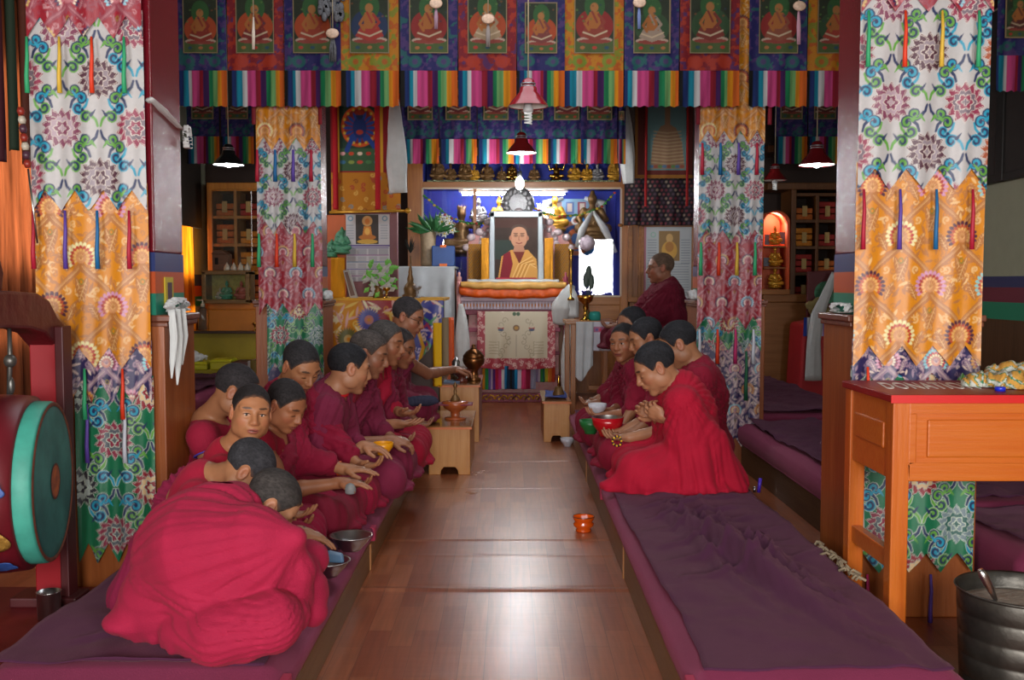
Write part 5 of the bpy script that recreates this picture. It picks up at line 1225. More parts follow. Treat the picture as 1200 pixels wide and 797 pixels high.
for side in (1,41):
    for q in range(6): cv.rect(side*s_,(side+8)*s_,(14+q*3)*s_,(14.6+q*3)*s_,'#7a8a9a',.6)
sheet('calendar_sheet',cv,PX(406,Y),PX(457,Y),PZ(250,Y),PZ(330,Y),Y,M('print_paper','#ffffff',.5,attr=True),t,wav=.004,wf=2,thick=.004)
mb=MB(); bx(mb,405,458,248,251,Y-.01,Y+.01); mb.build('binding_strip',M('binding','#7a4a6a',.4),t,bevel=.002)
t=thing('hanging_string',P(431,247,Y),'thin red string holding up the Buddha calendar','string'); mb=MB(); mb.tube([P(425,249,Y),P(430,240,Y),P(436,249,Y)],.004,5); mb.build('string',M('string_red','#8a2a3a',.6),t,True)
# partition behind the calendar with an orange niche, and teak shelf posts
Y=8.85
mb=MB(); bx(mb,384,406,252,360,Y,Y+.05); o=mb.build('orange_panel',M('niche_orange','#c4602f',.6),bevel=.003,origin=P(395,360,Y)); tag(o,'orange panel beside the calendar with green statues before it','panel')
mb=MB(); bx(mb,404,466,236,362,Y+.02,Y+.10); o=mb.build('mauve_panel',M('panel_mauve','#8a5a5f',.6,noise=.1),bevel=.003,origin=P(430,360,Y)); tag(o,'mauve wall panel carrying the Buddha calendar','panel')
for px,py,h in ((401,288,32),(389,292,22)): put_statue('small green painted statue %s the orange panel'%('with white halo before' if h>30 else 'half hidden at the pillar before'),px,py+10,Y-.1,h,3,M('statue_green','#4a8a6a',.5,noise=.4,nscale=30))
def latt(name,label,x0,x1,y0,y1,Y,cols,rows,mat,item=True,seed=0,glowc=None,dep=.4):
    t=thing(name,(PX((x0+x1)/2,Y),Y,PZ(y1,Y)),label,'shelf'); th=.035; X0,X1,Z0,Z1=PX(x0,Y),PX(x1,Y),PZ(y1,Y),PZ(y0,Y); mb=MB()
    mb.box(X0,X1,Y+dep-.02,Y+dep,Z0,Z1); mb.build('back_board',M('shelf_back','#24150c',.8),t)
    mb=MB()
    for i in range(cols+1): x=X0+(X1-X0)*i/cols; mb.box(x-th/2,x+th/2,Y,Y+dep,Z0,Z1)
    for j in range(rows+1): z=Z0+(Z1-Z0)*j/rows; mb.box(X0,X1,Y+.002,Y+dep,z-th/2,z+th/2)
    mb.build('lattice',mat,t,bevel=.003)
    r=random.Random(seed)
    for i in range(cols):
        for j in range(rows):
            cx=X0+(X1-X0)*(i+.5)/cols; z=Z0+(Z1-Z0)*j/rows+th/2; w=(X1-X0)/cols-th; h=(Z1-Z0)/rows-th
            mb=MB(); 
            for k in range(r.choice((2,3))): mb.box(cx-w*.42,cx+w*.42,Y+.06,Y+dep-.05,z+.003+h*.27*k,z+h*.27*(k+.9))
            o=mb.build('scripture_bundle',M('bundle_%d'%r.randrange(4),['#b0341a','#d8862a','#a8302a','#c86a2a'][r.randrange(4)],.8,noise=.3,nscale=30),bevel=.01,origin=(cx,Y+.1,z))
            place='%s column, %s row'%(['first','second','third'][i],['lowest','second','third','fourth','fifth'][j])
            tag(o,'cloth-wrapped scripture bundle in the %s, %s of the %s'%(place.split(',')[0],place.split(', ')[1],'lit bookcase' if name=='lit_bookcase' else 'dark bookcase'),'book','scripture bundles in the '+('lit' if name=='lit_bookcase' else 'dark')+' bookcase')
            mb=MB(); mb.box(cx-w*.12,cx+w*.12,Y+.05,Y+.06,z+h*.15,z+h*.6); mb.build('page_label',M('label_cream','#c8a86a',.7),o)
    return t
# ------------------------------------------------------------------ left side aisle
YL=11.15
m_amber=wood('amber_wood','#c8842a','#a8661c',.3,'z',coat=.3)
latt('lit_bookcase','amber lattice bookcase of wrapped scriptures lit from the side window',249,305,222,352,YL,2,4,m_amber,True,1)
mb=MB(); bx(mb,247,306,214,222,YL-.03,YL+.42); bx(mb,244,250,214,352,YL-.02,YL+.42); t2=mb.build('bookcase_frame',m_amber,bevel=.006,origin=P(276,352,YL)); tag(t2,'thick amber cornice and post framing the lit bookcase','frame')
t=thing('shelf_glass_door',P(276,350,YL-.03),'glass door in front of the lit bookcase','glass door'); mb=MB(); bx(mb,250,305,224,312,YL-.045,YL-.040); mb.build('glass',glass(),t)
t=thing('low_cabinet',(PX(268,10.75),10.75,0),'orange wooden cabinet step carrying the glass case','cabinet')
Y=10.75; mb=MB(); bx(mb,232,312,363,389,Y,YL+.3); bx(mb,240,312,355,363,Y+.12,YL+.3); mb.build('cabinet_step',M('amber_panel','#c8751a',.35,noise=.12,nscale=6),t,bevel=.006)
mb=MB(); bx(mb,222,312,388,391,Y-.1,YL+.3); mb.build('dark_ledge',M('ledge_dark','#3a1f10',.4),t,bevel=.003)
mb=MB(); mb.box(PX(222,Y),PX(312,Y),Y,YL+.3,0,PZ(391,Y)); mb.build('yellow_front',M('mustard_panel','#a89412',.5,noise=.1,nscale=6),t)
t=thing('glass_case',P(264,356,10.8),'small glass display case with bowed wooden frame on the orange cabinet','case')
Y=10.8; mb=MB()
for a in ((236,241,318,355),(287,292,318,355),(236,292,317,322),(236,292,351,356)): bx(mb,*a,Y,Y+.25)
mb.build('case_frame',wood('case_wood','#8a6a3a','#6a4a20',.35,'x'),t,bevel=.008)
mb=MB(); bx(mb,240,288,321,352,Y+.23,Y+.245); mb.build('case_back',M('case_back','#a8a04a',.5,noise=.3,nscale=20),t)
mb=MB(); bx(mb,241,287,322,351,Y+.01,Y+.013); mb.build('case_glass',glass(),t)
put_statue('tiny green figurine inside the small glass case',266,351,Y+.12,22,0,M('jade','#4aa07a',.4)); put_statue('tiny white figurine inside the small glass case, left of the green one',258,351,Y+.12,14,0,M('porcelain','#c8c0a8',.4)); put_statue('tiny pink figurine inside the small glass case, right of the green one',283,351,Y+.12,22,2,M('pinkfig','#b86a5a',.4))
for k in range(4):
    b=P(266+8*k,317,10.85); mb=MB(); mb.lathe([(0,0),(.034,0),(.036,.02),(.028,.045),(.014,.065),(.004,.085),(0,.09)],tuple(b),16); o=mb.build('white_cone',M('cone_white','#c8bca8',.5),smooth=True,origin=b); tag(o,'white dough cone on the glass case, %s of four from the wooden house box'%['first','second','third','last'][k],'offering','white dough cones on the small glass case')
t=thing('house_box',P(258,316,10.85),'small brown wooden house-shaped box on the glass case','box'); Y=10.85; mb=MB(); bx(mb,249,268,298,317,Y,Y+.15); mb.prism([(PX(248,Y),PZ(298,Y)),(PX(268,Y),PZ(298,Y)),(PX(260,Y),PZ(293,Y)),(PX(252,Y),PZ(293,Y))],'xz',Y-.01,Y+.16); mb.build('box_body',wood('brown_box','#6a4020','#4f2e16',.5,'x'),t,bevel=.004); mb=MB(); bx(mb,252,256,302,310,Y-.004,Y+.001); mb.build('door_hole',M('hole','#0e0805',.9),t)
t=thing('pump_bottle',P(238,388,10.65),'clear pump bottle on the dark ledge by the orange curtain','bottle'); b=P(238,387,10.68); mb=MB(); mb.lathe([(0,0),(.045,0),(.05,.01),(.05,.20),(.04,.23),(.018,.245),(.018,.26),(0,.26)],tuple(b),18); mb.build('bottle_body',M('bottle_clear','#b8a890',.1,trans=.85,spec=.5),t,True); mb=MB(); mb.tube([b+Vector((0,0,.26)),b+Vector((0,0,.32)),b+Vector((-.06,0,.325))],.008,8); mb.lathe([(0,.25),(.022,.25),(.022,.285),(0,.285)],tuple(b),12); mb.build('pump',M('pump_white','#c8c0a8',.4),t,True)
for k in range(3): brass_item('butter_lamp','tiny brass butter lamp on the dark ledge, %s before the brocade hanging'%['first','second','third'][k],299+4*k,388,10.7,LAMP,m_brass,'lamp',sc=.55 if k else .7,group='tiny butter lamps on the ledge')
for k,(a,b,y0) in enumerate(((220,242,424),(243,270,421))):
    t=thing('yellow_box',P((a+b)/2,434,9.6),'yellow plastic lidded box on the red mat, '+('under the white crumpled cloth' if k==0 else 'nearer the dark wooden crate'),'box','yellow plastic boxes on the red mat'); Y=9.6; mb=MB(); mb.box(PX(a+1,Y),PX(b-1,Y),Y,Y+.25,PZ(434,Y),PZ(y0+3,Y)); mb.build('tub',M('plastic_yellow','#b8b41a',.4),t,bevel=.015); mb=MB(); mb.box(PX(a,Y),PX(b,Y),Y-.01,Y+.26,PZ(y0+3.5,Y),PZ(y0,Y),taper=.02); mb.build('lid',M('plastic_yellow','#b8b41a',.4),t,bevel=.01)
t=thing('wooden_crate',P(280,460,9.6),'dark brown wooden crate at the end of the red mat','box'); Y=9.6; mb=MB(); bx(mb,270,291,424,448,Y,Y+.3); mb.build('crate_body',M('crate_brown','#4a241c',.5,noise=.1),t,bevel=.006); mb=MB(); bx(mb,289,292,423,450,Y-.01,Y+.3); mb.build('metal_edge',M('edge_grey','#8a8480',.4),t)
o=sheet('olive_cloth',Canvas(.2,.4,.02,'#6a5a2a'),PX(292,9.5),PX(304,9.5),PZ(422,9.5),PZ(455,9.5),9.5,m_cloth,None,wav=.02,wf=5,thick=.008); tag(o,'olive cloth hanging beside the dark wooden crate','cloth')
def crumple(name,label,c,r,mat,seed,cat='cloth',h=.006,flat=.6,amp=.02):
    c=np.array(c,float); rr=np.array(r,float); fd=Field(c-rr*1.35,c+rr*1.35,h); R_=np.random.RandomState(seed)
    fd.ell(c,rr*.8,.02)
    for k in range(9): d=R_.randn(3)*rr*.38; fd.ell(c+d,rr*(.35+.25*R_.rand(3)),.02)
    for k in range(2): fd.disp(folds(c+R_.randn(3)*rr*.6,13,amp,seed+k,.0,.05),.05)
    fd.d=np.maximum(fd.d,-(fd.ax[2]-(c[2]-rr[2]*.75))[None,None,:])
    V,Q=fd.mesh(1); o=mesh_obj(name,V,Q,mat,smooth=True,origin=c); return tag(o,label,cat)
crumple('white_cloth','crumpled white cloth lying on the yellow box',P(229,419,9.65),(.09,.06,.06),m_scarf,3,h=.008)
# curtains and windows at the left wall
def translucent(name,col,tr=.5):
    m=M(name,col,.8,noise=.75,nscale=3.5,stretch=(1,7,.35)); b=m.node_tree.nodes['Principled BSDF']; nt=m.node_tree; out=[n for n in nt.nodes if n.type=='OUTPUT_MATERIAL'][0]
    t_=nt.nodes.new('ShaderNodeBsdfTranslucent'); t_.inputs['Color'].default_value=srgb(col)+(1,); mx=nt.nodes.new('ShaderNodeMixShader'); mx.inputs[0].default_value=tr
    src=b.inputs['Base Color'].links[0].from_socket; nt.links.new(src,t_.inputs['Color'])
    nt.links.new(b.outputs[0],mx.inputs[1]); nt.links.new(t_.outputs[0],mx.inputs[2]); nt.links.new(mx.outputs[0],out.inputs[0]); return m
def curtain(label,x,y0,y1,z0,z1,mat,wn=16,amp=.035,name='curtain'):
    n=140; v=[];f=[]
    for i in range(n):
        u=i/(n-1)
        for k in range(10):
            w=k/9; v.append((x+amp*math.sin(u*wn*2*math.pi+.6*math.sin(u*9)+w)*(.6+.4*w),y0+(y1-y0)*u,z1-(z1-z0)*w))
    for i in range(n-1):
        for k in range(9): f.append((i*10+k,(i+1)*10+k,(i+1)*10+k+1,i*10+k+1))
    o=mesh_obj(name,v,f,mat,smooth=True,origin=(x,(y0+y1)/2,z1)); return tag(o,label,'curtain')
curtain('rust-brown curtain with daylight behind it, beyond the drum',XL+.10,5.8,8.6,.35,3.3,translucent('curtain_rust','#a85a32',.55))
curtain('glowing orange curtain in the side aisle beside the pump bottle',XL+.07,10.72,11.1,.55,2.05,translucent('curtain_orange','#f08a1c',.7),3,.03)
mb=MB(); mb.box(XL+.06,XL+.09,10.68,11.4,1.86,2.75); o=mb.build('roller_blind',M('blind_olive','#2c241c',.85,noise=.15),bevel=.003,origin=(XL+.07,11,2)); tag(o,'dark roller blind above the glowing orange curtain','blind')
# ------------------------------------------------------------------ right side of the altar wall
Y=10.6
t=thing('stupa_scroll',P(779,240,Y),'framed scroll painting of a stupa with red ribbons hanging before the wall','thangka')
W=PX(810,Y)-PX(743,Y); zt=3.15; zb=PZ(209,Y); cv=Canvas(W+.02,zt-zb+.05,.008,'#5a1f1a'); s_=lambda px: PX(px,Y)-PX(743,Y); q_=lambda py: zt-PZ(py,Y)
cv.rect(0,W,q_(206),q_(212),'#8a5a20'); cv.rect(0,s_(746),0,q_(209),'#8a5a20'); cv.rect(s_(757),s_(803),0,q_(199),'#5f7f80'); 
cv.poly([(s_(760),q_(198)),(s_(764),q_(165)),(s_(772),q_(148)),(s_(777),q_(146)),(s_(777),0),(s_(783),0),(s_(783),q_(146)),(s_(790),q_(150)),(s_(797),q_(168)),(s_(800),q_(198))],'#8a6a50')
for k in range(10): cv.stroke([(s_(762+k*.3),q_(190-k*4)),(s_(780),q_(192-k*4)),(s_(799-k*.4),q_(190-k*4))],.006,'#a89070')
for k in range(8): cv.disc(s_(762+5*k),q_(195),.025,['#4a6a8a','#8a4a3a','#5a7a4a'][k%3],.7)
sheet('scroll',cv,PX(743,Y),PX(810,Y),zt,zb,Y,m_cloth,t,wav=.003,thick=.006)
for a in (754,802): sheet('red_ribbon',Canvas(.1,1.4,.02,'#9c1c1c'),PX(a,Y),PX(a+3,Y),zt,PZ(242,Y),Y-.03,m_cloth,t,1,None,.004,3,thick=.003)
scarf('white scarf hanging in front of the altar case post beside the stupa scroll',[P(731,118,Y-.1),P(733,150,Y-.1),P(735,185,Y-.1),P(737,215,Y-.1)],[.03,.07,.075,.06],flat=.25)
Y=11.0; cv=Canvas(.9,.6,.008,'#1f1820'); r=random.Random(2)
for j in range(14):
    for i in range(18): cv.disc(.03+.05*i+(.025 if j%2 else 0),.02+.045*j,.014,['#7a3a40','#8a7a6a','#4a3a4a','#6a2a3a'][(i*3+j)%4])
o=sheet('dark_brocade_curtain',cv,PX(731,Y),PX(815,Y),PZ(206,Y),PZ(264,Y),Y,m_cloth,None,1,None,.02,12,thick=.004); tag(o,'dark patterned brocade valance below the stupa scroll','cloth')
mb=MB(); mb.tube([P(728,208,Y-.01),P(816,207,Y-.01)],.012,8); mb.ell(tuple(P(727,264,Y-.01)),(.03,.03,.02),8,6); o=mb.build('valance_rod',m_teakx,smooth=True,origin=P(770,207,Y)); tag(o,'thin wooden rod carrying the dark patterned valance','rod')
t=thing('printed_poster',P(782,375,11.1),'pale printed poster with a golden figure behind the seated elder','poster')
Y=11.1; W=PX(810,Y)-PX(754,Y); Hh=PZ(265,Y)-PZ(350,Y); cv=Canvas(W+.02,Hh+.02,.005,'#aeb4b8'); u_=W/56
cv.rect(0,3*u_,0,Hh,'#a86a7a'); cv.disc(11*u_,10*u_,3.2*u_,'#8ab0a0'); cv.disc(11*u_,10*u_,2*u_,'#aeb4b8'); cv.rect(18*u_,42*u_,6*u_,40*u_,'#8a6a3a'); cv.disc(30*u_,28*u_,9*u_,'#c8983a',1.2); cv.disc(30*u_,14*u_,4*u_,'#c8a060',1.3); cv.disc(30*u_,24*u_,5*u_,'#a8702a',1.2)
for sd in (5,44):
    for k in range(10): cv.rect(sd*u_,(sd+10)*u_,(16+3*k)*u_,(16.6+3*k)*u_,'#7a8088',.7)
for k in range(13): cv.rect(5*u_,53*u_,(44+3*k)*u_,(44.7+3*k)*u_,'#7f858c',.7)
sheet('print',cv,PX(754,Y),PX(810,Y),PZ(265,Y),PZ(350,Y),Y,M('print_paper','#ffffff',.5,attr=True),t,wav=.003,wf=2,thick=.004)
mb=MB(); bx(mb,752,812,263,266,Y-.01,Y+.01); bx(mb,810,812,263,352,Y-.01,Y+.01); bx(mb,752,754.5,263,352,Y-.01,Y+.01); mb.build('poster_frame',m_teakx,t,bevel=.003)
mb=MB(); bx(mb,738,816,262,470,11.22,11.4); o=mb.build('wall_panelling',m_teak,origin=P(776,470,11.3)); tag(o,'teak panelling behind the seated elder and the poster','panel')
mb=MB()
for a in ((736,741),(748,752)): bx(mb,*a,264,350,11.15,11.22)
bx(mb,736,756,348,354,11.1,11.22); bx(mb,690,750,374,380,11.05,11.3); o=mb.build('panel_moulding',m_teakx,bevel=.004,origin=P(745,350,11.2)); tag(o,'teak mouldings beside the altar case post','moulding')
latt('dark_bookcase','dark wooden lattice bookcase in the right side aisle',930,1010,228,352,YL,3,4,wood('teak_dark','#6f441e','#56320f',.4,'z'),True,3)
mb=MB(); bx(mb,898,1012,214,222,YL-.03,YL+.42); bx(mb,926,932,222,352,YL-.02,YL+.42); bx(mb,898,1012,170,178,YL-.03,YL+.4); o=mb.build('bookcase_frame',wood('teak_dark','#6f441e','#56320f',.4,'z'),bevel=.006,origin=P(950,352,YL)); tag(o,'dark cornice and post framing the dark bookcase','frame')
mb=MB(); bx(mb,895,1010,345,354,YL-.12,YL+.4); mb.box(PX(880,YL),PX(1012,YL)-.05,YL-.1,YL+.4,0,PZ(354,YL)); o=mb.build('base_cabinet',wood('teak_mid','#8f5a2a','#774616',.4,'x'),bevel=.006,origin=(PX(940,YL),YL,0)); tag(o,'plain teak base cabinet under the orange niche and dark bookcase','cabinet')
# niche with three gold Buddhas
t=thing('niche',P(909,345,YL-.1),'arched orange lit niche with three gold Buddhas','niche')
Y=YL-.12; prof=[(894,340),(894,262)]+[(909-15*math.cos(a),262-14*math.sin(a)) for a in np.linspace(0,math.pi,13)]+[(924,262),(924,340)]
X_=lambda a: PX(a,Y); Z_=lambda b: PZ(b,Y)
mb=MB(); mb.prism([(X_(a),Z_(b)) for a,b in prof],'xz',Y+.38,Y+.40); mb.build('niche_back',M('niche_lit','#d8623a',.6),t)
v=[];f=[]
for a,b in prof: v+= [(X_(a),Y,Z_(b)),(X_(a),Y+.38,Z_(b))]
for i in range(len(prof)-1): f.append((2*i,2*i+1,2*i+3,2*i+2))
o=mesh_obj('niche_lining',v,f,M('niche_lining','#c8552f',.6),t,True); o.modifiers.new('s','SOLIDIFY').thickness=.012
mb=MB(); bx(mb,892,926,339,345,Y-.03,Y+.4); mb.build('niche_ledge',m_teakx,t,bevel=.003)
for zz in (288,313): mb=MB(); bx(mb,895,924,zz,zz+2,Y+.12,Y+.38); mb.build('niche_step',m_teakx,t,bevel=.003)
for py,hh,w_ in ((287,22,'top'),(312,24,'middle'),(338,26,'bottom')): put_statue('gold Buddha in the orange niche, %s step'%w_,908,py,Y+.14,hh,0,m_gold,'gold Buddhas in the orange niche')
for (px,py,hh,nm) in ((899,287,12,'beside the top Buddha'),(916,286,14,'right of the top Buddha'),(898,312,10,'beside the middle Buddha')): 
    t2=thing('small_card',P(px,py,Y+.2),'small picture card in the orange niche, '+nm,'card'); mb=MB(); bx(mb,px-3.5,px+3.5,py-hh,py,Y+.18,Y+.185); mb.build('card_print',M('card_grey','#6a6f7a',.5,noise=.4,nscale=40),t2)
# red draped chair in the side aisle
t=thing('draped_drum',(PX(956,10.2),10.2,0),'red cloth-covered stand with striped band and green round picture by the dark bookcase','stand')
Y=10.2; mb=MB(); mb.prism([(PX(942,Y),PZ(380,Y)),(PX(938,Y),PZ(460,Y)),(PX(944,Y),PZ(469,Y)),(PX(990,Y),PZ(474,Y)),(PX(990,Y),PZ(370,Y))],'xz',Y,Y+.5); mb.build('red_skirt',M('skirt_red','#a81820',.6,noise=.1),t,bevel=.03)
sheet('striped_band',fringe_cv(.4,.25,['#2a3a8a','#c8c8c8','#3a6a9a','#8a2a6a','#c8b8c8','#3a3a9a','#c82a3a','#3a8a5a'],4,.01),PX(942,Y),PX(990,Y),PZ(372,Y),PZ(394,Y),Y-.02,m_yarn,t,wav=.01,thick=.004)
mb=MB(); mb.prism([(PX(953,Y),PZ(318,Y)),(PX(985,Y),PZ(316,Y)),(PX(985,Y),PZ(372,Y)),(PX(953,Y),PZ(372,Y))],'xz',Y+.2,Y+.24); mb.build('picture_board',M('board_maroon','#5a1a1f',.5),t,bevel=.01); mb=MB(); c=P(968,343,Y+.19); mb.lathe([(0,0),(.12,0),(.12,.01),(0,.012)],(c.x,c.y,c.z),24,'y'); mb.build('round_picture',M('round_green','#3f7a5a',.6,noise=.6,nscale=20),t)
scarf('long white scarf falling over the red draped stand',[P(978,320,Y-.05),P(968,345,Y-.08),P(958,370,Y-.1),P(954,400,Y-.08),P(953,446,Y-.06)],[.03,.05,.06,.07,.08],flat=.3)
crumple('beige_cloth','gathered beige cloth on top of the red draped stand',P(958,362,Y+.05),(.12,.08,.09),M('beige_cloth','#8a7a4a',.8),5,h=.01)
# right altar side table with white cloth
Y=8.9
t=thing('side_table',(PX(690,Y),Y,0),'wooden side table with white cloths and a brass lamp right of the throne','table')
mb=MB(); bx(mb,663,722,376,380,Y,Y+.5); mb.build('table_top',m_teakx,t,bevel=.004)
for a,yy in ((672,0),(710,0),(668,.42),(714,.42)):
    mb=MB(); mb.box(PX(a,Y)-.02,PX(a,Y)+.025,Y+.02+yy,Y+.065+yy,0,PZ(380,Y)); mb.build('leg',m_teak,t,bevel=.004)
mb=MB(); bx(mb,700,716,398,402,Y+.03,Y+.06); bx(mb,690,714,452,457,Y+.03,Y+.06); bx(mb,676,716,384,390,Y+.03,Y+.05); mb.build('stretcher',m_teakx,t,bevel=.003)
cv=Canvas(.5,.8,.01,'#c2c8cc'); cv.speckle(.12,3,16); o=sheet('white_cloth',cv,PX(675,Y),PX(695,Y),PZ(377,Y),PZ(437,Y),Y-.03,m_cloth,None,1,lambda u:.07*np.sin(u*4+.5),.015,6,thick=.005); tag(o,'longer white cloth hanging over the front of the side table','cloth')
cv=Canvas(.5,.5,.008,'#c4c4d0'); cv.rect(.02,.17,.05,.09,'#b06a8a'); 
for k in range(5): cv.disc(.04+.03*k,.07,.010,['#3a6aa8','#c83a4a'][k%2])
o=sheet('white_cloth',cv,PX(694,Y),PX(718,Y),PZ(377,Y),PZ(411,Y),Y-.02,m_cloth,None,1,None,.01,6,thick=.005); tag(o,'shorter white cloth with a pink embroidered strip on the side table','cloth')
brass_item('butter_lamp','brass butter lamp standing on the side table beside the teal cap',686,377,Y+.1,[(r_*1.6,h*1.9) for r_,h in LAMP],m_brass,'lamp')
brass_item('teal_cup','teal cap on the side table beside the brass lamp',697,377,Y+.1,[(0,0),(.05,0),(.055,.06),(.045,.09),(0,.095)],M('teal_cloth','#1f8a80',.7),'cup')
brass_item('candlestick','tall slim brass candlestick at the right end of the throne',669,352,10.2,[(0,0),(.04,0),(.04,.02),(.012,.04),(.012,.15),(.02,.18),(.012,.2),(.012,.4),(.02,.42),(.012,.45),(.03,.5),(.03,.52),(0,.52)],m_brass,'candlestick')
t=thing('peacock_feathers',P(688,350,9.3),'dark peacock feathers in a slim vase above the brass lamp','feathers'); b=P(688,377,9.1); mb=MB(); mb.lathe([(0,0),(.03,0),(.04,.05),(.015,.12),(.02,.16)],tuple(b),12); mb.build('vase_body',m_bronze,t,True)
for k,(x,y) in enumerate(((690,320),(687,328),(693,330))):
    mb=MB(); e=P(x,y,9.1); mb.tube([b+Vector((0,0,.14)),e],.004,5)
    mb.ell(tuple(e),(.028,.008,.07),10,8); mb.build('feather',M('feather_green','#2a3f34',.5),t,True)
brass_item('white_flower','pale fluffy offering ball beside the slim brass candlestick',692-4,285,10.5,[(0,-.09),(.06,-.06),(.09,0),(.06,.06),(0,.09)],M('fluff','#b8a8b4',.9,noise=.3,nscale=40,bump=1.,bscale=60),'ornament')
# high seat of the elder
t=thing('high_seat',(1.4,8.7,0),'wooden high seat with brown striped back under the elder in maroon','seat')
mb=MB(); mb.box(1.0,1.52,8.35,9.3,0,.60); mb.build('seat_box',m_teak,t,bevel=.01)
mb=MB(); mb.box(.98,1.5,8.33,9.3,.60,.68); mb.build('seat_pad',M('pad_maroon','#4a1626',.8),t,bevel=.02)
mb=MB(); mb.tube([(1.56,8.4,.62),(1.60,8.4,.85),(1.66,8.42,1.02),(1.64,8.5,1.05)],[.05,.055,.04,.02],10); mb.tube([(1.6,8.4,.85),(1.6,9.1,.9)],.05,10); mb.build('striped_back',M('brown_stripe','#7a5a3c',.8,noise=.3,nscale=20,stretch=(8,1,1)),t,True)
# ------------------------------------------------------------------ low stools in the aisle
m_stool=wood('stool_wood','#c48a4a','#a86c30',.35,'z'); m_stoolt=M('stool_top','#8f5f34',.15,noise=.12,nscale=8,coat=.4)
def stool(label,x0,x1,y0,y1,h,notch=True,side=None):
    t=thing('low_stool',((x0+x1)/2,(y0+y1)/2,0),label,'stool'); w=x1-x0; c=(x0+x1)/2
    for yy in (y0,y1-.02):
        mb=MB(); P_=[(x0,0),(c-w*.22,0),(c-w*.20,.03),(c-w*.14,.05),(c+w*.14,.05),(c+w*.20,.03),(c+w*.22,0),(x1,0),(x1,h-.02),(x0,h-.02)]; mb.prism(P_,'xz',yy,yy+.02); mb.build('front_panel' if yy==y0 else 'back_panel',m_stool,t,bevel=.003)
    for xx in (x0,x1-.02): mb=MB(); mb.box(xx,xx+.02,y0+.02,y1-.02,.0,h-.02); mb.build('side_panel',side or m_stool,t,bevel=.002)
    mb=MB(); mb.box(x0-.012,x1+.012,y0-.015,y1+.01,h-.02,h); mb.build('stool_top',m_stoolt,t,bevel=.004)
    mb=MB(); mb.box(x0-.013,x1+.013,y0-.017,y0-.012,h-.021,h-.008); mb.build('edge_strip',M('edge_orange','#c8662a',.4),t)
    return t
stool('lower wooden stool with a lidded wooden cup, by the last seated monks',-.53,-.262,6.42,7.2,.32)
stool('higher wooden stool carrying the copper urn under the server monk\'s hand',-.55,-.245,7.75,8.55,.455,side=M('stool_side_pink','#a87a74',.5,noise=.15))
stool('small wooden stool with a bell and blue cloth before the throne',.262,.465,7.75,8.5,.325)
ZA,ZB_,ZR=.32,.455,.325
b=P(532,484,6.8); b.z=ZA
def lat(name,label,c,prof,mat,cat,n=24,**k):
    mb=MB(); mb.lathe(prof,tuple(c),n); o=mb.build(name,mat,smooth=True,origin=c); return tag(o,label,cat,k.get('group'))
t=thing('wooden_cup',(PX(533,6.75),6.75,ZA),'turned wooden cup with bell finial on a dark coaster, lower stool','cup'); c=(PX(533,6.75),6.75,ZA)
mb=MB(); mb.lathe([(0,0),(.07,0),(.075,.006),(.07,.012),(.03,.013),(.032,.05),(.075,.075),(.09,.10),(.088,.12),(.06,.125),(0,.125)],c,26); mb.build('cup_body',M('cup_wood','#a8542a',.25,coat=.3),t,True)
mb=MB(); mb.box(c[0]-.12,c[0]+.12,c[1]-.08,c[1]+.08,ZA+.100,ZA+.108); mb.build('coaster',M('coaster_red','#7a2a3a',.7,noise=.5,nscale=30),t,bevel=.003)
mb=MB(); mb.lathe([(0,.12),(.035,.125),(.03,.14),(.018,.16),(.008,.17),(.012,.19),(.006,.21),(.016,.225),(.004,.25),(0,.26)],c,18); mb.build('bell_finial',m_bronze,t,True)
cU=(PX(555,8.1),8.05,ZB_); t=thing('copper_urn',cU,'copper urn with domed lid on the higher stool, beside the server\'s hand','urn')
mb=MB(); mb.lathe([(0,0),(.06,0),(.06,.015),(.04,.03),(.035,.08),(.05,.10),(.085,.14),(.09,.17),(.085,.19),(.0,.19)],cU,28); mb.build('urn_body',m_copper,t,True); mb=MB(); mb.lathe([(.085,.19),(.088,.20),(.06,.235),(.03,.255),(.014,.27),(.018,.285),(0,.30)],cU,28); mb.build('lid',m_copper,t,True)
cB=(PX(541,7.98),7.95,ZB_); t=thing('wooden_bowl',cB,'dark turned wooden bowl under the server monk\'s hand','bowl'); mb=MB(); mb.lathe([(0,0),(.05,0),(.05,.02),(.03,.03),(.035,.045),(.08,.07),(.085,.10),(.078,.10),(.06,.075),(0,.07)],cB,26); mb.build('bowl_body',M('bowl_wood','#6a2f22',.25,coat=.3),t,True)
cT=(PX(534,8.2),8.2,ZB_); lat('small_teapot','small dark metal pot behind the turned bowl on the higher stool',cT,[(0,0),(.045,0),(.05,.05),(.03,.10),(.035,.14),(.028,.15),(.0,.19)],m_steel,'pot')
mb=MB(); mb.box(-.53,-.40,7.85,8.0,ZB_+.001,ZB_+.012); o=mb.build('blue_napkin',M('napkin_blue','#6a7f9a',.8,noise=.2),bevel=.004,origin=(-.46,7.9,ZB_)); tag(o,'pale blue folded cloth on the higher stool','cloth')
cE=(PX(655,8.0),8.0,ZR); t=thing('ritual_bell',cE,'small bronze ritual bell standing on the blue cloth of the small stool','bell'); mb=MB(); mb.lathe([(0,.012),(.05,.012),(.048,.03),(.035,.06),(.028,.085),(.0,.09)],cE,20); mb.build('bell_cup',m_bronze,t,True); mb=MB(); mb.lathe([(0,.085),(.014,.09),(.008,.11),(.016,.125),(.008,.14),(.014,.16),(.0,.18)],cE,14); mb.build('handle',m_brass,t,True)
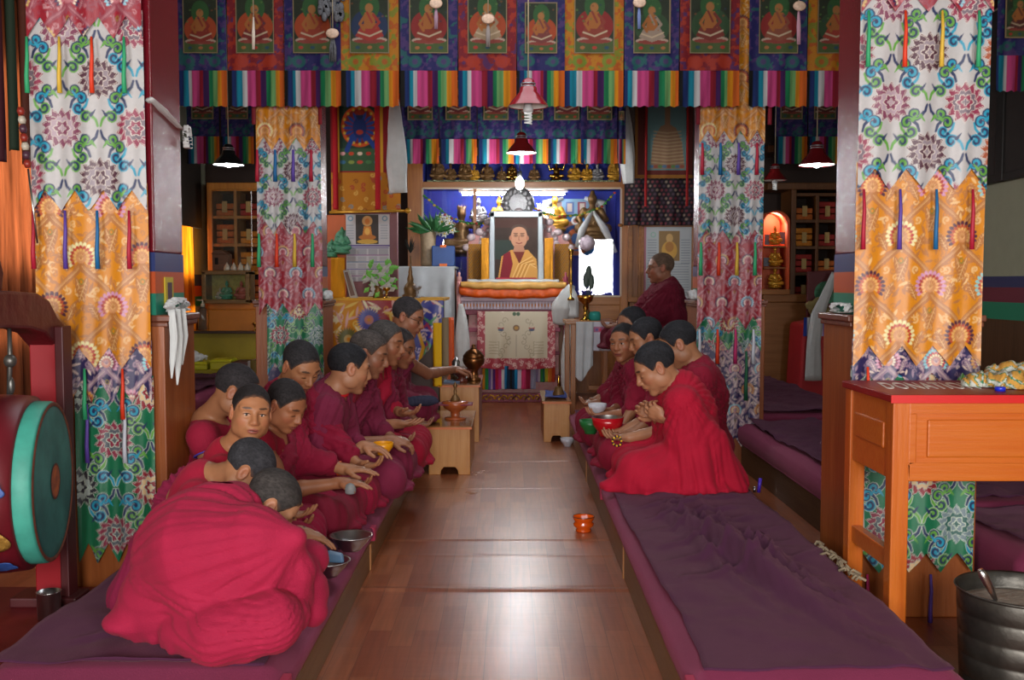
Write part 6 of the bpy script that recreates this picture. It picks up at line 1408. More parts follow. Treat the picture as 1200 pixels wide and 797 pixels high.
V,Q=cover_mesh(.28,.45,7.85,8.25,ZR+.012,31,.014,.03); o=mesh_obj('blue_cloth',V,Q,M('cloth_blue','#2a3f8a',.8,noise=.4,nscale=30),smooth=True,origin=(.36,8,ZR)); tag(o,'crumpled blue patterned cloth under the bell on the small stool','cloth'); o.modifiers.new('s','SOLIDIFY').thickness=.004
# floor cups and bowls
BOWL=[(0,.006),(.03,.0),(.033,.0),(.034,.012),(.04,.02),(.058,.045),(.063,.075),(.060,.075),(.052,.045),(.03,.022),(0,.02)]
def bowl(label,c,sc,out,inn,prof=BOWL,group=None,name='bowl'):
    t=thing(name,c,label,'bowl',group); p=[(a*sc,b*sc) for a,b in prof]; k=next(i for i,q in enumerate(p) if i>3 and p[i][0]<p[i-1][0])
    mb=MB(); mb.lathe(p[:k+1],tuple(c),32); mb.build('outside',out,t,True); mb=MB(); mb.lathe(p[k:],tuple(c),32); mb.build('inside',inn,t,True); return t
c=G(685,627); c=Vector((PX(685,4.95),4.95,0))
t=thing('offering_bowl',c,'shiny orange lacquered bowl standing alone on the aisle floor','bowl'); mb=MB(); mb.lathe([(0,0),(.038,0),(.040,.006),(.034,.016),(.050,.028),(.052,.040),(.044,.048),(.046,.052),(.056,.072),(.0555,.076),(.052,.074),(.044,.055),(.0,.052)],tuple(c),36); mb.build('bowl_body',M('lacquer_orange','#e0560a',.12,coat=.8),t,True); mb=MB(); mb.tube([tuple(c+Vector((.0545*math.cos(a),.0545*math.sin(a),.0755))) for a in np.linspace(0,2*math.pi,33)[:-1]],.0022,6,True); mb.build('brass_rim',M('rim_brown','#5a3418',.3,metal=.5),t,True)
c=Vector((PX(665,7.6),7.55,0)); bowl('small white porcelain cup with blue pattern on the floor by the small stool',c,.85,M('porcelain_blue','#c4c6d0',.15,noise=.25,nscale=40),M('porcelain_in','#c8c8cc',.2),name='cup')
SB=[(0,.004),(.035,0),(.037,0),(.045,.010),(.068,.035),(.082,.058),(.088,.060),(.088,.062),(.081,.061),(.064,.036),(.04,.012),(0,.008)]
c=Vector((PX(407,3.75),3.78,.222)); bowl('open steel bowl on the purple cover in front of the staring boy',c,.95,m_steel,m_steel,SB)
c=Vector((PX(379,3.42),3.44,.222)); bowl('steel bowl with blue scoop beside the hunched boy\'s sleeve',c,.92,m_steel,m_steel,SB)
mb=MB(); q=Vector((PX(383,3.44),3.46,.28)); mb.prism([(q.x-.04,q.z-.01),(q.x+.05,q.z-.015),(q.x+.045,q.z+.02),(q.x-.0,q.z+.03),(q.x-.04,q.z+.025)],'xz',q.y-.02,q.y+.0); o=mb.build('blue_scoop',M('plastic_blue','#5a7a9a',.4),bevel=.008,origin=q); tag(o,'blue-grey plastic scoop standing in the steel bowl','scoop')
# steel cup on the drum platform
c=Vector((PX(47,3.27),3.27,.13)); t=thing('steel_cup',c,'shiny steel tumbler on the red platform at the drum post','cup'); mb=MB(); mb.lathe([(0,0),(.034,0),(.036,.002),(.038,.09),(.040,.092),(.037,.092),(.035,.06),(0,.004)],tuple(c),26); mb.build('cup_body',m_steel,t,True)
# bucket
c=Vector((1.455,2.78,0)); t=thing('steel_bucket',c,'dented dark steel bucket of grey food at the bench corner','bucket')
mb=MB(); prof=[(0,0),(.150,0),(.152,.01)]
for k in range(6): z=.02+.06*k; prof+=[(.156+.003*k,z),(.158+.003*k,z+.052),(.1555+.003*k,z+.056)]
prof+=[(.176,.375),(.180,.380),(.176,.384),(.170,.380),(.166,.34),(.164,.325),(0,.325)]
mb.lathe(prof,tuple(c),40); mb.build('bucket_body',M('bucket_steel','#4e4b46',.42,metal=.8,noise=.6,nscale=7,bump=.5,bscale=12),t,True)
mb=MB(); mb.lathe([(.17,.332),(.12,.342),(.06,.336),(0,.345)],tuple(c),28); mb.build('porridge',M('porridge','#9a978c',.6,noise=.25,nscale=30,bump=.6,bscale=40),t,True)
t=thing('ladle',c+Vector((-.05,-.02,.34)),'steel ladle handle sticking out of the bucket','ladle'); mb=MB(); a=P(1167,703,2.68); b_=P(1149,668,2.66)
mb.tube([a,a.lerp(b_,.35),a.lerp(b_,.8),b_],[.006,.010,.012,.008],8); mb.build('handle',m_steel,t,True)
# ------------------------------------------------------------------ donation table
m_tab=wood('table_orange','#c4661c','#b25412',.35,'x',coat=.2); m_tabz=wood('table_orange_v','#c4661c','#ac5010',.35,'z',coat=.2)
t=thing('donation_table',(1.7,3.3,0),'orange wooden donation table with glossy red top at the right pillar','table')
tx0,tx1,ty0,ty1,tz=1.20,2.35,3.10,3.55,.90
mb=MB(); mb.box(tx0-.012,tx1,ty0-.012,ty1,tz-.025,tz); mb.build('table_top',M('top_red','#8a1414',.42,noise=.2,nscale=7,spec=.3),t,bevel=.004)
mb=MB(); mb.box(tx0-.013,tx1,ty0-.016,ty0-.011,tz-.026,tz-.001); mb.build('top_edge',M('edge_red','#c4120e',.4),t)
za=.625
mb=MB(); mb.box(tx0+.05,tx1,ty0+.008,ty0+.03,za,tz-.025); mb.build('apron',m_tab,t,bevel=.003)
mb=MB(); mb.box(tx0+.05,tx1,ty0-.002,ty0+.01,za,za+.055); mb.box(tx0+.05,tx1,ty0-.002,ty0+.01,tz-.06,tz-.026); mb.box(tx0+.05,tx0+.075,ty0-.002,ty0+.01,za+.055,tz-.06); mb.build('apron_rail',m_tab,t,bevel=.004)
mb=MB(); mb.box(tx0+.11,tx1-.03,ty0-.001,ty0+.009,za+.075,tz-.08); mb.build('raised_panel',m_tab,t,bevel=.006)
for x,y in ((tx0,ty0),(tx0,ty1-.06),(tx1-.06,ty0),(tx1-.06,ty1-.06)):
    mb=MB(); mb.box(x,x+.055,y,y+.055,0,tz-.025); mb.build('leg',m_tabz,t,bevel=.004)
mb=MB(); mb.box(tx0+.008,tx0+.03,ty0+.05,ty1-.05,za,tz-.025); mb.build('side_apron',m_tab,t,bevel=.003)
mb=MB(); mb.box(tx0+.002,tx0+.012,ty0+.09,ty1-.10,za+.09,tz-.10); mb.build('side_panel',m_tab,t,bevel=.006)
mb=MB(); mb.box(tx0+.012,tx0+.045,ty0+.05,ty1-.05,.33,.39); mb.build('stretcher',m_tab,t,bevel=.004)
cu=bpy.data.curves.new('lettering','FONT'); cu.body='DONATION'; cu.size=.054; cu.extrude=.0006; cu.offset=.0006; cu.space_character=1.12; o=bpy.data.objects.new('lettering',cu); C.objects.link(o); o.parent=t; o.location=(1.24-1.7,3.27-3.3,tz+.0008); cu.materials.append(M('letter_white','#e0d8d0',.8,spec=.1)); bpy.context.view_layer.update(); me=bpy.data.meshes.new_from_object(o.evaluated_get(bpy.context.evaluated_depsgraph_get())); bpy.data.objects.remove(o); o=bpy.data.objects.new('lettering',me); C.objects.link(o); o.parent=t; o.location=(1.24-1.7,3.27-3.3,tz+.0008); o.scale=(1,5.2,1)
for v_ in o.data.vertices: v_.co.x+=v_.co.y*1.0
# checkered scarf heap
cl=Canvas(1,1,.01,'#d0a050')
fd=Field((1.5,3.13,.895),(2.02,3.52,1.03),.005); R_=np.random.RandomState(3)
for k in range(15): a=R_.rand(3); fd.ell((1.58+.36*a[0],3.24+.18*a[1],.905+.05*a[2]*math.sin(math.pi*a[0])),(.06+.05*R_.rand(),.04,.025+.025*R_.rand()),.02)
fd.disp(folds((1.5,3.1,.8),34,.020,3,.0,.05),.05); fd.disp(folds((1.9,3.4,.85),30,.012,5,.0,.05),.05); fd.d=np.maximum(fd.d,-(fd.ax[2]-.901)[None,None,:])
V,Q=fd.mesh(1); c0=np.array(srgb('#c89440')); w_=np.array(srgb('#c2c6bc')); g_=np.array(srgb('#2f7a58'))
s1=V[:,0]*22+6*fbm(V[:,0]*8,V[:,1]*8,1)+V[:,2]*30; s2=V[:,1]*24+6*fbm(V[:,0]*8,V[:,1]*8,2)-V[:,2]*40; cc=np.where((((s1%2)<1)^((s2%2)<.9))[:,None],c0,w_); ln=(np.abs((s1%1)-.5)>.44)|(np.abs((s2%1)-.5)>.45); cc[ln]=g_
o=mesh_obj('checked_scarf',V,Q,M('checked_cloth','#ffffff',.85,attr=True,bump=.3,bscale=300),smooth=True,cols=cc,origin=(1.75,3.3,.9)); tag(o,'crumpled yellow, white and green checked scarf on the donation table','scarf')
c=(PX(1158,3.3),3.2,tz); lat('bottle_cap','small blue plastic bottle cap on the red table top',c,[(0,0),(.016,0),(.017,.012),(.014,.014),(0,.014)],M('cap_blue','#1f2fc0',.3),'bottle cap')
# ------------------------------------------------------------------ drum and its frame
DX,DY,DZ=-1.495,3.06,.632
t=thing('temple_drum',(DX,DY,DZ),'large red drum with teal skin head hanging in the red frame','drum')
ax_r=Matrix.Rotation(math.radians(11),3,'Z')
def drum_lathe(n,prof,mat,sm=True):
    mb=MB(); mb.lathe(prof,(0,0,0),56,'x'); mb.v=[tuple(ax_r@Vector(p)+Vector((DX,DY,DZ))) for p in mb.v]; return mb.build(n,mat,t,sm)
R0=.243
drum_lathe('drum_head',[(0,.078),(.2,.076),(R0-.012,.074),(R0-.004,.070)],M('drum_teal','#2c6a66',.6,noise=.2,nscale=6,col2='#3a7f76'))
drum_lathe('centre_disc',[(0,.0800),(.050,.0798)],M('drum_centre','#8a4a34',.7,noise=.4,nscale=25,col2='#a85a2a'))
drum_lathe('centre_ring',[(.048,.0797),(.052,.0803),(.056,.0797)],M('drum_ring','#5a2a1f',.6))
drum_lathe('rim_band',[(R0-.006,.072),(R0,.070),(R0+.006,.065),(R0+.008,.025),(R0+.004,.018)],M('drum_rim_teal','#3f9a88',.55,noise=.2,nscale=14))
drum_lathe('rim_edge',[(R0-.010,.0745),(R0-.004,.078),(R0+.003,.074)],M('drum_edge','#6a3a28',.7,noise=.4,nscale=40))
drum_lathe('drum_body',[(R0+.006,.02),(R0+.024,.014),(R0+.030,-.05),(R0+.03,-.12),(R0+.034,-.2),(R0+.03,-.28),(R0+.02,-.36),(R0,-.40),(0,-.40)],M('drum_body_red','#5e121c',.4,noise=.2,nscale=8))
# painted gold panel and clouds on the body, built as shallow relief
def on_drum(ang,x,rr=R0+.034): 
    return ax_r@Vector((x,rr*math.cos(ang),rr*math.sin(ang)))+Vector((DX,DY,DZ))
def patch(n,a0,a1,x0,x1,mat,shape):
    v=[];f=[]; N=18
    for i in range(N+1):
        for j in range(N+1):
            u,w=i/N*2-1,j/N*2-1; s_=shape(u,w); v.append(on_drum((a0+a1)/2+(a1-a0)/2*u*s_,(x0+x1)/2+(x1-x0)/2*w*s_,R0+.0355))
    for i in range(N):
        for j in range(N): f.append((i*(N+1)+j,(i+1)*(N+1)+j,(i+1)*(N+1)+j+1,i*(N+1)+j+1))
    o=mesh_obj(n,v,f,mat,t,True); o.modifiers.new('s','SOLIDIFY').thickness=.002
sq=lambda u,w: max(abs(u),abs(w))/(math.hypot(u,w)+1e-9)*(1+.10*math.cos(5*math.atan2(w,u+1e-9)))
patch('gold_relief',math.radians(187),math.radians(222),-.26,.006,M('drum_gold','#a8803a',.45,metal=.5,noise=.3,nscale=25,bump=1.,bscale=30),sq)
patch('blue_cloud',math.radians(168),math.radians(181),-.09,.008,M('cloud_blue','#2a4a8a',.5,noise=.4,nscale=30),sq)
patch('blue_cloud',math.radians(226),math.radians(238),-.08,.008,M('cloud_blue','#2a4a8a',.5),sq)
t=thing('drum_stand',(-1.62,3.1,.13),'carved red wooden drum frame with pointed finials at the brocade hanging','frame')
FX=-1.645
for yy in (2.68,3.40):
    mb=MB(); mb.box(FX,FX+.092,yy,yy+.06,.13,1.075); mb.build('post',M('frame_red','#8e0d1a',.45,noise=.12,nscale=5),t,bevel=.004)
    mb=MB(); mb.box(FX+.088,FX+.118,yy-.005,yy+.065,.13,1.10); mb.build('post_moulding',M('frame_maroon','#4a1418',.5),t,bevel=.004)
    mb=MB(); mb.box(FX-.08,FX+.15,yy-.03,yy+.09,.13,.165); mb.build('foot',M('frame_maroon','#4a1418',.5),t,bevel=.006)
arch=[]; cy=3.07
outer=[(-.46,1.02),(-.44,1.09),(-.36,1.13),(-.30,1.19),(-.22,1.215),(-.12,1.22),(0,1.225),(.12,1.22),(.22,1.215),(.30,1.19),(.36,1.13),(.44,1.09),(.46,1.02)]
inner=[(.38,1.00),(.34,1.03),(.26,1.08),(.16,1.10),(.0,1.11),(-.16,1.10),(-.26,1.08),(-.34,1.03),(-.38,1.00)]
mb=MB(); mb.prism([(cy+a,b) for a,b in outer+inner],'yz',FX-.01,FX+.09); mb.build('carved_arch',M('arch_maroon','#531318',.42,noise=.2,nscale=12,bump=.6,bscale=14),t,bevel=.010)
def leaf_fin(y,z,h,w): mb=MB(); mb.prism([(y-w*.35,z),(y-w*.5,z+h*.35),(y-w*.3,z+h*.65),(y,z+h),(y+w*.3,z+h*.65),(y+w*.5,z+h*.35),(y+w*.35,z)],'yz',FX+.015,FX+.065); mb.build('finial',M('frame_maroon','#4a1418',.5),t,bevel=.012)
leaf_fin(cy+.0,1.22,.165,.11); leaf_fin(3.44,1.06,.105,.08); leaf_fin(2.71,1.06,.105,.08)
t=thing('chain',(-1.61,3.07,1.15),'small grey metal hook chain holding up the drum','chain'); mb=MB(); mb.tube([(FX+.05,3.17,1.12),(FX+.05,3.17,1.0),(FX+.045,3.16,.86)],[.006,.008,.006],6); mb.ell((FX+.05,3.17,1.0),(.02,.02,.022),10,8); mb.ell((FX+.05,3.17,.92),(.012,.012,.03),10,8); mb.build('links',M('metal_grey','#6a6864',.4,metal=.7),t,True)
# ornate beater hanging by the hanging
t=thing('ritual_staff',P(24,128,3.7),'thin metal-tipped ritual staff with banded head beside the white brocade','staff'); a=P(24,126,3.50); b_=P(33,198,3.50); e=P(44,285,3.50)
mb=MB(); mb.tube([b_,e],.0035,6); mb.build('rod',m_steel,t,True)
for k in range(7):
    p0=a.lerp(b_,k/7); p1=a.lerp(b_,(k+.85)/7); mb=MB(); mb.tube([p0,p0.lerp(p1,.5),p1],[.010,.014,.010],8); mb.build('band',M('staff_%d'%(k%3),['#8a2a1f','#b8b0a0','#4a2a3a'][k%3],.4),t,True)
# coloured cloths hanging at the dark top by the window
for k,(a,b_,c,lb) in enumerate(((0,10,'#4a1a24','maroon'),(9,20,'#2a3a2a','green'),(19,30,'#5a2a1a','rust'),(29,39,'#6a1030','crimson'))):
    o=sheet('hanging_cloth',Canvas(.3,1.5,.02,c),PX(a,5.6),PX(b_,5.6),3.2,PZ(190-15*(k%2)-(50 if k==3 else 0),5.6),5.6+.05*k,m_cloth,None,wav=.02,wf=4,thick=.006); tag(o,'dark %s cloth hanging high beside the window curtain'%lb,'cloth')
# scarves on pillars
scarf('white scarf tied round the red pillar beside the first thangka',[Vector((-1.30,3.63,1.91)),Vector((-1.292,3.75,1.885)),Vector((-1.292,3.95,1.85))],[.014,.018,.010],flat=.35)
crumple('scarf_knot','knotted white scarf end dangling at the red pillar',(-1.28,3.99,1.815),(.010,.02,.045),m_scarf,4,'scarf',h=.004,amp=.01)
crumple('white_scarf_heap','white scarves heaped on the plinth beside the hunched boy\'s pillar',(-1.268,3.80,1.160),(.018,.12,.028),m_scarf,8,'scarf',h=.005)
for k,(dy,dz) in enumerate(((3.66,.90),(3.72,.87),(3.78,.94))): scarf(['frayed scarf end hanging down the plinth, nearest','frayed scarf end hanging down the plinth, longest','frayed scarf end hanging down the plinth, farthest'][k],[Vector((-1.245,dy,1.15)),Vector((-1.235,dy-.01,1.05)),Vector((-1.235,dy-.03,dz+.06)),Vector((-1.235,dy-.04,dz))],[.012,.014,.010,.003],flat=.3)
t=thing('picture_card',(-1.295,3.8,1.2),'small yellow-framed picture card stuck on the painted pillar band','card'); mb=MB(); mb.box(-1.298,-1.293,3.74,3.83,1.165,1.27); mb.build('card_frame',M('card_yellow','#c8b42a',.5),t); mb=MB(); mb.box(-1.294,-1.291,3.765,3.81,1.185,1.25); mb.build('card_print',M('card_print','#4a2a3a',.5,noise=.4,nscale=60),t)
crumple('folded_white_cloth','folded white scarf on the plinth behind the donation table',(1.272,3.82,1.148),(.018,.10,.018),m_scarf,9,'scarf',h=.005)
crumple('white_cloth','white cloth on the plinth beside the brocade table',(-1.26,6.85,1.16),(.03,.10,.035),m_scarf,10,h=.007); crumple('white_cloth','white cloth on the plinth beside the seated elder',(1.26,6.85,1.16),(.03,.10,.035),m_scarf,11,h=.007)
scarf('white scarf hanging behind the orange table side',[Vector((1.235,3.575,.70)),Vector((1.245,3.56,.5)),Vector((1.245,3.55,.28))],[.02,.03,.035],flat=.3)
# pendant lamps
def pendant(label,px,ytop,ybot,wpx,Y,col,lit,cfl=False,power=6):
    c=P(px,ybot,Y); R_=wpx/2/F*Y; t=thing('pendant_lamp',(c.x,Y,c.z),label,'lamp'); H_=R_*1.0
    mb=MB(); mb.lathe([(R_*.16,H_*1.35),(R_*.30,H_*1.25),(R_*.32,H_*.95),(R_*.42,H_*.9),(R_*.45,H_*.68),(R_*.8,H_*.28),(R_,0),(R_*1.02,-.004)],tuple(c),32); o=mb.build('shade',M('enamel_'+col.strip('#'),col,.25,coat=.4),t,True)
    mb=MB(); mb.lathe([(R_*1.0,.0),(R_*.78,H_*.25),(R_*.42,H_*.6),(0,H_*.64)],tuple(c),32); mb.build('white_inside',M('enamel_white','#e8e4dc',.4),t,True)
    for z in (.95,1.08): 
        mb=MB(); mb.tube([(c.x+R_*.35*math.cos(a),Y+R_*.35*math.sin(a),c.z+H_*z) for a in np.linspace(0,6.283,17)[:-1]],R_*.04,6,True); mb.build('collar_ring',m_silver,t,True)
    mb=MB(); mb.tube([(c.x,Y,c.z+H_*1.3),(c.x,Y,3.5)],.004,6); mb.build('cord',M('cord_beige','#a89a80',.7),t,True)
    if cfl:
        mb=MB(); mb.lathe([(0,H_*.5),(.022,H_*.5),(.022,-.01),(.028,-.012),(.028,-.035),(0,-.035)],tuple(c),16); mb.build('lamp_base',M('lamp_base','#c8c8c8',.4),t,True)
        mb=MB(); mb.tube([(c.x+.018*math.cos(a),Y+.018*math.sin(a),c.z-.035-a*.0026) for a in np.linspace(0,25,90)],.005,6); mb.build('spiral_bulb',M('spiral_bulb','#d8dcd8',.3,emit='#ffffff',estr=.15),t,True)
    elif lit:
        mb=MB(); mb.ell((c.x,Y,c.z+.01),(R_*.24,R_*.24,R_*.26),16,10); mb.build('bulb',M('bulb_glow_%d'%int(px),'#ffffff',.3,emit='#eef6ff',estr=lit),t,True)
        l=bpy.data.lights.new('lamp_light','POINT'); l.energy=power; l.shadow_soft_size=.06; l.color=(.92,.96,1); lo=bpy.data.objects.new('lamp_light',l); C.objects.link(lo); lo.location=(c.x,Y,c.z-.07)
    return t
pendant('red enamel pendant lamp with spiral bulb, in front of the thangkas',619,85,124,46,5.6,'#8a1420',0,True)
pendant('smaller red enamel pendant lamp below and behind the first one',611,160,179,35,8.3,'#7a1a1c',4.,False,power=7)
pendant('dark pendant lamp glowing over the lit bookcase aisle',268,165,193,35,8.0,'#15191a',30,False,power=14)
pendant('red pendant lamp glowing in front of the dark bookcase',957,165,193,40,7.6,'#6a161c',12,False,power=8)
pendant('small unlit red pendant lamp above the orange niche',908,190,211,28,10.3,'#7a1a1c',0,True)
c=P(609,215,9.75); t=thing('bare_bulb',(c.x,9.75,c.z),'bare bright bulb hanging above the silver wheel','lamp')
mb=MB(); mb.ell(tuple(c),(.042,.042,.06),16,10); mb.build('bulb',M('bulb_bright','#ffffff',.3,emit='#ffffff',estr=300),t,True)
mb=MB(); mb.lathe([(0,.12),(.02,.12),(.022,.06),(0,.05)],tuple(c),12); mb.build('socket',M('socket_dark','#2a2a2a',.5),t,True); mb=MB(); mb.tube([c+Vector((0,0,.12)),Vector((c.x,9.75,3.5))],.004,5); mb.build('cord',M('cord_dark','#1a1a1a',.6),t,True)
# wind-chime tassels hanging over the thangkas
m_tas=M('tassel_pattern','#5a5a5e',.8,noise=.6,nscale=40)
def htassel(label,px,y0,y1,mat,wd,Y=6.3,medal=True):
    a=P(px,y0,Y); b_=P(px,y1,Y); t=thing('hanging_tassel',(a.x,Y,a.z),label,'tassel'); mb=MB(); mb.tube([Vector((a.x,Y,3.4)),a],.003,5); mb.build('string',M('cord_beige','#a89a80',.7),t,True)
    mb=MB()
    for k in range(9): d=Vector((wd*math.sin(k*2.4)*.7,wd*math.cos(k*2.4)*.4,0)); mb.tube([a,a.lerp(b_,.5)+d*.8,b_+d],[.005,.007,.003],5)
    mb.build('tassel',mat,t,True)
    if medal: mb=MB(); mb.lathe([(0,-.006),(.035,-.006),(.042,0),(.035,.006),(0,.006)],tuple(a+Vector((0,-.02,.0))),20,'y',(1,.75)); mb.build('medallion',M('medal_cream','#c8a890',.5,noise=.3,nscale=60),t,True)
htassel('cream medallion with grey tassel over the third thangka',390,40,72,m_tas,.03)
htassel('cream medallion with mauve tassel over the fifth thangka',511,5,34,M('tassel_mauve','#9a7a8a',.8),.012)
htassel('cream medallion with grey tassel over the sixth thangka',572,23,55,M('tassel_grey','#8a7f7a',.8),.014)
htassel('cream medallion with blue tassel over the ninth thangka',749,4,34,M('tassel_blue','#6a7aa8',.8),.010)
htassel('gilt knot with pink tassel over the eleventh thangka',936,8,52,M('tassel_pink','#b88a9a',.8),.012)
htassel('white-tipped tassel over the second thangka',297,20,58,M('tassel_cream','#d8c8b8',.8),.008,medal=False)
fd=MB(); r=random.Random(4)
for k in range(40): a=P(388+r.uniform(-14,14),r.uniform(-10,22),6.32); fd.ell(tuple(a),(.02,.012,.03),6,5)
o=fd.build('patterned_hanging',m_tas,smooth=True,origin=P(388,0,6.3)); tag(o,'black and white patterned cloth cluster over the third thangka','ornament')
# gap filler: cloth strips visible beside row of thangkas
for px,c,lb in ((300,'#7a1f2a','left of the gold topped hanging'),(377,'#8a1f2a','between the hanging and the blue deity scroll'),(816,'#7a1a2a','left of the gold topped hanging over the kneeling monk'),(899,'#7a1a2a','right of the hanging over the kneeling monk')):
    o=sheet('red_strip',Canvas(.1,.4,.02,c),PX(px-2,6.52),PX(px+2.5,6.52),PZ(100,6.52),PZ(146,6.52),6.52,m_cloth,None,wav=.003,thick=.003); tag(o,'narrow red cloth strip hanging '+lb,'cloth')
# ------------------------------------------------------------------ the monks
D_=math.radians
def PL(px,py,Y): return np.array(P(px,py,Y))
ZLs,ZRs=.218,.262
GL='boys and monks seated in the left row'; GR='monks seated in the right row'
RB1,RB2,RB3='#8c1734','#7d1a33','#a3182f'
MR='#9a1a3a'; DK='#6f1830'
def back_drape(w=.17,z=.03,x=-.19,r=.07):
    def ex(rf,B,k):
        for y in (-1,1): rf.chain([k['SL' if y>0 else 'SR'],(k['SL' if y>0 else 'SR']+B.w((x,y*w,z)))/2-B.R[:,0]*.02,B.w((x,y*w,z))],[.05*B.s,.07*B.s,r*B.s],.06)
    return ex
# 1: the hunched boy hiding his face
def ex1(rf,B,k):
    S=lambda px,py,Y: PL(px,py,Y)
    rf.ell(S(240,655,2.88),(.205,.18,.205),.05); rf.ell(S(212,705,2.90),(.18,.17,.14),.04)
    rf.chain([S(268,600,2.86),S(258,640,2.80)],[.085,.16],.05)
    rf.chain([S(250,645,2.80),S(300,632,2.72),S(346,628,2.70)],[.17,.085,.020],.05)
    rf.chain([S(265,700,2.76),S(310,665,2.72),S(346,632,2.70)],[.13,.06,.016],.05)
    rf.chain([S(272,592,2.86),S(292,592,2.84)],[.05,.035],.03)
    rf.chain([S(215,742,2.74),S(262,742,2.66),S(318,728,2.66),S(342,722,2.72)],[.065,.088,.085,.05],.012)
    rf.chain([S(240,755,2.66),S(290,756,2.64),S(330,748,2.66)],[.035,.035,.02],.01)
    rf.chain([S(346,634,2.72),S(348,668,2.76),S(342,705,2.80)],[.022,.045,.06],.03); rf.chain([S(318,705,2.86),S(356,694,2.88),S(366,716,2.84)],[.09,.07,.045],.02); rf.chain([S(335,668,2.90),S(362,655,2.98)],[.06,.06],.02)
    rf.chain([S(335,690,2.85),S(352,672,2.90)],[.085,.06],.012); rf.chain([S(300,705,2.80),S(338,712,2.80)],[.085,.05],.025)
    rf.ell(S(150,728,2.82),(.07,.07,.035),.03)
def fo1(B,k):
    hnd=PL(350,628,2.70)
    a=folds(hnd,21,.017,3,.02,.22,bias=PL(250,650,2.80)-hnd); b=folds(PL(310,690,2.72),26,.014,8,.02,.10); 
    def top(p): return a(p)
    return [top,b]
person('hunched boy in crimson robe hiding his face in his hand, nearest on the bench',(-.96,2.93,ZLs),D_(12),.85,P(317,590,2.90),D_(12),D_(52),D_(-4),
    rw=P(341,672,2.80),rd=(-.12,-.02,1),rn=(-1,.3,.2),rcurl=.35,rhint=(.1,1,-.3),lhint=(0,1,-.5),lw=P(322,700,2.95),kn=.17,kf=.22,bare=False,skin='#a87858',robe='#9c1e3e',hair='#3d3836',h=.004,hb=.0065,seed=11,group=None,
    extra=ex1,robef=fo1,neck=PL(286,600,2.93),wide=.95,sleeve=0)
# 2
person('boy bowing with close-cropped head, violet-piped sleeve, directly behind the hunched boy',(-1.08,3.30,ZLs),D_(5),.86,P(291,550,3.26),D_(6),D_(48),D_(0),
    rw=P(352,624,3.30),rd=(.95,.1,-.25),rn=(-.2,0,-1),rcurl=.2,lw=P(350,640,3.5),kn=.20,bare=True,skin='#a5714f',robe='#7f1c3c',vest='#a01a36',hair='#37363a',h=.004,hb=.0065,seed=21,kf=.30,neck=PL(243,563,3.32),rhint=(-.1,0,-1),extra=back_drape())
# 3 looks at the camera
person('boy with open eyes looking straight at the camera between bowed heads',(-1.03,3.63,ZLs),D_(0),.88,P(294,483,3.56),D_(-66),D_(3),D_(-7),
    rw=P(330,600,3.5),rd=(.9,.2,-.2),lw=P(340,610,3.75),kn=.19,kf=.27,bare=True,skin='#a8704c',robe='#8e1a38',vest='#a51b33',hair='#2b2626',h=.0035,hb=.0065,seed=31,openeye=True,hs=.86,fat=.006,neck=PL(272,532,3.63),extra=back_drape(),upz=.12)
# 4
person('boy with lowered head and yellow collar bead, half hidden beside the pillar plinth',(-1.04,4.0,ZLs),D_(0),.90,P(277,458,3.92),D_(5),D_(30),D_(0),
    rw=P(320,590,3.9),lw=P(330,600,4.1),kn=.18,kf=.26,bare=True,skin='#9a6848',robe='#8a1936',vest='#8f1a34',hair='#302c2e',h=.005,hb=.007,seed=41,neck=PL(243,492,3.97))
# 5 looks down, bare forearm, hand on knee
person('boy looking down sideways, long bare forearm resting over his knee',(-1.05,4.22,ZLs),D_(-5),.90,P(335,474,4.15),D_(-28),D_(32),D_(0),
    rw=P(398,566,4.02),rd=(.97,-.05,.02),rn=(0,0,-1),rcurl=.18,lw=P(410,566,4.3),ld=(.9,-.4,0),kn=.21,kf=.36,bare=True,skin='#9c6444',robe='#7b1a30',vest='#8a182c',hair='#2e2a2b',h=.004,hb=.0065,seed=51,rhint=(-.2,-.5,-1),trim=False,collar='#c8202a',extra=back_drape(),neck=PL(318,505,4.25))
# 6
person('boy with downcast eyes and orange wrist cord, head against the green brocade',(-1.08,4.60,ZLs),D_(0),.98,P(352,429,4.52),D_(-42),D_(34),D_(0),
    rw=P(404,550,4.28),rd=(.99,.0,.0),rn=(0,0,-1),rcurl=.15,lw=P(420,545,4.55),ld=(.9,-.3,0),kn=.20,kf=.40,bare=False,skin='#a06c4a',robe='#861632',hair='#2c2a2c',h=.004,hb=.0065,seed=61,sleeve=1.1,extra=back_drape(),rhint=(-.2,-.4,-1))
# 7
person('young monk with scarlet collar turned away, yellow bowl at his hand',(-1.0,4.92,ZLs),D_(5),1.03,P(409,431,4.85),D_(22),D_(14),D_(0),
    rw=P(427,523,4.68),rd=(.95,-.25,-.1),rn=(0,0,-1),rcurl=.25,lw=P(430,530,4.95),ld=(.8,-.5,0),kn=.21,kf=.38,bare=False,skin='#a87454',robe='#7a2440',hair='#26262a',h=.005,hb=.007,seed=71,collar='#d01a24',extra=back_drape(),rhint=(-.2,-.2,-1),fold=.015)
# 8
person('shaven older monk leaning forward behind the scarlet-collared one',(-.98,5.30,ZLs),D_(0),1.03,P(432,414,5.2),D_(-4),D_(20),D_(0),
    rw=P(458,516,5.05),rd=(.98,.1,-.1),rn=(0,.3,-1),rcurl=.5,lw=P(462,516,5.3),ld=(.8,-.4,0),kn=.20,kf=.38,bare=True,skin='#94644a',robe='#6f1f38',vest='#8a1a30',hair='#4a4340',h=.005,hb=.007,seed=81,rhint=(-.1,-.1,-1),extra=back_drape())
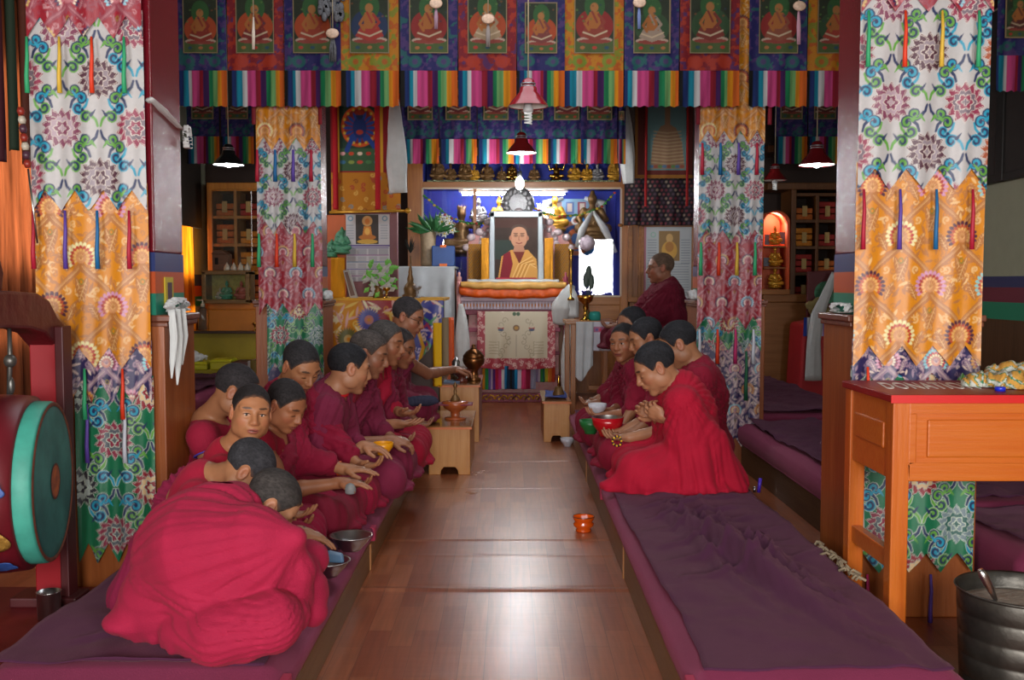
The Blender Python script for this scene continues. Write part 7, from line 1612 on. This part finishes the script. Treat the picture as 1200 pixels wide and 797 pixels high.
# 9
person('older monk with grey-stubbled head in bright crimson robe, palm open on his lap',(-.92,5.68,ZLs),D_(0),1.05,P(452,401,5.6),D_(-12),D_(14),D_(0),
    rw=P(463,497,5.4),rd=(.98,-.1,0),rn=(0,.3,1),rcurl=.2,lw=P(470,483,5.7),ld=(.8,-.4,0),kn=.20,kf=.34,bare=True,skin='#9a6648',robe='#96152e',vest='#9a1830',hair='#4a4644',h=.005,hb=.007,seed=91,fold=.017,rhint=(-.1,-.1,-1))
person('monk in glasses mostly hidden behind the grey-stubbled monk',(-.92,6.05,ZLs),D_(0),1.0,P(468,407,5.95),D_(-18),D_(18),D_(0),
    kn=.18,kf=.28,bare=False,skin='#8a5a40',robe='#6f1a32',hair='#3a3434',h=.006,hb=.009,seed=95,glasses=True)
# 10 the server
person('elder monk in glasses reaching his bare arm out to the turned bowl',(-.84,6.62,.34),D_(0),1.08,P(478,371,6.5),D_(-14),D_(22),D_(0),
    rw=P(532,433,7.35),rd=(.95,.45,-.12),rn=(.1,0,-1),rcurl=.35,lw=P(480,470,6.7),ld=(.5,-.5,-.3),kn=.24,kf=.22,bare=True,skin='#96644a',robe='#6d1c34',vest='#7a1a30',hair='#3a3638',h=.005,hb=.007,seed=101,glasses=True,trim=False,rhint=(.1,-.2,-.6),neck=PL(462,402,6.62),fold=.014)
mb=MB(); mb.box(-1.15,-.58,6.33,6.95,.215,.335); o=mb.build('raised_cushion',M('cushion_dark','#5a1a30',.85,noise=.1),bevel=.03,origin=(-.85,6.6,.21)); tag(o,'thick dark cushion raising the server monk above the row','cushion')
mb=MB(); mb.box(-.62,-.55,6.25,6.45,.30,.33)
crumple('folded_bundle','dark folded bundle with white edge in the lap of the server monk',P(492,471,6.28),(.11,.04,.035),M('bundle_navy','#23243a',.8,noise=.3,nscale=30),7,h=.005,amp=.006)
# ---- right row, facing the boys
def ex_k(rf,B,k):
    back_drape(.2,.03,-.15,.085)(rf,B,k)
    # hanging sleeve and cowl
    eL,lw=k['eL'],k['lw']; rf.chain([eL,eL-np.array([0,0,.12]),B.w((.02,.20,.13))],[.075,.085,.08],.05)
    rf.chain([k['N']-k['sp']*.02+B.R[:,0]*-.06,k['N']-k['sp']*.02+B.R[:,0]*-.06+np.array([0,0,.035])],[.055,.045],.04)
    rf.chain([B.w((.0,.22,.09)),B.w((.25,.28,.055)),B.w((.42,.24,.02))],[.10,.075,.02],.04)
    rf.ell(B.w((.10,.24,.012)),(.34,.12,.03),.03,'+',B.R)
person('adult monk in bright crimson robe bowing over his joined hands, head of the right row',(.90,4.95,ZRs),D_(178),1.06,P(768,430,4.90),D_(183),D_(33),D_(0),
    rw=P(768,487,4.95),rd=(-.8,-.1,.45),rn=(-.2,-.8,.3),rcurl=.55,lw=P(782,490,4.80),ld=(-.85,.15,.42),ln=(0,.7,.4),lcurl=.55,kn=.24,kf=.27,bare=False,skin='#a87454',robe='#a8142f',hair='#2a2a2e',h=.004,hb=.0065,seed=111,extra=ex_k,fold=.015,sleeve=.95,
    lhint=(.25,-.35,-1),rhint=(.25,.35,-1))
person('monk bowing behind the joined-hands monk, only hair and bare forearm clear',(1.0,5.36,ZRs),D_(180),1.04,P(795,403,5.30),D_(172),D_(30),D_(0),
    rw=P(742,508,5.35),rd=(-.9,0,-.2),lw=P(738,513,5.12),ld=(-.95,.1,-.1),ln=(0,.3,1),kn=.2,kf=.42,bare=False,skin='#9a6a4c',robe='#7f152c',hair='#26262a',h=.005,hb=.0075,seed=121,sleeve=.4)
person('monk holding the red steel-lined bowl in both hands',(.95,5.75,ZRs),D_(180),1.0,P(757,396,5.70),D_(186),D_(24),D_(0),
    rw=P(728,502,5.62),rd=(-.9,-.2,-.1),rn=(0,-.3,1),lw=P(727,507,5.42),ld=(-.9,.15,-.05),ln=(-.1,.2,1),kn=.19,kf=.38,bare=False,skin='#9c6a4a',robe='#861830',hair='#28282c',h=.005,hb=.0075,seed=131,sleeve=.5,rcurl=.5,lcurl=.5)
person('monk turning his face toward the camera, third behind the joined-hands monk',(.88,6.22,ZRs),D_(180),1.0,P(731,401,6.15),D_(236),D_(6),D_(4),
    rw=P(716,482,6.2),rd=(-.9,-.1,0),lw=P(712,487,5.95),ld=(-.95,.1,0),ln=(0,.2,1),kn=.20,kf=.36,bare=False,skin='#9c6648',robe='#75142c',hair='#2a282a',h=.005,hb=.0075,seed=141,openeye=True,sleeve=.7)
person('farthest monk of the right row, forehead just showing over the others',(.93,6.75,ZRs),D_(180),1.02,P(740,380,6.70),D_(205),D_(12),D_(0),
    kn=.2,kf=.28,bare=False,skin='#8f5f44',robe='#6f1428',hair='#26262a',h=.006,hb=.009,seed=151)
person('old elder in maroon sitting high in profile before the printed poster',(1.30,8.72,.68),D_(182),1.12,P(774,314,8.7),D_(182),D_(4),D_(0),
    kn=.26,kf=.36,bare=False,skin='#8a5a44',robe='#5f1226',hair='#6a5648',h=.006,hb=.0085,seed=161,glasses=True,extra=back_drape(.2,.03,-.14,.07),wide=1.1,bald=.008)
# bowls and cups they hold
m_redb=M('enamel_red','#b0101c',.25,coat=.4); m_grn=M('plastic_green','#1f6a34',.4); m_yel=M('plastic_yel','#e0960f',.35)
bowl('red bowl with shiny steel lining held by the second-row monk',Vector(P(712,511,5.48)),1.42,m_redb,m_steel)
bowl('green plastic bowl at the bench edge beside the red bowl',Vector(P(692,508,5.75)),1.05,m_grn,m_grn)
bowl('small white cup with blue rim in the hands of the monk facing the camera',Vector(P(700,486,5.98)),.9,M('porcelain_blue','#c4c6d0',.15),M('porcelain_in','#c8c8cc',.2),name='cup')
bowl('yellow plastic bowl beside the hand of the scarlet-collared monk',Vector(P(449,533,4.72)),.72*1.1,m_yel,m_yel)
crumple('grey_cap','grey crumpled cloth under the joined fingers on the boy\'s knee',P(411,574,3.98),(.016,.024,.022),M('cloth_grey','#8a8c8c',.8),4,h=.004,amp=.004)
# orange cord on the wrist, prayer beads
a=np.array(P(396,549,4.30)); mb=MB()
for k in range(3): mb.tube([tuple(a+np.array([.006*k,.030*math.cos(t),.030*math.sin(t)])) for t in np.linspace(0,6.283,19)[:-1]],.0028,5,True)
o=mb.build('wrist_cord',M('cord_orange','#d8501a',.7),smooth=True,origin=a); tag(o,'orange cord tied around the wrist of the downcast boy','cord')
t=thing('prayer_beads',P(722,518,5.05),'yellow and black prayer beads by the knee of the joined-hands monk','beads'); c=np.array(P(723,517,5.02))
for nm,mt,o_ in (('yellow_beads',M('bead_yel','#d8a81a',.3),0),('black_beads',M('bead_blk','#141210',.3),1)):
    mb=MB()
    for k in range(o_,16,2): a=k*.3927; mb.ell((c[0]+.022*math.cos(a),c[1]+.01*math.sin(a*2),c[2]+.024*math.sin(a)),(.006,.006,.006),8,6)
    mb.build(nm,mt,t,True)
t=thing('purple_bottle',P(888,585,5.0),'slim purple tube standing at the outer edge of the right bench','bottle'); b=Vector(P(889,577,4.85)); mb=MB(); mb.tube([b,b+Vector((.008,0,.07))],.009,8); mb.build('tube_body',M('tube_violet','#4a2ab0',.4),t,True); mb=MB(); mb.tube([b+Vector((-.02,0,.0)),b+Vector((-.02,0,.028))],.008,8); mb.build('cap',m_steel,t,True)
# ------------------------------------------------------------------ light
def area(name,loc,rot,sx,sy,e,col=(1,1,1)):
    l=bpy.data.lights.new(name,'AREA'); l.shape='RECTANGLE'; l.size=sx; l.size_y=sy; l.energy=e; l.color=col
    o=bpy.data.objects.new(name,l); C.objects.link(o); o.location=loc; o.rotation_euler=rot; return o
hp=math.pi/2
area('daylight_window_middle',(0,YF-.16,1.62),(hp,0,0),.84,1.35,150,(1,.97,.94))
area('daylight_window_right',((WX0+WX1)/2,YF-.2,(WZ0+WZ1)/2),(hp,0,0),WX1-WX0,WZ1-WZ0,105,(1,.98,.96))
area('daylight_window_left',(-2.25,YF-.2,1.62),(hp,0,0),1.3,1.35,100,(1,.98,.96))
area('daylight_lantern',(0,5.1,ZC+.12),(0,0,0),2.5,1.55,26,(.93,.96,1))
area('daylight_curtain',(XL-.3,7.3,1.75),(0,-hp,0),2.0,2.0,30,(1,.93,.85))
area('daylight_side_window',(XL-.3,11.05,1.42),(0,-hp,0),1.1,.6,15,(1,.88,.6))
l=bpy.data.lights.new('bulb_light','POINT'); l.energy=15; l.shadow_soft_size=.14; l.color=(.93,.97,1); lo=bpy.data.objects.new('bulb_light',l); C.objects.link(lo); lo.location=P(609,222,9.6)
w=bpy.data.worlds.new('world'); bpy.context.scene.world=w; w.use_nodes=True
bg=w.node_tree.nodes['Background']; bg.inputs[0].default_value=(.75,.85,1,1); bg.inputs[1].default_value=.6
l=bpy.data.lights.new('niche_light','POINT'); l.energy=3; l.color=(1,.75,.55); l.shadow_soft_size=.03; lo=bpy.data.objects.new('niche_light',l); C.objects.link(lo); lo.location=P(909,255,11.25)
sc=bpy.context.scene; vs=sc.view_settings; vs.view_transform='Standard'; vs.look='None'; vs.exposure=0.28; vs.gamma=1; vs.use_curve_mapping=False
sc.cycles.use_denoising=True; sc.cycles.max_bounces=8; sc.cycles.diffuse_bounces=4; sc.cycles.glossy_bounces=4; sc.cycles.transparent_max_bounces=12; sc.cycles.sample_clamp_indirect=6; sc.cycles.caustics_reflective=False; sc.cycles.caustics_refractive=False
